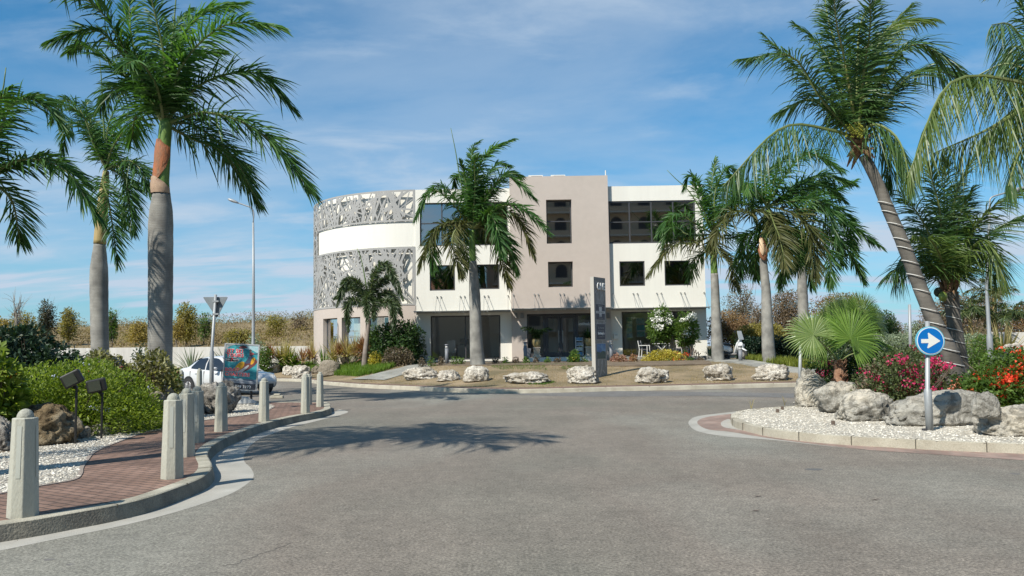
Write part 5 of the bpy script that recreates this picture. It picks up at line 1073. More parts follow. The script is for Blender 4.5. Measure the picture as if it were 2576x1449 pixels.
# ------------------------------------------------------------- right island plants
def fan(parent,c,hub,R0,n,m,tilt,az,seed=0,spread=300,name='fan_leaf',petm=None,droop=.12):
    """one costapalmate leaf: hub point, plane given by normal (az,tilt)"""
    r=np.random.default_rng(seed); nrm=np.array([math.cos(az)*math.cos(tilt),math.sin(az)*math.cos(tilt),math.sin(tilt)])
    hub=np.array(hub,float); ax=hub-np.array(c,float); ax-=nrm*(ax@nrm); ax/=np.linalg.norm(ax)+1e-9; bx=np.cross(nrm,ax); b=MB(); V=[];F=[]
    for k in range(n):
        a=R_(-spread/2+spread*(k+.5)/n); d=ax*math.cos(a)+bx*math.sin(a); L_=R0*(.72+.28*math.cos(a*.5)**2)*r.uniform(.94,1.05); w_=R0*math.radians(spread/n)*.5
        s=np.cross(nrm,d); dn=nrm*.12*(1 if k%2 else -1)*w_*2
        p0=hub; p1=hub+d*L_*.55; g=np.array([0,0,-1])*droop*L_; p2=hub+d*L_*.8+g*.25+nrm*r.normal(0,.01); p3=hub+d*L_+g*r.uniform(.6,1.4)
        o=len(V); V+= [p0,p1-s*w_*.55+dn,p1+nrm*w_*.35,p1+s*w_*.55+dn,p2-s*w_*.30,p2+s*w_*.30,p3]; F+=[(o,o+1,o+2),(o,o+2,o+3),(o+1,o+4,o+5,o+2),(o+2,o+5,o+3),(o+4,o+6,o+5)]
    mid=(np.array(c)+hub)/2+np.array([0,0,.03]); off=len(b.v)
    b.add(V,F,0); b.tube([c,mid,hub],[.022,.016,.010],5,1); return b.build(name,[m,petm or m_rach],parent)
G_fan=leaf('fan_leaf',[(.10,.19,.035),(.16,.27,.05),(.22,.34,.075)],.38,.35,.5,.2); G_fan2=leaf('fan_leaf_pale',[(.13,.20,.06),(.18,.26,.08),(.26,.33,.13)],.36,.35,.5,.2)
YF=18.6; g=at(2112,968,YF); zt=at(2110,910,YF); fp=empty('fan_palm',(g[0],g[1],.55),'young fan palm with short fibrous trunk and round fans behind the boulders','palm tree')
b=MB(); b.tube([(g[0],g[1],.4),(g[0],g[1],.72),zt,zt+[0,0,.05]],[.13,.125,.10,.05],12); rs=random.Random(5)
for k in range(46):
    a=rs.uniform(0,6.28); z=rs.uniform(.55,float(zt[2])); c=np.array([g[0]+math.cos(a)*.10,g[1]+math.sin(a)*.10,z]); b.bar(c,c+np.array([math.cos(a)*.08,math.sin(a)*.08,rs.uniform(.03,.12)]),.05,.012)
b.build('trunk',mat('fibrous_trunk',(.20,.09,.05),.9,(.32,.19,.12),8,bump=1,bscale=30),fp)
def pf(u,v,dy=0): return at(u,v,YF+dy)
for i,(u,v,dy,R0,tilt,az,m,sp) in enumerate([(2046,843,-.5,.60,.25,-1.75,G_fan2,320),(2140,852,-.1,.80,.25,-1.45,G_fan,300),(2098,845,.5,.75,.1,-2.0,G_fan2,260),(2175,868,.5,.70,.7,-.4,G_fan,280),(2150,820,.6,.7,.15,-1.2,G_fan,280),(2078,868,.6,.6,-.2,-2.2,G_fan,250),(2195,850,.9,.8,.9,.2,G_fan,170),(2118,835,.2,.62,.5,-1.2,G_fan,260),(2160,885,-.2,.42,.2,-.9,G_fan,240),(2118,800,.3,.62,-.1,-1.9,G_fan2,200),(2165,795,.2,.62,.0,-1.2,G_fan,200),(2205,812,.5,.6,.2,-.8,G_fan2,190)]):
    fan(fp,zt,pf(u,v,dy),R0*1.16,54,m,tilt,az,i,sp)
bush('bougainvillea','magenta bougainvillea thicket behind the arrow sign','bougainvillea',(2172,2420,868,1003),16.6,9500,.075,leaf('boug_leaf',[(.035,.055,.02),(.07,.10,.03),(.15,.17,.07)],.55,.25),41,8,hf=hfR,flow=(F_pink,48,30,.045),stemn=70,stemm=m_twig,shell=.5)
bush('bougainvillea','dry white-grey bougainvillea twigs left of the magenta flowers','bougainvillea',(2150,2250,905,985),17.2,2200,.07,G_dry,42,4,hf=hfR,stemn=90,stemm=m_twigp,flow=(F_pink,8,20,.04))
bush('bougainvillea','dark leafy bougainvillea with pink flowers behind the fan palm','bougainvillea',(2020,2250,850,960),20.0,8500,.09,G_deep,43,7,hf=hfR,flow=(F_pink,16,18,.045),stemn=30)
bush('bougainvillea','red-orange flowering bougainvillea bush at the right','bougainvillea',(2405,2660,872,1020),15.2,12000,.085,G_green,44,8,hf=hfR,flow=(F_red,62,46,.052),stemn=50,stemm=m_bark,shell=.55)
bush('bougainvillea','coral flowered low bougainvillea between the magenta and the red bushes','bougainvillea',(2385,2480,935,1012),15.6,3000,.07,G_deep,45,4,hf=hfR,flow=(F_cor,14,18,.035),stemn=25)
r=np.random.default_rng(9); P=[]
while len(P)<420:
    x=r.uniform(6.8,13); y=r.uniform(12.5,20)
    if inside(x,y,mr_) and dpoly(x,y,mr_)<1.6: P.append((x,y,hfR(x,y)-.02))
V,F=blades(P,.35,.006,3,.7,5); tag(obj('dry_grass',V,F,G_gold),'dry golden grass among the boulders of the right island','grass',kind='stuff')
for u,v,s in ((1974,1020,5),(1890,1029,4)):
    g=gz(u,v,.14); V,F=blades([tuple(g)]*7,.28,.006,s,.7,1); tag(obj('grass_tuft',V,F,G_tan),'dry grass tuft growing at the far kerb of the right island'+(', beside the tall boulder' if u>1900 else ', by its left tip'),'grass')
# ------------------------------------------------------------- spiky plants by the building
def spiky(label,u,vb,vt,Y,n,m,seed=0,stem=0,name='cordyline',w_=.03,group=None,hf=hF,cat='plant',sz=None):
    a=at(u,vb,Y); t=at(u,vt,Y); z0=float(hf(a[0],Y)); a[2]=min(a[2],z0+.1); H=t[2]-a[2]; root=empty(name,(a[0],Y,z0),label,cat,group); r=np.random.default_rng(seed); b=MB()
    heads=[(a[0],Y,a[2]+(H*.3 if stem else .02))] if stem<=1 else [(a[0]+r.uniform(-.3,.3)*H,Y+r.uniform(-.2,.2),a[2]+H*r.uniform(.18,.55)) for _ in range(stem)]
    V=[];F=[]
    for h in heads:
        L0=(t[2]-h[2])*1.3+.1 if sz is None else sz
        for k in range(n):
            az=r.uniform(0,6.28); el=r.uniform(.05,1.45) if stem else r.uniform(.15,1.4); d=np.array([math.cos(az)*math.cos(el),math.sin(az)*math.cos(el),math.sin(el)]); s=np.array([-math.sin(az),math.cos(az),0])*w_; L_=L0*r.uniform(.75,1.05)
            p=np.array(h); q=p+d*L_*.5; e=p+d*L_+np.array([0,0,-.22*L_*math.cos(el)]); o=len(V); V+=[p-s*.5,p+s*.5,q+s,q-s,e]; F+=[(o,o+1,o+2,o+3),(o+3,o+2,o+4)]
        if stem: b.tube([(a[0],Y,z0-.05),((a[0]+h[0])/2,Y,(z0+h[2])/2),h],[.035,.03,.025],6)
    obj('foliage',V,F,m,root)
    if stem: b.build('stem',m_bark,root)
    return root
GC='spiky plants along the curved wall'
for a in [('tan spiky cordyline at the left end of the row, nearest the white wall',703,905,862,50.5,90,G_tan,1,2),('big red and tan cordyline behind the banner',690,908,872,50.3,110,G_redtan,2,2),('small green spiky plant between the red cordyline and the fan plant',722,906,880,50.3,60,G_green,3,0),('tan cordyline with a bare stem just left of the curved wall',787,898,858,51,60,G_tan,4,1),
          ('reddish cordyline low beside the curved wall edge',769,903,876,50.6,70,G_redtan,5,2),('tan cordyline before the first narrow window',839,897,856,47.4,70,G_tan,6,1),('red cordyline between the two narrow windows',864,903,862,47,90,G_redtan,7,2),('tall tan cordyline before the second narrow window',880,903,846,46.6,80,G_tan,8,2),('tall red-tipped cordyline left of the foxtail palm',903,905,848,46.2,110,G_redtan,9,3),('orange-red cordyline behind the yellow shrub',948,900,862,45.8,90,G_redtan,10,2)]:
    spiky(a[0],*a[1:6],a[6],a[7],a[8],group=GC)
for lab,u,vb,v,Y,R0,sd in (('small green fan palm before the first narrow window',815,903,880,48,1.0,1),('small green fan palm right of the banner',744,906,888,50.5,.8,2),('small fan palm half hidden behind the cordylines',726,905,880,50.5,.8,3)):
    spiky(lab,u,vb,v-3,Y,46,G_green,sd+50,0,'fan_palm',.04,'small fan palms by the curved wall',cat='palm tree')
spiky('dark agave showing above the white car',578,895,862,48,60,G_grey,20,0,'agave',.05,hf=hF); spiky('yucca standing behind the rear of the white car',482,900,874,48.5,55,G_grey,21,0,'yucca',.04,hf=hF)
bush('oleander','pale pink flowering oleander behind the banner and the lamp post','oleander',(600,672,838,905),50,2400,.16,G_grey,22,5,flow=(F_cor,14,8,.07),hf=hF)
bush('shrub','white flowered grey-green shrub right of the lamp post','shrub',(652,684,868,905),49.5,1100,.13,G_green,23,3,flow=(F_white,10,6,.06),hf=hF)
def cover(name,label,pts,Y0,Y1,n,h,m,seed,x0,x1,w_=.012,dens=None,spread=.6):
    r=np.random.default_rng(seed); P=[]
    for _ in range(n):
        x=r.uniform(x0,x1); y=r.uniform(Y0,Y1)
        if pts is not None and not inside(x,y,pts): continue
        if y<kf(x)+1.35: continue
        if noise.noise(Vector((x*.8,y*.8,seed)))<(-.9 if dens is None else dens): continue
        P.append((x,y,float(hF(x,y))-.03))
    V,F=blades(P,h,w_,seed,spread,3); return tag(obj(name,V,F,m),label,'ground cover',kind='stuff')
def px(l): return [tuple(gF(u,v)[:2]) for u,v in l]
pg=px([(676,924),(700,934),(760,938),(800,938),(850,945),(900,948),(950,939),(985,927)])
pg=pg+[(pg[-1][0]+.6,46.4),(-13.9,54)]
xs_=[p[0] for p in pg]; ys_=[p[1] for p in pg]
cover('ground_cover','feathery bright green ground cover round the tan boulder',pg,min(ys_),max(ys_),26000,.36,leaf('fern_green',[(.07,.14,.015),(.12,.21,.025),(.18,.28,.04)],.6,.4),31,min(xs_),max(xs_),.012)
p2=px([(1862,905),(1995,912),(2080,922),(2300,926),(2300,932),(2080,931),(1990,926),(1930,916),(1880,908)])
cover('ground_cover','low yellow-green ground cover along the dark hedge',[(x,y) for x,y in p2],min(y for x,y in p2),max(y for x,y in p2),6500,.36,leaf('cover_yellow_green',[(.10,.13,.015),(.16,.19,.025),(.22,.25,.04)],.6,.35),32,min(x for x,y in p2),max(x for x,y in p2),.014)
bush('shrub','dense dark green shade shrub with brown stems right of the foxtail palm','shrub',(925,1078,806,885),44.9,9500,.17,G_deep,33,8,hf=hF,stemn=14,stemm=m_bark,flat=.85)
bush('shrub','climbing green shrub against the curved wall behind the foxtail palm','shrub',(918,962,812,892),45.8,2600,.14,G_green,35,4,hf=hF)
bush('shrub','purple-brown twiggy round shrub below the dark green one','shrub',(960,1046,870,922),43.6,4600,.12,G_brown,34,6,hf=hF,stemn=60,stemm=m_twigp)
bush('shrub','small yellow shrub at the foot of the foxtail palm','shrub',(922,966,884,915),43.9,1900,.11,G_yel,36,4,hf=hF)
bush('shrub','long low yellow shrub before the table and chairs','shrub',(1612,1728,879,918),41.5,6500,.10,G_yel,37,8,hf=hF,flow=(F_red,7,12,.05),stemn=14)
bush('flowering_tree','left crown of the white flowering frangipani before the right window','flowering tree',(1624,1702,770,852),43.3,3200,.20,G_green,38,5,air=True,flow=(F_white,17,60,.075),stemn=0,hf=hF,aspect=.3)
bush('flowering_tree','right crown of the white flowering frangipani, near the corner of the building','flowering tree',(1696,1756,784,862),43.0,2600,.20,G_green,39,4,air=True,flow=(F_white,13,60,.075),stemn=0,hf=hF,aspect=.3)
for i,o in enumerate([o for o in bpy.data.objects if o.name.startswith('flowering_tree')]):
    b=MB(); rs=random.Random(i); u0=(1672,1712)[i]
    for k in range(7):
        a=gF(u0+rs.uniform(-8,8),905); a[1]=43.2; a[2]=float(hF(a[0],43.2)); t=at(u0+rs.uniform(-26,24),rs.uniform(815,835),43.2+rs.uniform(-.4,.4)); b.tube([a-[0,0,.1],(a+t)/2+[rs.uniform(-.12,.12),0,0],t],[.035,.028,.016],6)
    b.build('trunk',m_twigp,o)
bush('shrub','pink and cream leaved low shrub right of the sign pillar','shrub',(1536,1578,889,918),40.5,1700,.11,G_pink,46,4,hf=hF); bush('shrub','small reddish shrub between the pink one and the yellow shrub','shrub',(1583,1604,892,918),40.5,700,.11,G_redtan,47,3,hf=hF)
bush('shrub','small green shrub with a yellow flower before the entrance doors','shrub',(1428,1458,880,914),40.8,800,.12,G_green,48,3,hf=hF,flow=(G_yel,2,14,.05))
for i,(u,t) in enumerate([(1160,0),(1246,1),(1271,0),(1297,1),(1322,0),(1348,1),(1376,0),(1402,1),(1470,0),(1560,1),(1680,0),(1716,1),(1737,0),(1762,1),(1062,1),(1084,0),(1112,1),(1143,0)]):
    places={0:'small dark green bedding plant',1:'small brownish bedding plant'}
    near=['right beside the central palm trunk','right of the central palm','under the left end of the entrance','below the left corner of the doors','at the left planter','under the left urn','left of the doors','under the middle of the doors','left of the sign pillar','under the letter box','under the table','under the white flowering tree','right of the yellow shrub','at the building corner','at the path edge by the building','near the path, second from the wall','below the grey bollard light','left of the central palm'][i]
    bush('bedding_plant',places[t]+' '+near,'plant',(u-9,u+9,898 if i<14 else 896,914),41.2,170,.10,G_green if t==0 else G_brown,60+i,2,hf=hF,stemn=3,group='bedding plants along the building')
for i,u in enumerate((1738,1746,1751,1757)):
    a=gF(u,905); b=MB(); h=.75-.1*i; b.tube([a-[0,0,.1],a+[.02,0,h*.6],a+[-.01,0,h]],[.03,.028,.03],6); b.tube([a+[.02,0,h*.55],a+[.14,0,h*.8]],[.022,.02],5)
    o=b.build('pruned_stump',m_twig); tag(o,'bare pruned stem by the building corner, '+['first from the left','second from the left','third from the left','rightmost'][i],'plant','pruned bare stems')
bush('rose_bush','thin stems with red blooms right of the yellow shrub','plant',(1714,1732,878,912),42,260,.09,G_green,81,2,hf=hF,flow=(F_red,7,16,.05),stemn=10)
# grass patches on the lawn
for lab,l,n in (('greener grass patch below the entrance',[(1230,922),(1300,914),(1430,916),(1510,920),(1500,930),(1380,932),(1260,930)],5200),('green grass tuft in front of the long low rock',[(1322,962),(1380,956),(1400,962),(1370,968),(1330,968)],1500)):
    p=px(l); cover('grass',lab,p,min(y for x,y in p),max(y for x,y in p),n,.09,G_green,n,min(x for x,y in p),max(x for x,y in p),.006,-.3)
cover('grass','short dry grass scattered over the lawn',None,30,45,26000,.07,leaf('dry_blades',[(.24,.18,.09),(.33,.26,.14),(.42,.34,.20)],.8,.2),77,-7,18,.006,-.25)
# mulch strip by the building
def strip_poly(name,l1,l2,m,label,dz): return drape(name,l1,l2,m,label,dz)
drape('mulch',[(1064,919),(1200,921),(1400,920),(1600,922),(1790,918)],[(1132,909),(1220,908),(1400,906),(1600,905),(1780,908)],m_soil,'bare brown soil strip in front of the building',.045,n=60,nw=6)
# ------------------------------------------------------------- hedges, walls and trees behind
def hedge(name,label,u0,u1,v0,v1,Y0,Y1,n,size,m,seed,dep=1.0,hf=hF,flow=None):
    a=at(u0,v1,Y0); c=at(u1,v1,Y1); zt0=at(u0,v0,Y0)[2]; zt1=at(u1,v0,Y1)[2]; r=np.random.default_rng(seed); bl=[]; k=int(max(6,np.linalg.norm(c-a)/.5))
    for i in range(k):
        t=(i+.5)/k; p=a+(c-a)*t; zt=zt0+(zt1-zt0)*t; z0=float(hf(p[0],p[1])); h=zt-z0
        for q in (.25,.72): bl.append((p[0],p[1]+dep/2,z0+h*q,.42,dep*.55,h*.32+r.uniform(-.03,.03)))
    V,F=leafcloud(bl,n,size,seed,.5,.65,.9); root=empty(name,((a[0]+c[0])/2,(a[1]+c[1])/2+dep/2,float(hf((a[0]+c[0])/2,(a[1]+c[1])/2))),label,'hedge'); obj('foliage',V,F,m,root)
    b=MB(); b2=[]
    for i in range(k): p=a+(c-a)*(i+.5)/k; z0=float(hf(p[0],p[1])); b.tube([(p[0],p[1]+dep/2,z0-.05),(p[0],p[1]+dep/2,z0+.6)],.03,5)
    b.build('stem',m_twig,root); return root
hedge('hedge','dark clipped hedge right of the parked scooter',1866,2068,849,902,42.5,41,11000,.13,G_dark,91)
hedge('hedge','long silver-green clipped hedge behind the leaning palms',2075,2500,842,905,37,35.5,19000,.11,G_grey,92,1.6)
hedge('hedge','dark green clump at the right end of the silver hedge',2480,2520,848,900,34.5,34.5,2200,.11,G_green,93,1.2)
# white perimeter wall left with the overgrown slope behind
m_wallw=mat('stained_white_wall',(.66,.64,.60),.9,(.52,.50,.46),1.2,(.72,.70,.66),stretch=(1.5,1,.18),fine=.06,fscale=6)
def wall_(label,u0,u1,v0,v1,Y0,Y1,zb,th=.25):
    a=at(u0,v0,Y0); c=at(u1,v1,Y1); b=MB(); z=(a[2]+c[2])/2; b.add([(a[0],a[1],zb),(c[0],c[1],zb),(c[0],c[1],c[2]),(a[0],a[1],a[2]),(a[0],a[1]+th,zb),(c[0],c[1]+th,zb),(c[0],c[1]+th,c[2]),(a[0],a[1]+th,a[2])],[(0,1,2,3),(7,6,5,4),(3,2,6,7),(0,3,7,4),(1,5,6,2),(0,4,5,1)])
    return tag(b.build('garden_wall',m_wallw),label,'wall')
wall_('long rain-stained white wall below the overgrown slope at the left',-500,792,882,870,52,53.5,-.2)
wall_('white wall at the right edge behind the palms',2496,2620,835,836,41,41,.2)
# hill behind the wall
def hill(x,y): return .6+1.5*float(sm((y-52.5)/6))+2.3*float(sm((y-54)/30))+.5*noise.noise(Vector((x*.06,y*.08,2)))*float(sm((y-52)/12))+ .5*float(sm((x+26)/14))*float(sm((y-56)/20))
xs=np.linspace(-95,-5,60); ys=np.concatenate([np.linspace(52.4,95,30),[120,160]]); n=len(xs)
vs=[(x,y,hill(x,y)) for y in ys for x in xs]; fs=[(j*n+i,j*n+i+1,(j+1)*n+i+1,(j+1)*n+i) for j in range(len(ys)-1) for i in range(n-1)]
struct(obj('hillside',vs,fs,m_field,None,True),'low overgrown slope behind the white wall')
r=np.random.default_rng(21)
def hillpts(n,x0,x1,y0,y1):
    P=[]
    for _ in range(n): x=r.uniform(x0,x1); y=y0+(y1-y0)*r.random()**1.3; P.append((x,y,hill(x,y)-.05))
    return P
V,F=blades(hillpts(6000,-62,-8,53,92),.36,.022,5,.9,3); tag(obj('dry_scrub',V,F,leaf('dry_scrub_leaf',[(.17,.12,.07),(.27,.20,.12),(.38,.30,.19)],.9,.15)),'dry brown grass and scrub covering the slope','scrub',kind='stuff')
bl=[(x,y,z+.25,r.uniform(.7,1.6),r.uniform(.5,1),r.uniform(.4,.95)) for x,y,z in hillpts(420,-62,-10,53.5,88)]
V,F=leafcloud(bl,70000,.15,22,.4,.6); tag(obj('scrub',V,F,leaf('scrub_mix',[(.11,.09,.05),(.20,.15,.08),(.27,.20,.11),(.24,.21,.06),(.13,.15,.045)],.9,.25,.2,.7,.22)),'mixed brown and olive bushes growing together on the slope','scrub',kind='stuff')
def hf0(x,y): return hill(x,y) if y>52.4 and x<-5 else .5
TL='bushes and trees on the far slope'
def tree(label,u0,u1,v0,v1,Y,n,size,m,seed,trunk_v=None,nb=7,tw=None,cat='tree',sparse=False,group=None,hf=hf0,aspect=.45,name='tree',bare=False):
    bl,c,W,H=bushbox(u0,u1,v0,v1,Y,nb,seed,.8,None,.6,.82); g=float(hf(c[0],Y)); root=empty(name,(c[0],Y,g),label,cat,group)
    if not bare:
        V,F=leafcloud(bl,int(n*(1.35 if group==TL else 2.1)),size*.66,seed,aspect,.3 if group==TL else (.45 if sparse else .6),1.0); obj('crown',V,F,m,root)
    b=MB(); rs=random.Random(seed); h=c[2]+H*.5
    tw=tw or max(.06,H*.03); b.tube([(c[0],Y,g-.2),(c[0]+rs.uniform(-.2,.2),Y,(g+h)/2),(c[0],Y,h)],[tw,tw*.8,tw*.5],7)
    for k in range(16 if (sparse or bare) else 6):
        q=bl[rs.randrange(len(bl))]; s=(c[0],Y,g+(h-g)*rs.uniform(.3,1)); e=(q[0]+rs.uniform(-1,1)*q[3],q[1],q[2]+q[5]*rs.uniform(0,1.1)); mid=tuple((s[i]+e[i])/2+rs.uniform(-.1,.1)*W for i in range(3))
        b.tube([s,mid,e],[tw*.45,tw*.3,tw*.08],5)
        if sparse or bare:
            for _ in range(4):
                f=tuple(e[i]+rs.uniform(-.22,.22)*H for i in range(3)); b.tube([mid,tuple((mid[i]+f[i])/2+rs.uniform(-.05,.05)*H for i in range(3)),f],[tw*.2,tw*.12,tw*.04],4)
    b.build('trunk',m_bark if not bare else m_twigp,root); return root
TL='bushes and trees on the far slope'
for a in [('bare leafless sapling at the far left behind the dark hedge',20,62,735,830,58,0,.2,G_dry,101,dict(bare=True)),('olive-brown bush round the bare sapling',22,92,782,850,60,1500,.26,G_olive,102,{}),('dark leaning bushy tree second from the left edge',92,138,752,850,58,1700,.24,leaf('leaf_dark_tree',[(.03,.04,.02),(.06,.07,.035),(.13,.11,.07)],.7,.2),103,{}),('yellow-olive bushy tree left of the second palm trunk',148,196,770,850,60,1700,.26,G_olive,104,{}),
          ('small green tree just right of the second palm trunk',264,294,776,850,56,1000,.24,G_green,105,{}),('golden bush between the two big palm trunks',318,380,806,862,60,1500,.26,G_gold,106,{}),('tall olive tree left of the yield sign',440,502,760,850,58,2600,.25,G_olive,107,{}),('slim green sapling behind the yield sign',498,532,782,850,60,700,.24,G_green,108,{}),('golden bush at the far left above the dark hedge',-40,40,800,850,58,1400,.28,G_gold,109,{}),('yellow-green bush low on the slope right of the yield sign',560,640,826,862,57,1400,.24,G_olive,110,{}),('brown scrub tree right of the lamp post',668,720,790,850,66,1500,.26,G_olive,111,{}),('golden bush right of the tallest palm trunk',430,470,800,850,56,1000,.24,G_gold,113,{}),('dry brown scrub tree touching the curved building wall',722,776,788,850,70,1500,.26,G_dry,112,{})]:
    tree(*a[:10],group=TL,sparse=True,**a[10])
hR_=lambda x,y:.7
TR='dry trees behind the building on the right'
for a in [('sparse grey tree with thin leaves right of the building corner',1815,1905,716,860,62,2600,.22,leaf('sparse_grey',[(.10,.09,.06),(.17,.15,.11),(.25,.22,.16)],.8,.2),121,dict(sparse=True)),('dry brown tree between the corner palm and the torn palm',1780,1900,780,862,60,4200,.24,G_rust,122,{}),('sparse bare-branched tree left of the torn palm trunk',1880,1930,760,850,58,500,.22,G_dry,123,dict(sparse=True)),('grey-brown dry tree between the torn palm and the shaded palm',1935,2022,728,856,60,5200,.22,G_dry,124,{}),('rusty brown tree right of the shaded palm trunk',2028,2190,738,856,60,6200,.24,G_rust,125,{}),('olive shrubby tree under the rusty tree',1840,1990,812,868,55,4200,.22,G_olive,126,{}),('dark green round tree behind the fan palm',2160,2262,780,858,52,4200,.20,G_deep,127,{}),('thin brown tree at the end of the white roof',2225,2275,808,856,56,600,.2,G_dry,128,dict(sparse=True)),
          ('brown-grey tree between the two coconut trunks',2330,2460,738,856,56,5200,.22,G_dry,129,{}),('pale green low tree behind the arrow sign',2268,2350,806,858,58,1500,.2,G_grey,130,dict(sparse=True)),('dry brown tree at the right behind the lamp post',2440,2540,740,850,58,4000,.22,G_dry,131,{}),('brown bush at the far right edge',2540,2640,760,850,56,3000,.22,G_rust,132,{})]:
    tree(*a[:10],group=TR,hf=hR_,**a[10])
hg=lambda x,y:.75
for lab,x,y,h,n_,sd in (('dark green areca palm clump left of the right lamp post',(2440,790),38.5,0,9,1),('dark green areca palm clump right of the right lamp post',(2535,800),38,0,9,2),('tall thin areca palm behind the right lamp post',(2500,740),39,0,7,3)):
    c=at(x[0],x[1],y); fr=[(a,e,ln,dr) for a,e,ln,dr in [(40*k+sd*15,[35,60,20][k%3],[1.7,1.9,1.4][k%3],.5) for k in range(n_)]]
    palm_world('areca_palm',lab,c[0],y,c[2],fr,hg,.10,'areca palms',L=.5,lm=lf_olive if sd==3 else leaf('areca',[(.03,.055,.02),(.055,.085,.03),(.12,.13,.045)],.4,.25),mt=m_shafty,kind='coco',per=26,wd=.05,shaft=False,rwid=.03,droop=.5)
spiky('orange-tan spiky cordyline beside the right lamp post',2522,872,822,36,130,G_tan,141,0,'cordyline',.04,hf=hF); spiky('tan spiky plant left of the right lamp post',2440,860,828,38,100,G_tan,142,0,'cordyline',.04,hf=hF); spiky('spiky dark potted plant at the building corner',1788,888,868,45,60,G_dark,143,0,'potted_plant',.03,hf=hF,sz=.9)
a=gF(1789,902); MB().lathe((a[0],44.6,float(hF(a[0],44.6))),[(.14,0),(.2,.35),(.22,.62),(.19,.62),(.17,.5)],12).build('planter',m_dk); tag(bpy.data.objects['planter'],'tall dark pot at the right corner of the building','planter')
# low white flat building far behind, right
a=at(2196,838,70); c=at(2312,838,70); b=MB(); E=empty('flat_roofed_building',((a[0]+c[0])/2,73,.5),'low flat building with a white roof edge far behind the hedge','building')
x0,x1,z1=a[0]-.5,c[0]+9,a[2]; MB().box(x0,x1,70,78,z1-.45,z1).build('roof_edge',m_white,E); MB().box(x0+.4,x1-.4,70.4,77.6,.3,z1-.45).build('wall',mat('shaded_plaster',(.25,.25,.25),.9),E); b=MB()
for k in range(6): b.box(x0+1+k*2,x0+2.2+k*2,70.36,70.395,z1-1.6,z1-.7)
b.build('window',m_dk,E)
# ------------------------------------------------------------- street furniture
m_galv=mat('galvanised_steel',(.34,.36,.37),.5,(.27,.285,.30),5,metal=.25,stretch=(1,1,.3)); m_bol=mat('cast_concrete_bollard',(.42,.42,.36),.85,(.36,.355,.30),2.2,(.47,.47,.41),bump=.3,bscale=50,fine=.06,fscale=60,stretch=(1,1,.4)); m_domeb=mat('bollard_dome',(.34,.34,.29),.9,(.28,.28,.24),8,bump=.4,bscale=60,fine=.15,fscale=60); m_refl=mat('worn_reflector_strip',(.44,.455,.41),.5,(.38,.39,.34),4,stretch=(1,1,.3)); m_blk=mat('black_plastic',(.02,.02,.02),.45)
bol=[(57,1298,74,1030,'nearest octagonal concrete bollard at the left edge of the frame'),(433,1202,60,990,'second concrete bollard from the left, beside the kerb bend'),(467,1148,46,977,'bollard partly hidden just behind the second one'),(494,1112,42,972,'slim bollard third from the kerb bend, left of the round boulder'),(556,1085,34,962,'bollard in front of the black and white boulder'),(664,1060,29,951,'bollard just right of the banner'),(768,1039,24,941,'scuffed bollard near the pavement tip, front one of the pair'),(776,1018,20,941,'bollard hidden behind the scuffed one near the tip'),(805,1023,20,936,'last bollard at the pavement tip'),(455,1003,15.5,931,'far bollard before the rear wheel of the white car'),(501,999,15.5,927,'far bollard before the rear door of the white car')]
for i,(u,v,wpx,vt,lab) in enumerate(bol):
    g=gz(u,v,.148); Y=g[1]; w_=max(.20,min(.27,wpx*Y/FPX)); 
    w_=.89*(.21 if i>8 else w_)
    h=at(u,vt,Y)[2]-.148; o=empty('bollard',g,lab,'bollard','concrete bollards along the pavement'); ph=R_(22.5)+(.25 if i%2 else .1); k=1/math.cos(R_(22.5)); hs=h-w_*.34
    b=MB(); b.lathe(g,[(w_*.5*k,-.02),(w_*.5*k,.02),(w_*.41*k,hs),(w_*.39*k,hs+.008)],8,phase=ph); bevel(b.build('post',m_bol,o),.006)
    b=MB(); R=w_*.30; b.lathe(g,[(R,hs-.01)]+[(R*math.cos(t),hs+.008+R*1.12*math.sin(t)) for t in np.linspace(0,1.5,8)],18); b.build('dome',m_domeb,o,True)
    for s in (-1.2,-2.8,.3):
        # reflector strip set into one face
        a=None
        best=min(range(8),key=lambda q:abs(((2*math.pi*(q+.5)/8+ph-s-math.pi*0)+math.pi)%(2*math.pi)-math.pi)); a=2*math.pi*(best+.5)/8+ph; n=Vector((math.cos(a),math.sin(a),0)); tv=Vector((-math.sin(a),math.cos(a),0)); G=Vector([float(x) for x in g])
        r0_=w_*.5-(w_*.09)*(hs*.40)/hs; r1_=w_*.5-(w_*.09)*(hs*.93)/hs; p=G+n*(r0_+.004)+Vector((0,0,hs*.40)); q=G+n*(r1_+.004)+Vector((0,0,hs*.93)); e=w_*.085
        MB().add([p-tv*e,p+tv*e,q+tv*e,q-tv*e],[(0,1,2,3)]).build('reflector_strip',m_refl,o)
# lamp posts
def lamp(label,u,vb,vt,Y,pts,head,r=.09,hf=hF,g=None):
    a=at(u,vb,Y); z0=.1 if hf is None else float(hf(a[0],Y)); t=at(u,vt,Y); o=empty('street_lamp',(a[0],Y,z0),label,'street lamp','curved arm street lamps'); H=t[2]
    b=MB(); b.tube([(a[0],Y,z0-.1),(a[0],Y,z0+1.6),(a[0],Y,z0+1.75),(a[0],Y,(z0+H)/2),t],[r*1.35,r*1.3,r*.9,r*.75,r*.55],12); b.build('pole',m_galv,o,True)
    P=catmull([t]+[at(x,y,Y) for x,y in pts],8); MB().tube(P,r*.38,8).build('arm',m_galv,o,True)
    p,q=P[-1],at(*head,Y); b=MB(); d=(q-p); M1=[p-d*.1+d*s for s in (0,.25,.6,.9,1.0)]; b.tube(M1,[.035,.07,.09,.065,.015],10); hd=b.build('lamp_head',m_galv,o,True)
lamp('tall street lamp left of the building with its curved arm pointing left',637,862,560,44,[(638,535),(632,523),(618,517),(598,510)],(570,499),.10,hf=lambda x,y:.3)
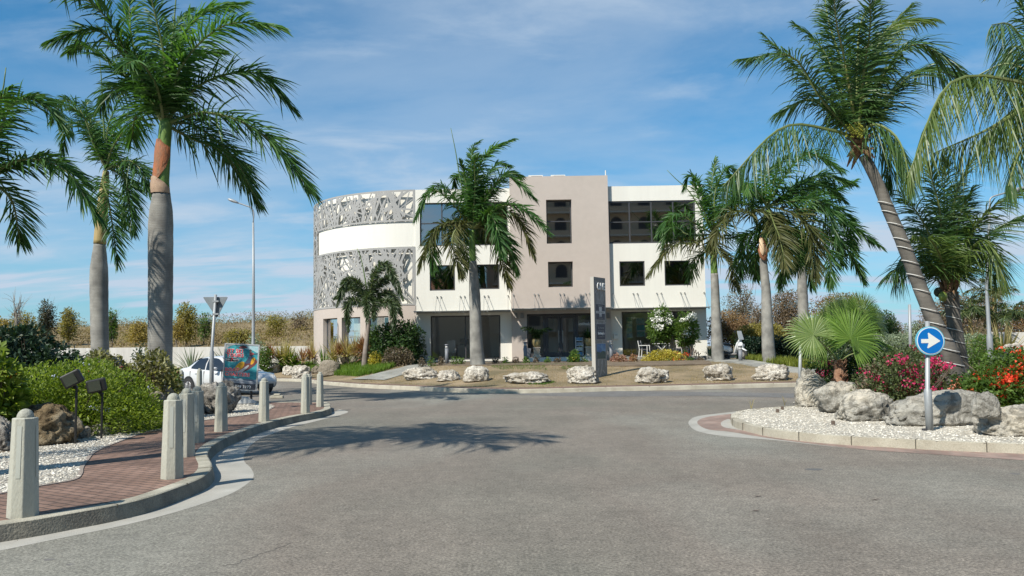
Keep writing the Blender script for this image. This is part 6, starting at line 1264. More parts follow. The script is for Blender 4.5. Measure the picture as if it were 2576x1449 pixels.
lamp('street lamp at the right behind the palms, arm pointing right',2490,866,518,34,[(2490,505),(2493,498),(2502,493),(2530,485)],(2590,468),.09)
# yield sign seen from behind
m_signb=mat('sign_back_grey',(.16,.185,.20),.6,(.20,.225,.24),3); Y=20.0; g=gz(541.5,1036,.15)
o=empty('yield_sign',(g[0],Y,.15),'triangular yield sign seen from behind on a grey pole','road sign'); t=at(542.5,741,Y)
b=MB(); zc_=at(545,886,Y)[2]; b.tube([(g[0],Y,.1),(g[0],Y,zc_),(g[0],Y,zc_+.05),(t[0],Y,t[2])],[.052,.052,.036,.034],12); b.build('pole',m_galv,o,True)
A,Bq,Cq=at(508,747,Y),at(571,746.5,Y),at(543,800,Y)
def rounded(P,r,n=5):
    out=[];m=len(P)
    for i in range(m):
        p=np.array(P[i]);a=np.array(P[i-1])-p;c=np.array(P[(i+1)%m])-p;a=a/np.linalg.norm(a);c=c/np.linalg.norm(c)
        for k in range(n+1): t_=k/n; out.append((p+a*r)*(1-t_)**2+2*p*t_*(1-t_)+(p+c*r)*t_*t_)
    return out
q=[np.array([x[0],Y+.055,x[2]]) for x in (A,Bq,Cq)]; MB().poly(rounded(q,.035),.02,nrm=(0,-1,0)).build('sign_plate',m_signb,o)
MB().poly([x+np.array([0,.022,0]) for x in rounded(q,.035)],.002,nrm=(0,-1,0)).build('sign_face',mat('sign_white',(.75,.75,.74),.4),o)
for v in (758,790): c=at(543,v,Y); MB().box(c[0]-.075,c[0]+.075,Y-.04,Y+.052,c[2]-.02,c[2]+.02).build('clamp',m_galv,o)
# blue arrow sign
g=gz(2339,1083,.135); Y=g[1]; o=empty('arrow_sign',(g[0],Y,.135),'round blue sign with a white arrow pointing right, on a grey pole in the gravel','road sign')
zc_=at(2337,981,Y)[2]; t=at(2333,808,Y); b=MB(); b.tube([(g[0],Y,.1),(g[0],Y,zc_),(g[0],Y,zc_+.03),(t[0],Y,t[2])],[.060,.060,.038,.036],14); b.build('pole',m_galv,o,True)
c=at(2335,857.5,Y)+np.array([0,-.07,0]); R=at(2371,857,Y)[0]-c[0]+.0; tl=R_(4)
def disc(r,y,m,name,th=.003): b=MB(); b.poly([(c[0]+r*math.cos(a),y,c[2]+r*math.sin(a)) for a in np.linspace(0,2*math.pi,49)[:-1]],th,nrm=(0,-1,0)); return b.build(name,m,o)
m_blue=mat('sign_blue',(.0,.125,.42),.35,(.002,.14,.46),2); disc(R,c[1],mat('sign_rim_blue',(.06,.33,.48),.4,(.2,.5,.6),9),'sign_rim',.03); disc(R*.93,c[1]-.004,mat('sign_white',(.75,.75,.74),.4),'sign_border'); disc(R*.885,c[1]-.008,m_blue,'sign_plate')
ar=[(-.66,.13),(-.14,.13),(-.17,.53),(-.11,.56),(.68,-.02),(-.21,-.52),(-.26,-.47),(-.15,-.15),(-.66,-.15)]
b=MB(); b.poly([(c[0]+x*R,c[1]-.012,c[2]+z*R) for x,z in ar],.003,nrm=(0,-1,0)); b.build('arrow',mat('sign_arrow_white',(.66,.67,.64),.45),o)
for v in (835,880): MB().box(c[0]-.06,c[0]+.06,c[1]+.002+.025,Y+.03,at(2335,v,Y)[2]-.015,at(2335,v,Y)[2]+.015).build('clamp',m_galv,o)
MB().box(g[0]-.12,g[0]-.05,Y-.03,Y+.03,.13,.17).build('foot_block',m_dk,o)
# second thin signpost at the left tip of the right island (sign hidden by the fan palm)
g=at(2016,1018,19.9); o=empty('signpost',(g[0],19.9,.14),'thin grey signpost behind the tall boulder, its top hidden by the fan palm','signpost'); b=MB(); t=at(2014,862,19.9); b.tube([(g[0],19.9,.1),(g[0],19.9,.9),(t[0],19.9,t[2])],[.045,.045,.035],10); b.build('pole',m_galv,o,True)
g=at(2289,885,33); o=empty('flagpole',(g[0],33,float(hF(g[0],33))),'slim bare metal post behind the magenta flowers','post'); MB().tube([(g[0],33,.3),(at(2288,766,33)[0],33,at(2288,766,33)[2])],[.07,.06],8).build('pole',m_galv,o,True)
# floodlights
for i,(cu,cv,pu,pv,lab) in enumerate([(243,970,255,1103,'black floodlight on a thin black pole, the right one of two'),(182,953,190,1085,'black floodlight tilted up over the bush, the left one of two')]):
    g=gz(pu,pv,.15) if i==0 else gG(pu,pv,n11); Y=g[1] if i==0 else 13.5; c=at(cu,cv,Y); o=empty('floodlight',(at(pu,pv,Y)[0],Y,.15),lab,'floodlight','garden floodlights'); px_=at(pu,pv,Y)[0]
    M_=Matrix.Translation(Vector([float(x) for x in c]))@Matrix.Rotation(R_(25),4,'Z')@Matrix.Rotation(R_(-28 if i else -12),4,'Y'); w_=.155
    h=MB().box(-w_,w_,-.12,.10,-.115,.115,M=M_).build('housing',m_blk,o); bevel(h,.03,3); f=MB().box(-w_*.8,w_*.4,-.135,-.121,-.085,.085,M=M_).build('lamp_glass',mat('smoked_glass',(.06,.07,.05),.15,spec=.9),o)
    b=MB(); b.tube([(px_,Y,.1),(px_,Y,c[2]-.15)],.020,8); b.build('pole',m_blk,o); MB().bar((px_,Y,c[2]-.16),tuple(c+[0,0,-.05]),.05).build('bracket',m_blk,o)
# grey bollard lights
for u,v0,v1,lab in ((1124,866,913,'grey bollard light before the large left window'),(1322,860,907,'grey bollard light left of the entrance doors'),(1538,857,903,'grey bollard light right of the sign pillar'),(1863,869,906,'grey bollard light beside the scooter')):
    Y=43.0 if u<1800 else 39.5; g=at(u,v1,Y); z0=float(hF(g[0],Y)); zt=at(u,v0,Y)[2]; o=empty('bollard_light',(g[0],Y,z0),lab,'bollard light','grey bollard lights'); MB().tube([(g[0],Y,z0-.05),(g[0],Y,zt-.22)],.095,14).build('post',mat('grey_paint',(.16,.17,.19),.5),o,True); MB().tube([(g[0],Y,zt-.22),(g[0],Y,zt-.08)],.08,14).build('lens',mat('frosted_lens',(.45,.45,.44),.3),o,True); MB().tube([(g[0],Y,zt-.08),(g[0],Y,zt)],.10,14).build('cap',mat('grey_paint',(.16,.17,.19),.5),o,True)
# urn planters, planters, brochure rack
m_stone=mat('carved_sandstone',(.50,.41,.32),.85,(.42,.34,.26),6,bump=.4,bscale=40); m_urn=mat('glazed_olive_urn',(.22,.17,.07),.4,(.30,.24,.11),3)
ZP=d0=HT[0][2]
for u,lab in ((1350.5,'olive urn of palm-like plants on a stone pedestal, left of the doors'),(1481.5,'olive urn of spiky plants on a stone pedestal, left of the sign pillar')):
    Y=YT-.75; x=X_(u,880,Y); z=ZP; k=.95
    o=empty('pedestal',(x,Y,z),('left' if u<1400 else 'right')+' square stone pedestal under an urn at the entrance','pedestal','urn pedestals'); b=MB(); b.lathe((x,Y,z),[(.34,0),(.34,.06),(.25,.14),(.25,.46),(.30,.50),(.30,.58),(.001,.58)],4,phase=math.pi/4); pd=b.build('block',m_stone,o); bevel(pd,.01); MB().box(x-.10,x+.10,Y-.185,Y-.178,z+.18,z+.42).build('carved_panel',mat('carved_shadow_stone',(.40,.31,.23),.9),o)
    R_u=empty('urn',(x,Y,z+.58),lab,'urn','planted urns'); MB().lathe((x,Y,z+.58),[(.14,0),(.19,.05),(.235,.22),(.245,.38),(.21,.42),(.25,.45),(.22,.45),(.18,.38)],20).build('pot',m_urn,R_u,True)
    r=np.random.default_rng(int(u)); V=[];F=[]
    if u<1400:
        for k in range(9):
            a=k*.7; P=[np.array([x,Y,z+1.02])]; d=np.array([math.cos(a),math.sin(a)*.7,0]); l=r.uniform(.75,1.05)
            for s in (.3,.65,1): P.append(P[0]+d*l*s*.9+np.array([0,0,l*(1.75*s-1.15*s*s)]))
            vs,fs,mi=frond(P,.26,.35,50,.03,.5,'royal',.05,k,.1,.015); o3=len(V); V+=vs.tolist(); F+=[tuple(i+o3 for i in f) for f in fs]
        obj('plant',V,F,G_deep,R_u)
    else:
        for k in range(90):
            a=r.uniform(0,6.28); el=r.uniform(.15,1.4); l=r.uniform(.5,.85); dd=np.array([math.cos(a)*math.cos(el),math.sin(a)*math.cos(el)*.8,math.sin(el)]); p=np.array([x,Y,z+1.0]); s=np.array([-math.sin(a),math.cos(a),0])*.02; e=p+dd*l+[0,0,-.2*l*math.cos(el)]; o3=len(V); V+=[p-s,p+s,p+dd*l*.5+s,p+dd*l*.5-s,e]; F+=[(o3,o3+1,o3+2,o3+3),(o3+3,o3+2,o3+4)]
        obj('plant',V,F,G_deep,R_u)
for u,lab in ((1326,'dark grey tapered planter behind the left bollard light'),(1542,'dark grey tapered planter behind the right bollard light')):
    x=X_(u,895,YT-.6); o=MB().lathe((0,0,0),[(.20,0),(.32,.62),(.28,.62),(.26,.5)],4,phase=math.pi/4).build('planter',mat('grey_paint',(.16,.17,.19),.5)); o.location=(x,YT-.6,.80 if u>1400 else ZP-.1); tag(o,lab,'planter','tapered planters')
x=X_(1457,870,YT-.4); o=empty('brochure_rack',(x,YT-.5,ZP),'white wire brochure rack beside the glass doors','rack'); b=MB()
for sx in (-.2,.2):
    for sy in (-.1,.1): b.bar((x+sx,YT-.5+sy,ZP),(x+sx,YT-.5+sy,ZP+1.1),.02)
b.build('rack_frame',wf,o)
for k in range(4):
    z=ZP+.08+k*.27; MB().box(x-.19,x+.19,YT-.6,YT-.4,z,z+.02).build('shelf',wf,o); MB().box(x-.16,x+.16,YT-.56,YT-.53,z+.02,z+.19).build('brochures',mat('brochure_%d'%(k%3),[(.10,.22,.35),(.5,.5,.45),(.2,.25,.3)][k%3],.5),o)
# terrace chairs and table
def chair(x,y,z,rot,lab,mm):
    o=empty('garden_chair',(x,y,z),lab,'chair','white garden chairs'); M_=Matrix.Translation((x,y,z))@Matrix.Rotation(rot,4,'Z'); tp=lambda *p: tuple(M_@Vector(p)); fr=MB()
    for s in (-.26,.26):
        MB().tube([tp(-.24,s,0),tp(-.24,s,.62)],.02,6).build('leg',wf,o); MB().tube([tp(.24,s,0),tp(.20,s,.42),tp(.28,s,.90)],.02,6).build('leg',wf,o); MB().bar(tp(-.26,s,.63),tp(.24,s,.63),.045,.03).build('armrest',wf,o)
    MB().box(-.22,.20,-.24,.24,.40,.43,M=M_).build('seat',mm,o); b=MB(); b.add([tp(.20,-.24,.45),tp(.20,.24,.45),tp(.28,.24,.9),tp(.28,-.24,.9)],[(0,1,2,3)]); b.build('backrest',mm,o)
m_mesh=mat('grey_mesh_fabric',(.13,.12,.125),.8); zs=HR[0][2]-.008; yy=YB-1.15
chair(X_(1621,895,yy),yy,zs,R_(180-25),'white framed garden chair with dark mesh back, left of the table',m_mesh); chair(X_(1700,890,yy+.3),yy+.3,zs,R_(35),'white framed garden chair with pale slatted back, right of the table',mat('pale_mesh_fabric',(.40,.37,.35),.8))
x=X_(1663,880,yy); o=empty('garden_table',(x,yy,zs),'white folding garden table with crossed legs between the two chairs','table'); t_=MB().box(x-.42,x+.42,yy-.35,yy+.35,zs+.70,zs+.735).build('table_top',wf,o); bevel(t_,.01)
for s in (-.28,.28):
    MB().bar((x-.36,yy+s,zs),(x+.30,yy+s,zs+.70),.04,.03).build('leg',wf,o); MB().bar((x+.36,yy+s*.9,zs),(x-.30,yy+s*.9,zs+.70),.04,.03).build('leg',wf,o)
# ------------------------------------------------------------- sign pillar
m_gp=mat('pillar_grey',(.22,.215,.205),.6,(.20,.195,.185),2); m_gl=mat('pillar_light_lines',(.34,.335,.33),.6); m_navy=mat('navy_panel',(.035,.035,.06),.4)
A_=gF(1499,951); Yp=A_[1]; th=R_(56); ex=Vector((math.cos(th),math.sin(th),0)); nr=Vector((math.sin(th),-math.cos(th),0))
# width so that the far edge lands at pixel 1529
A_=Vector([float(q) for q in A_]); wdt=.9
for k in range(40):
    w_=.4+k*.03; p=A_+ex*w_; d=np.array([p.x,p.y,p.z-HC]); u=1288+FPX*(d@cR)/(d@cF)
    if u<1529: wdt=w_
Hp=float(at(1499,696,Yp)[2])-A_.z; o=empty('sign_pillar',tuple(A_),'tall grey sign pillar lettered ONE with navy tenant panels','sign'); Mf=frameM(A_,ex,(0,0,1))
def fp_(x0,x1,z0,z1,m,name,off,t_=.006): return MB().box(x0,x1,z0,z1,off-t_,off,M=Mf).build(name,m,o)
MB().box(0,wdt,-.2,Hp,-.16,0,M=Mf).build('pillar_body',m_gp,o); MB().box(-.006,-.001,-.2,Hp+.003,-.165,.004,M=Mf).build('side_panel',mat('pillar_pale_side',(.42,.40,.36),.6),o)
rs=random.Random(8); b=MB()
for k in range(54):
    z=rs.choice([rs.uniform(.02,1.15),rs.uniform(2.75,3.55),rs.uniform(1.95,2.1),rs.uniform(1.0,3.9)]); x=rs.uniform(.1,wdt-.1); a=rs.uniform(.5,2.6) if rs.random()<.4 else rs.gauss(1.57,.4); l=rs.uniform(.25,.8); c_,s_=math.cos(a),math.sin(a); p=[(x-c_*l/2,z-s_*l/2),(x+c_*l/2,z+s_*l/2)]; p=[(min(max(q[0],.08),wdt-.08),min(max(q[1],.02),Hp-.04)) for q in p]
    if math.hypot(p[0][0]-p[1][0],p[0][1]-p[1][1])>.1: b.bar(Mf@Vector((p[0][0],p[0][1],.0)),Mf@Vector((p[1][0],p[1][1],.0)),.045,.006,up=tuple(nr))
b.build('line_pattern',m_gl,o)
fz=lambda zy:Hp*(1-(zy-95)/(1365-95))
for z1,z0,m,nm in ((440,635,m_navy,'tenant_panel'),(690,885,m_navy,'tenant_panel'),(940,1130,mat('seaview_panel',(.03,.09,.26),.4,(.12,.25,.42),3,stretch=(1,1,2)),'picture_panel')): fp_(.10,wdt-.10,fz(z0)-.02,fz(z1)+.02,m_gl,'panel_frame',.008); fp_(.13,wdt-.13,fz(z0),fz(z1),m,nm,.012)
b=MB(); b.poly([Mf@Vector(q) for q in [(.13,fz(1130),.014),(wdt-.13,fz(1130),.014),(wdt-.13,fz(1040),.014),(.6*wdt,fz(1030),.014),(.4*wdt,fz(1050),.014),(.13,fz(1035),.014)]],nrm=tuple(nr)); b.build('picture_hills',mat('dark_hills',(.03,.06,.06),.5,(.08,.11,.09),9),o)
def pt_(s,x,z,sz,m,name='lettering',bold=0,sx=1,th_=.012,off=.02): return text(s,sz,Mf@Matrix.Translation((x,z,off)),m,name,o,th_,bold,sx)
pt_('ONE',wdt*.55,fz(215),.42,mat('raised_white_letters',(.72,.72,.70),.4),'raised_letters',.006,.80,.05,.03)
pt_('St. Maarten',wdt/2,fz(738),.115,m_gl); pt_("Sotheby's",wdt/2,fz(808),.15,m_wtxt,bold=.003); pt_('INTERNATIONAL REALTY',wdt/2,fz(850),.045,m_gl); fp_(.25,wdt-.25,fz(776),fz(773),m_gl,'rule',.014,.002)
pt_('FAMILY DENTAL',wdt/2,fz(460),.06,m_gl); pt_('www.dentalcenter.com',wdt/2,fz(615),.04,m_gl); fp_(.13,wdt-.13,fz(555),fz(525),mat('pale_band',(.5,.5,.5),.5),'white_band',.014,.002); pt_('DENTAL CENTER',wdt/2,fz(540),.075,m_navy,off=.016,th_=.002)
cx_=wdt/2; b=MB(); T_=[(-.12,fz(500)),(-.13,fz(478)),(-.06,fz(468)),(0,fz(474)),(.06,fz(468)),(.13,fz(478)),(.12,fz(500)),(.10,fz(560)),(.08,fz(600)),(.03,fz(598)),(.0,fz(562)),(-.03,fz(598)),(-.08,fz(600)),(-.10,fz(560))]; b.poly([Mf@Vector((cx_+x,z,.0135)) for x,z in T_],nrm=tuple(nr)); b.build('tooth_emblem',mat('pale_band',(.5,.5,.5),.5),o)
# ------------------------------------------------------------- banner stand
Yb=23.3; TL_,TR_,BL_,BR_=at(566.5,864,Yb),at(652.5,868,Yb),at(558.5,979.5,Yb),at(645,985,Yb)
exv=Vector(TR_-TL_); ezv=Vector(TL_-BL_); Wb,Hb=exv.length,ezv.length; Mb=frameM(BL_,exv,ezv); Mb2=Mb.copy()
for i in range(3): Mb2[i][1]=(ezv.normalized())[i]
Mb=Mb2; o=empty('banner_stand',(float((BL_[0]+BR_[0])/2),Yb,.15),'tilted advertising banner in a silver frame reading jet ski tours and boat charters','banner')
def bp_(P,m,name,off,th_=.0): 
    if name.startswith(('jet','rider','far','speed','foam')) and len(P)<12: P=[tuple(q) for q in catmull([np.array(q) for q in P],5,True)]
    b=MB(); b.poly([Mb@Vector((x*Wb,(1-y)*Hb,off)) for x,y in P],nrm=tuple(Mb.col[2][:3])); return b.build(name,m,o)
def E_(cx,cy,rx,ry,n=28,rot=0): return [(cx+rx*math.cos(t)*math.cos(rot)-ry*math.sin(t)*math.sin(rot)*1.36,cy+rx*math.cos(t)*math.sin(rot)/1.36+ry*math.sin(t)*math.cos(rot)) for t in np.linspace(0,2*math.pi,n+1)[:-1]]
MB().box(0,Wb,0,Hb,-.03,-.004,M=Mb).build('board',m_galv,o); m_alu=mat('silver_frame',(.62,.63,.64),.3,metal=.5); b=MB(); e=.025
b.box(-.01,e,-.01,Hb+.01,-.035,.012,M=Mb); b.box(Wb-e,Wb+.01,-.01,Hb+.01,-.035,.012,M=Mb); b.box(e,Wb-e,Hb-e,Hb+.012,-.034,.013,M=Mb); b.box(e,Wb-e,-.012,e,-.034,.013,M=Mb); b.build('banner_frame',m_alu,o)
m_sea=mat('poster_sea',(.02,.22,.27),.5,(.06,.36,.40),7,(.25,.55,.58),detail=5,lo=.38,hi=.62,stretch=(1,1,2.2)); sq=[(.03,.02),(.97,.02),(.97,.98),(.03,.98)]; bp_(sq,m_sea,'poster',.0)
bp_([(.03,.02),(.30,.02),(.15,.05),(.06,.10),(.03,.13)],mat('poster_grey',(.30,.33,.34),.5),'poster_corner',.0015); bp_([(.55,.05),(.97,.03),(.97,.17),(.80,.12),(.62,.10)],mat('poster_foam',(.45,.58,.62),.5,(.25,.45,.5),12),'foam',.0015)
bp_([(.40,.08),(.46,.04),(.55,.03),(.66,.06),(.60,.085),(.48,.10)],mat('poster_maroon',(.16,.05,.05),.5),'far_boat',.002)
bp_([(.03,.735),(.97,.76),(.97,.86),(.03,.84)],mat('poster_slate',(.09,.13,.19),.5,(.16,.21,.28),3),'boat_photo',.0015); bp_([(.03,.84),(.97,.86),(.97,.98),(.03,.98)],mat('poster_charcoal',(.05,.055,.07),.5),'phone_strip',.002)
bp_([(.04,.775),(.25,.765),(.60,.785),(.85,.80),(.96,.835),(.94,.85),(.4,.845),(.15,.82)],mat('poster_hull',(.20,.22,.26),.4,(.33,.35,.4),4),'speed_boat',.0025); bp_([(.04,.775),(.25,.765),(.60,.785),(.90,.805),(.90,.812),(.60,.795),(.25,.777)],mat('sign_white',(.75,.75,.74),.4),'boat_deck',.003); bp_([(.44,.77),(.50,.74),(.56,.75),(.62,.785)],mat('sign_white',(.75,.75,.74),.4),'boat_cabin',.0032)
m_ye=mat('poster_yellow',(.75,.42,.03),.45,(.60,.28,.02),9); m_mr=mat('poster_maroon',(.16,.05,.05),.5)
bp_([(.30,.57),(.36,.49),(.50,.42),(.70,.36),(.84,.27),(.97,.36),(.90,.45),(.74,.54),(.58,.60),(.44,.58)],m_mr,'jet_ski_hull',.002); bp_([(.32,.565),(.37,.47),(.48,.39),(.58,.385),(.60,.45),(.54,.52),(.46,.565)],m_ye,'jet_ski_nose',.0025); bp_([(.78,.42),(.80,.33),(.86,.28),(.90,.30),(.88,.38),(.82,.43)],m_ye,'jet_ski_seat',.0025); bp_([(.44,.59),(.56,.53),(.68,.46),(.74,.46),(.64,.55),(.54,.61)],mat('poster_foam2',(.50,.50,.50),.5),'jet_ski_side',.0027)
bp_([(.60,.42),(.66,.34),(.72,.26),(.73,.18),(.80,.17),(.88,.19),(.97,.18),(.97,.205),(.84,.22),(.80,.26),(.80,.34),(.76,.40),(.68,.42)],mat('poster_dark_suit',(.05,.07,.12),.5),'rider',.003); bp_([(.735,.18),(.80,.17),(.86,.19),(.84,.215),(.79,.23),(.74,.22)],mat('poster_red_vest',(.45,.10,.09),.5),'rider_vest',.0034); bp_(E_(.755,.14,.030,.032),mat('poster_skin',(.40,.24,.17),.5),'rider_head',.0034); bp_([(.725,.135),(.735,.108),(.77,.105),(.785,.13)],m_dk,'rider_hair',.0038)
bp_(E_(.235,.345,.215,.047),mat('sign_white',(.75,.75,.74),.4),'emblem_rim',.004); bp_(E_(.235,.345,.205,.041),mat('poster_black',(.03,.03,.035),.5),'emblem',.0045)
m_pr=mat('poster_red',(.72,.05,.07),.5); m_pw=mat('poster_white',(.82,.82,.82),.5)
BTN=[0]
def bt(s,x,y,size,sx=1,al='LEFT',halo=True,m=None,bold=.0045):
    BTN[0]+=.0004
    if halo: text(s,size,Mb@Matrix.Translation((x*Wb,(1-y)*Hb,.0055+BTN[0])),m_pw,'lettering_outline',o,.0002,bold+.0065,sx,al,1.14)
    text(s,size,Mb@Matrix.Translation((x*Wb,(1-y)*Hb,.0102+BTN[0])),m or m_pr,'lettering',o,.0002,bold,sx,al,1.14)
bt('JET SKI',.07,.155,.135,1.0); bt('TOURS',.07,.250,.135,1.03); bt('BOAT',.05,.565,.135,1.03); bt('CHARTERS',.05,.662,.135,.98)
bt('1 721 559 2173',.06,.925,.105,1.0,halo=False,m=m_pw,bold=.003); bt('SEVEN',.05,.343,.042,1,halo=False,m=m_pw,bold=.002); bt('MARINE',.275,.343,.042,1,halo=False,m=m_pw,bold=.002); bt('7',.235,.34,.12,1,'CENTER',False,m_pr,.002)
g=gz(610,1011,.15); gx=gz(625,1009,.155); b=MB(); b.lathe((gx[0],Yb,.15),[(.62,0),(.62,.03),(.40,.16),(.16,.22),(.001,.22)],24,sq=.45); b.build('base',mat('grey_plastic_base',(.32,.33,.33),.4),o,True)
for u in (603,632): p=at(u,985,Yb); MB().tube([(p[0],Yb,.28),(p[0],Yb,float(p[2])+.02)],.035,8).build('spring',m_blk,o)
g=gz(697,1002,0); b=MB(); b.box(-.22,.22,-.08,.08,0,.10); b.box(-.10,.12,-.085,.085,.10,.16); c_=b.build('concrete_block',m_conc); c_.location=Vector([float(x) for x in g]); tag(c_,'broken concrete block lying at the far kerb near the white car','block'); bevel(c_,.02)
# ------------------------------------------------------------- cars
def car(x,y,head,lab,paint,z=0):
    o=empty('car',(0,0,0),lab,'car'); L_=4.37
    # stations: x, z underside, z shoulder (belt), half width, roof z (None = no cabin), half width at the roof
    S=[(0,.42,.86,.66),(.08,.30,.95,.76),(.35,.24,1.02,.83),(.8,.22,1.03,.86),(1.3,.22,.99,.865),(2.0,.22,.95,.865),(2.7,.22,.91,.865),(3.1,.22,.90,.86),(3.5,.22,.84,.855),(3.9,.22,.79,.83),(4.15,.24,.69,.77),(4.30,.28,.60,.66),(4.37,.34,.50,.54)]
    prof=lambda zb,zs,w_:[(0,zb),(w_*.85,zb),(w_*.97,zb+.10),(w_,zb+(zs-zb)*.42),(w_*.985,zb+(zs-zb)*.72),(w_*.95,zs-.035),(w_*.86,zs),(w_*.45,zs+.035),(0,zs+.045)]
    V=[];n=9
    SS=resample(catmull([np.array(s) for s in S],6),48)
    for s in SS:
        for sd in (1,):
            P=prof(s[1],s[2],s[3]); ring=P+[(-a,c) for a,c in P[-2:0:-1]]
            V+= [(s[0]-L_/2,a,c) for a,c in ring]
    m=16; F=[(i*m+k,i*m+(k+1)%m,(i+1)*m+(k+1)%m,(i+1)*m+k) for i in range(len(SS)-1) for k in range(m)]+[tuple(range(m-1,-1,-1)),tuple(range((len(SS)-1)*m,len(SS)*m))]
    M_=Matrix.Translation((x,y,z))@Matrix.Rotation(head,4,'Z'); T=lambda vs:[tuple(M_@Vector(v)) for v in vs]
    o.location=(x,y,z); obj('body',T(V),F,paint,o,True)
    # cabin
    C=[(.55,1.0,.74),(1.05,1.33,.62),(1.55,1.45,.585),(2.1,1.46,.58),(2.5,1.42,.59),(2.9,1.22,.66),(3.35,.90,.76)]
    CS=resample(catmull([np.array(s) for s in C],6),30); V=[]
    bz=lambda xx:float(np.interp(xx,[s[0] for s in S],[s[2] for s in S]))-.06
    for s in CS:
        zb=bz(s[0]); wb=.80; wr=s[2]; zr=max(s[1],zb+.02)
        P=[(wb,zb),(wb*.5+wr*.5+.035,(zb+zr)/2),(wr,zr-.045),(wr*.82,zr-.005),(0,zr+.02)]; ring=P+[(-a,c) for a,c in P[-2::-1]]; V+=[(s[0]-L_/2,a,c) for a,c in ring]
    F=[(i*9+k,i*9+k+1,(i+1)*9+k+1,(i+1)*9+k) for i in range(29) for k in range(8)]; obj('cabin',T(V),F,paint,o,True)
    gl=mat('car_glass',(.012,.013,.016),.04,spec=1.0)
    def side(xx,t,sg): # point on the cabin side
        s=[float(np.interp(xx,CS[:,0],CS[:,i])) for i in range(3)]; zb=bz(xx)+.03; zr=s[1]-.055; z_=zb+(zr-zb)*t; f=(z_-(bz(xx)))/(max(.05,s[1]-bz(xx))); w_=.80*(1-f)+s[2]*f+.045*4*f*(1-f)*.8+.012; return (xx-L_/2,sg*w_,z_)
    for sg in (-1,1):
        for (xa,xb_) in ((.98,1.82),(1.90,2.98)):
            xs2=np.linspace(xa,xb_,9); b=MB(); V=[]
            for xx in xs2:
                tp_=1.0
                if xx<1.25 : tp_=max(.25,(xx-.85)/.4)
                tp_=min(tp_,1); V+=[side(xx,.06,sg),side(xx,.5*tp_,sg),side(xx,tp_,sg)]
            F=[(i*3+k,i*3+k+1,(i+1)*3+k+1,(i+1)*3+k) for i in range(8) for k in range(2)]; obj('side_window',T(V),F,gl,o,True)
        for xx in (1.40,2.62):    # door handles
            MB().box(xx-.10-L_/2,xx+.08-L_/2,sg*.845 if sg>0 else -.885,sg*.885 if sg>0 else -.845,.80,.83,M=M_).build('door_handle',paint,o)
        b=MB(); b.lathe((2.72-L_/2,sg*.98,1.0),[(.001,-.11),(.075,-.07),(.085,0),(.07,.07),(.001,.10)],12,axis='y',sq=.75); mo=b; mo.v=T(mo.v); mo.build('mirror',paint,o,True)
        for xx in (1.86,2.95,.98):
            b=MB(); b.box(xx-.004-L_/2,xx+.004-L_/2,min(sg*.83,sg*.868),max(sg*.83,sg*.868),.30,.90,M=M_); b.build('door_gap',m_blk,o)
        # lamps
        b=MB(); b.add(T([(3.74-L_/2,sg*.855,.78),(4.05-L_/2,sg*.825,.64),(4.27-L_/2,sg*.66,.58),(4.335-L_/2,sg*.48,.56),(4.27-L_/2,sg*.50,.66),(3.98-L_/2,sg*.77,.78)]),[(0,1,5),(1,2,4,5),(2,3,4)]); hl=b.build('headlight',mat('headlight_glass',(.45,.47,.5),.08,spec=1,coat=.8),o); sld=hl.modifiers.new('s','SOLIDIFY'); sld.thickness=.05; sld.offset=1
        MB().box(-.002-L_/2+.03,.10-L_/2,min(sg*.55,sg*.80),max(sg*.55,sg*.80),.78,.92,M=M_).build('tail_light',mat('tail_red',(.4,.02,.02),.3),o)
        for wx in (.90,3.47):
            b=MB(); b.tube(T([(wx-L_/2,sg*.70,.33),(wx-L_/2,sg*.876,.33)]),.375,28); b.build('wheel_arch',m_blk,o)
            W=MB(); W.tube(T([(wx-L_/2,sg*.68,.305),(wx-L_/2,sg*.70,.305),(wx-L_/2,sg*.875,.305),(wx-L_/2,sg*.888,.305)]),[.28,.305,.305,.28],28); W=W.build('wheel',mat('tyre_rubber',(.025,.025,.027),.85),o)
            r_=MB(); r_.tube(T([(wx-L_/2,sg*.884,.305),(wx-L_/2,sg*.892,.305)]),[.20,.19],24)
            for k in range(5):
                a=k*2*math.pi/5; r_.bar(M_@Vector((wx-L_/2,sg*.897,.305)),M_@Vector((wx-L_/2+.19*math.cos(a),sg*.897,.305+.19*math.sin(a))),.05,.02)
            r_.build('rim',mat('wheel_rim',(.30,.30,.31),.35,metal=.5),W)
    # screens
    def top(xx,f,lift=.012):
        s=[float(np.interp(xx,CS[:,0],CS[:,i])) for i in range(3)]; return (xx-L_/2,s[2]*.9*f,s[1]+.018*(1-abs(f))+lift)
    for nm,xa,xb_ in (('windscreen',2.56,3.26),('rear_window',.66,1.22)):
        V=[top(xx,f,.02) for xx in np.linspace(xa,xb_,7) for f in np.linspace(-1,1,7)]; obj(nm,T(V),[(i*7+k,i*7+k+1,(i+1)*7+k+1,(i+1)*7+k) for i in range(6) for k in range(6)],gl,o,True)
    # front: grille, intake, badge, plate
    MB().box(4.24-L_/2,4.335-L_/2,-.40,.40,.50,.56,M=M_).build('grille',m_blk,o)
    gb=MB(); gb.box(4.22-L_/2,4.33-L_/2,-.43,.43,.565,.575,M=M_); gb.box(4.25-L_/2,4.345-L_/2,-.40,.40,.485,.495,M=M_); gb.build('grille_trim',m_alu,o)
    MB().box(4.10-L_/2,4.372-L_/2,-.44,.44,.26,.40,M=M_).build('air_intake',m_blk,o)
    b=MB(); b.lathe((4.27-L_/2,0,.62),[(.001,-.01),(.065,0),(.06,.012),(.001,.014)],16,axis='x',sq=.55); b.v=T(b.v); b.build('badge',m_blk,o)
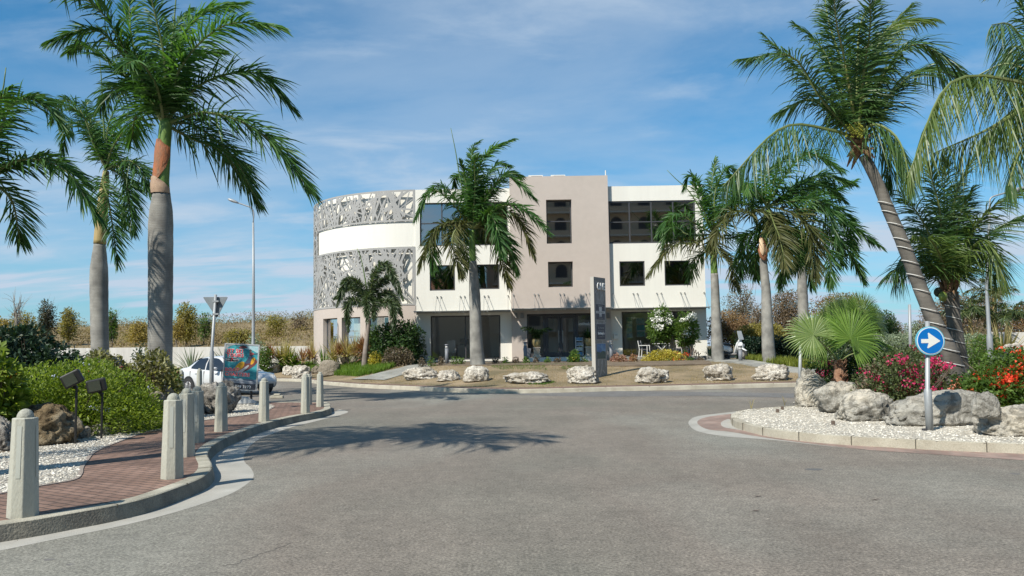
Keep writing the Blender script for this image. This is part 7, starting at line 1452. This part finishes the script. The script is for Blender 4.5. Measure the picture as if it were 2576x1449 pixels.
    for sg in (-1,1): MB().box(4.0-L_/2,4.245-L_/2,min(sg*.54,sg*.66),max(sg*.54,sg*.66),.30,.42,M=M_).build('fog_lamp_recess',m_blk,o)
    return o
m_carw=mat('white_car_paint',(.56,.57,.58),.22,coat=.6,spec=.5); m_carr=mat('red_car_paint',(.30,.03,.025),.25,coat=.6)
cx_=at(573,950,32.3); car(cx_[0],32.3,R_(-34),'white sedan turning in behind the banner, dark side windows, front to the right',m_carw)
cx_=at(262,900,41); car(cx_[0],41,R_(-30),'dark red car mostly hidden behind the dark hedge and shrubs',m_carr,0.05)
# ------------------------------------------------------------- scooter
Ys=41.3; g=at(1842,902,Ys); z0=float(hF(g[0],Ys))+.06; o=empty('scooter',(g[0],Ys,z0),'white scooter with a windscreen parked by the dark hedge','scooter'); M_=Matrix.Translation((g[0],Ys,z0))@Matrix.Rotation(R_(-52),4,'Z'); T=lambda vs:[tuple(M_@Vector(v)) for v in vs]; P_=lambda *p:tuple(M_@Vector(p)); sw=mat('scooter_white',(.68,.69,.70),.3,coat=.4)
for wx in (-.62,.66):
    W=MB(); W.tube([P_(wx,-.06,.25),P_(wx,-.04,.25),P_(wx,.04,.25),P_(wx,.06,.25)],[.20,.25,.25,.20],20); W=W.build('wheel',mat('tyre_rubber',(.025,.025,.027),.85),o); MB().tube([P_(wx,-.065,.25),P_(wx,.065,.25)],.13,16).build('rim',m_fix,W)
def loft(name,secs,m,n=10):
    V=[];
    for (x,z,ry,rz) in secs: V+=[(x,ry*math.cos(2*math.pi*k/n),z+rz*math.sin(2*math.pi*k/n)) for k in range(n)]
    F=[(i*n+k,i*n+(k+1)%n,(i+1)*n+(k+1)%n,(i+1)*n+k) for i in range(len(secs)-1) for k in range(n)]+[tuple(range(n)),tuple(range((len(secs)-1)*n,len(secs)*n))]; return obj(name,T(V),F,m,o,True)
loft('rear_body',[(-.95,.72,.05,.05),(-.8,.66,.15,.14),(-.5,.60,.19,.17),(-.2,.52,.18,.18),(-.05,.42,.14,.12)],sw); loft('engine',[(-.75,.28,.08,.08),(-.5,.30,.14,.12),(-.15,.30,.15,.10),(.15,.26,.14,.06)],m_blk); loft('footboard',[(-.15,.26,.17,.06),(.30,.26,.17,.06)],m_fix)
loft('front_shield',[(.18,.30,.12,.10),(.30,.50,.20,.16),(.42,.72,.22,.18),(.50,.88,.17,.14),(.52,.98,.10,.06)],sw); loft('front_fairing',[(.40,.60,.14,.18),(.58,.70,.15,.17),(.70,.62,.07,.10)],sw); loft('mudguard',[(.45,.46,.08,.04),(.66,.53,.09,.04),(.88,.42,.07,.03)],sw)
loft('seat',[(-.90,.82,.08,.04),(-.65,.80,.15,.06),(-.3,.76,.16,.06),(-.02,.72,.10,.04)],m_blk); MB().bar(P_(.5,-.33,1.05),P_(.5,.33,1.05),.035).build('handlebar',m_blk,o); MB().bar(P_(.52,-.05,.3),P_(.66,-.05,.25),.05).build('fork',m_fix,o)
b=MB(); b.add(T([(.60,-.20,.98),(.60,.20,.98),(.48,.17,1.42),(.48,-.17,1.42)]),[(0,1,2,3)]); ws_=b.build('windscreen',mat('smoky_screen',(.45,.47,.48),.1),o); s_=ws_.modifiers.new('s','SOLIDIFY'); s_.thickness=.01
b=MB(); b.tube([P_(.5,-.28,1.06),P_(.48,-.34,1.35)],.012,6); b.box(-.01,.01,-.09,.05,0,.10,M=M_@Matrix.Translation((.47,-.33,1.34))); b.build('mirror',m_blk,o); MB().box(.67,.72,-.08,.08,.66,.76,M=M_).build('headlight',mat('headlight_glass',(.45,.47,.5),.08),o); MB().bar(P_(-.2,-.1,.25),P_(-.25,-.28,.0),.03).build('stand',m_blk,o)
# fallen bits on the road
rs=random.Random(4)
for k,(u,v) in enumerate([(1905,1250),(1900,1286),(2200,1258)]):
    g=gz(u,v,.0); q=MB(); q.add([(0,-.02,.006),(.06,0,.012),(0,.02,.006),(-.05,0,.01)],[(0,1,2,3)]); w_=q.build('fallen_leaf',m_twig); w_.location=(g[0],g[1],.002); tag(w_,['small dead leaf on the asphalt, highest of the two near the middle','small dead leaf on the asphalt, lowest of the two near the middle','small dead leaf on the asphalt at the right'][k],'leaf')
# ------------------------------------------------------------- what stands behind the viewer and shows in the window panes
E=empty('apartment_block',(22,-36,0),'tall beige apartment block behind the viewer, seen only mirrored in the upper windows','building')
m_ap=mat('apartment_render',(.58,.47,.34),.9,(.52,.41,.29),.3); m_tile=mat('terracotta_tiles',(.42,.15,.08),.8,(.55,.24,.13),3)
def arched(cx,w_,z0,z1,n=10): return [(cx-w_/2,z0),(cx+w_/2,z0)]+[(cx+w_/2*math.cos(a),z1+w_/2*math.sin(a)) for a in np.linspace(0,math.pi,n)]
MB().box(-4,50,-46,-34,-.1,31).build('wall',m_ap,E); MB().box(-5,51,-47,-33,31,31.8).build('roof',m_tile,E)
for fl in range(8):
    for k in range(12):
        cx=-1+k*4.4; b=MB(); b.poly([(x,-33.96,z) for x,z in arched(cx,1.8,1+fl*3.7,2.6+fl*3.7)],.03,nrm=(0,1,0)); b.build('window',m_dk,E)
    if fl: b=MB(); b.box(-3,49,-33.95,-32.6,fl*3.7+.35,fl*3.7+.5); b.build('balcony',m_white,E); MB().box(-3,49,-32.7,-32.62,fl*3.7+.5,fl*3.7+1.3).build('railing',m_ap,E)
for x0,x1,h,lab in ((-16,-6,10.2,'beige house with a terracotta roof behind the viewer, mirrored in the left windows'),(-38,-20,8,'low beige house with a terracotta roof farther left behind the viewer')):
    E=empty('house',((x0+x1)/2,-34,0),lab,'house'); MB().box(x0,x1,-40,-30,-.1,h).build('wall',m_ap,E); xm=(x0+x1)/2
    MB().add([(x0-.6,-29.4,h),(x1+.6,-29.4,h),(x1+.6,-40.6,h),(x0-.6,-40.6,h),(xm-1,-35,h+2.6),(xm+1,-35,h+2.6)],[(0,1,5,4),(1,2,5),(2,3,4,5),(3,0,4)]).build('roof',m_tile,E)
    for k in range(3): MB().box(x0+1+k*(x1-x0-2)/3,x0+2.4+k*(x1-x0-2)/3,-29.98,-29.95,h-3,h-1.2).build('window',m_dk,E)
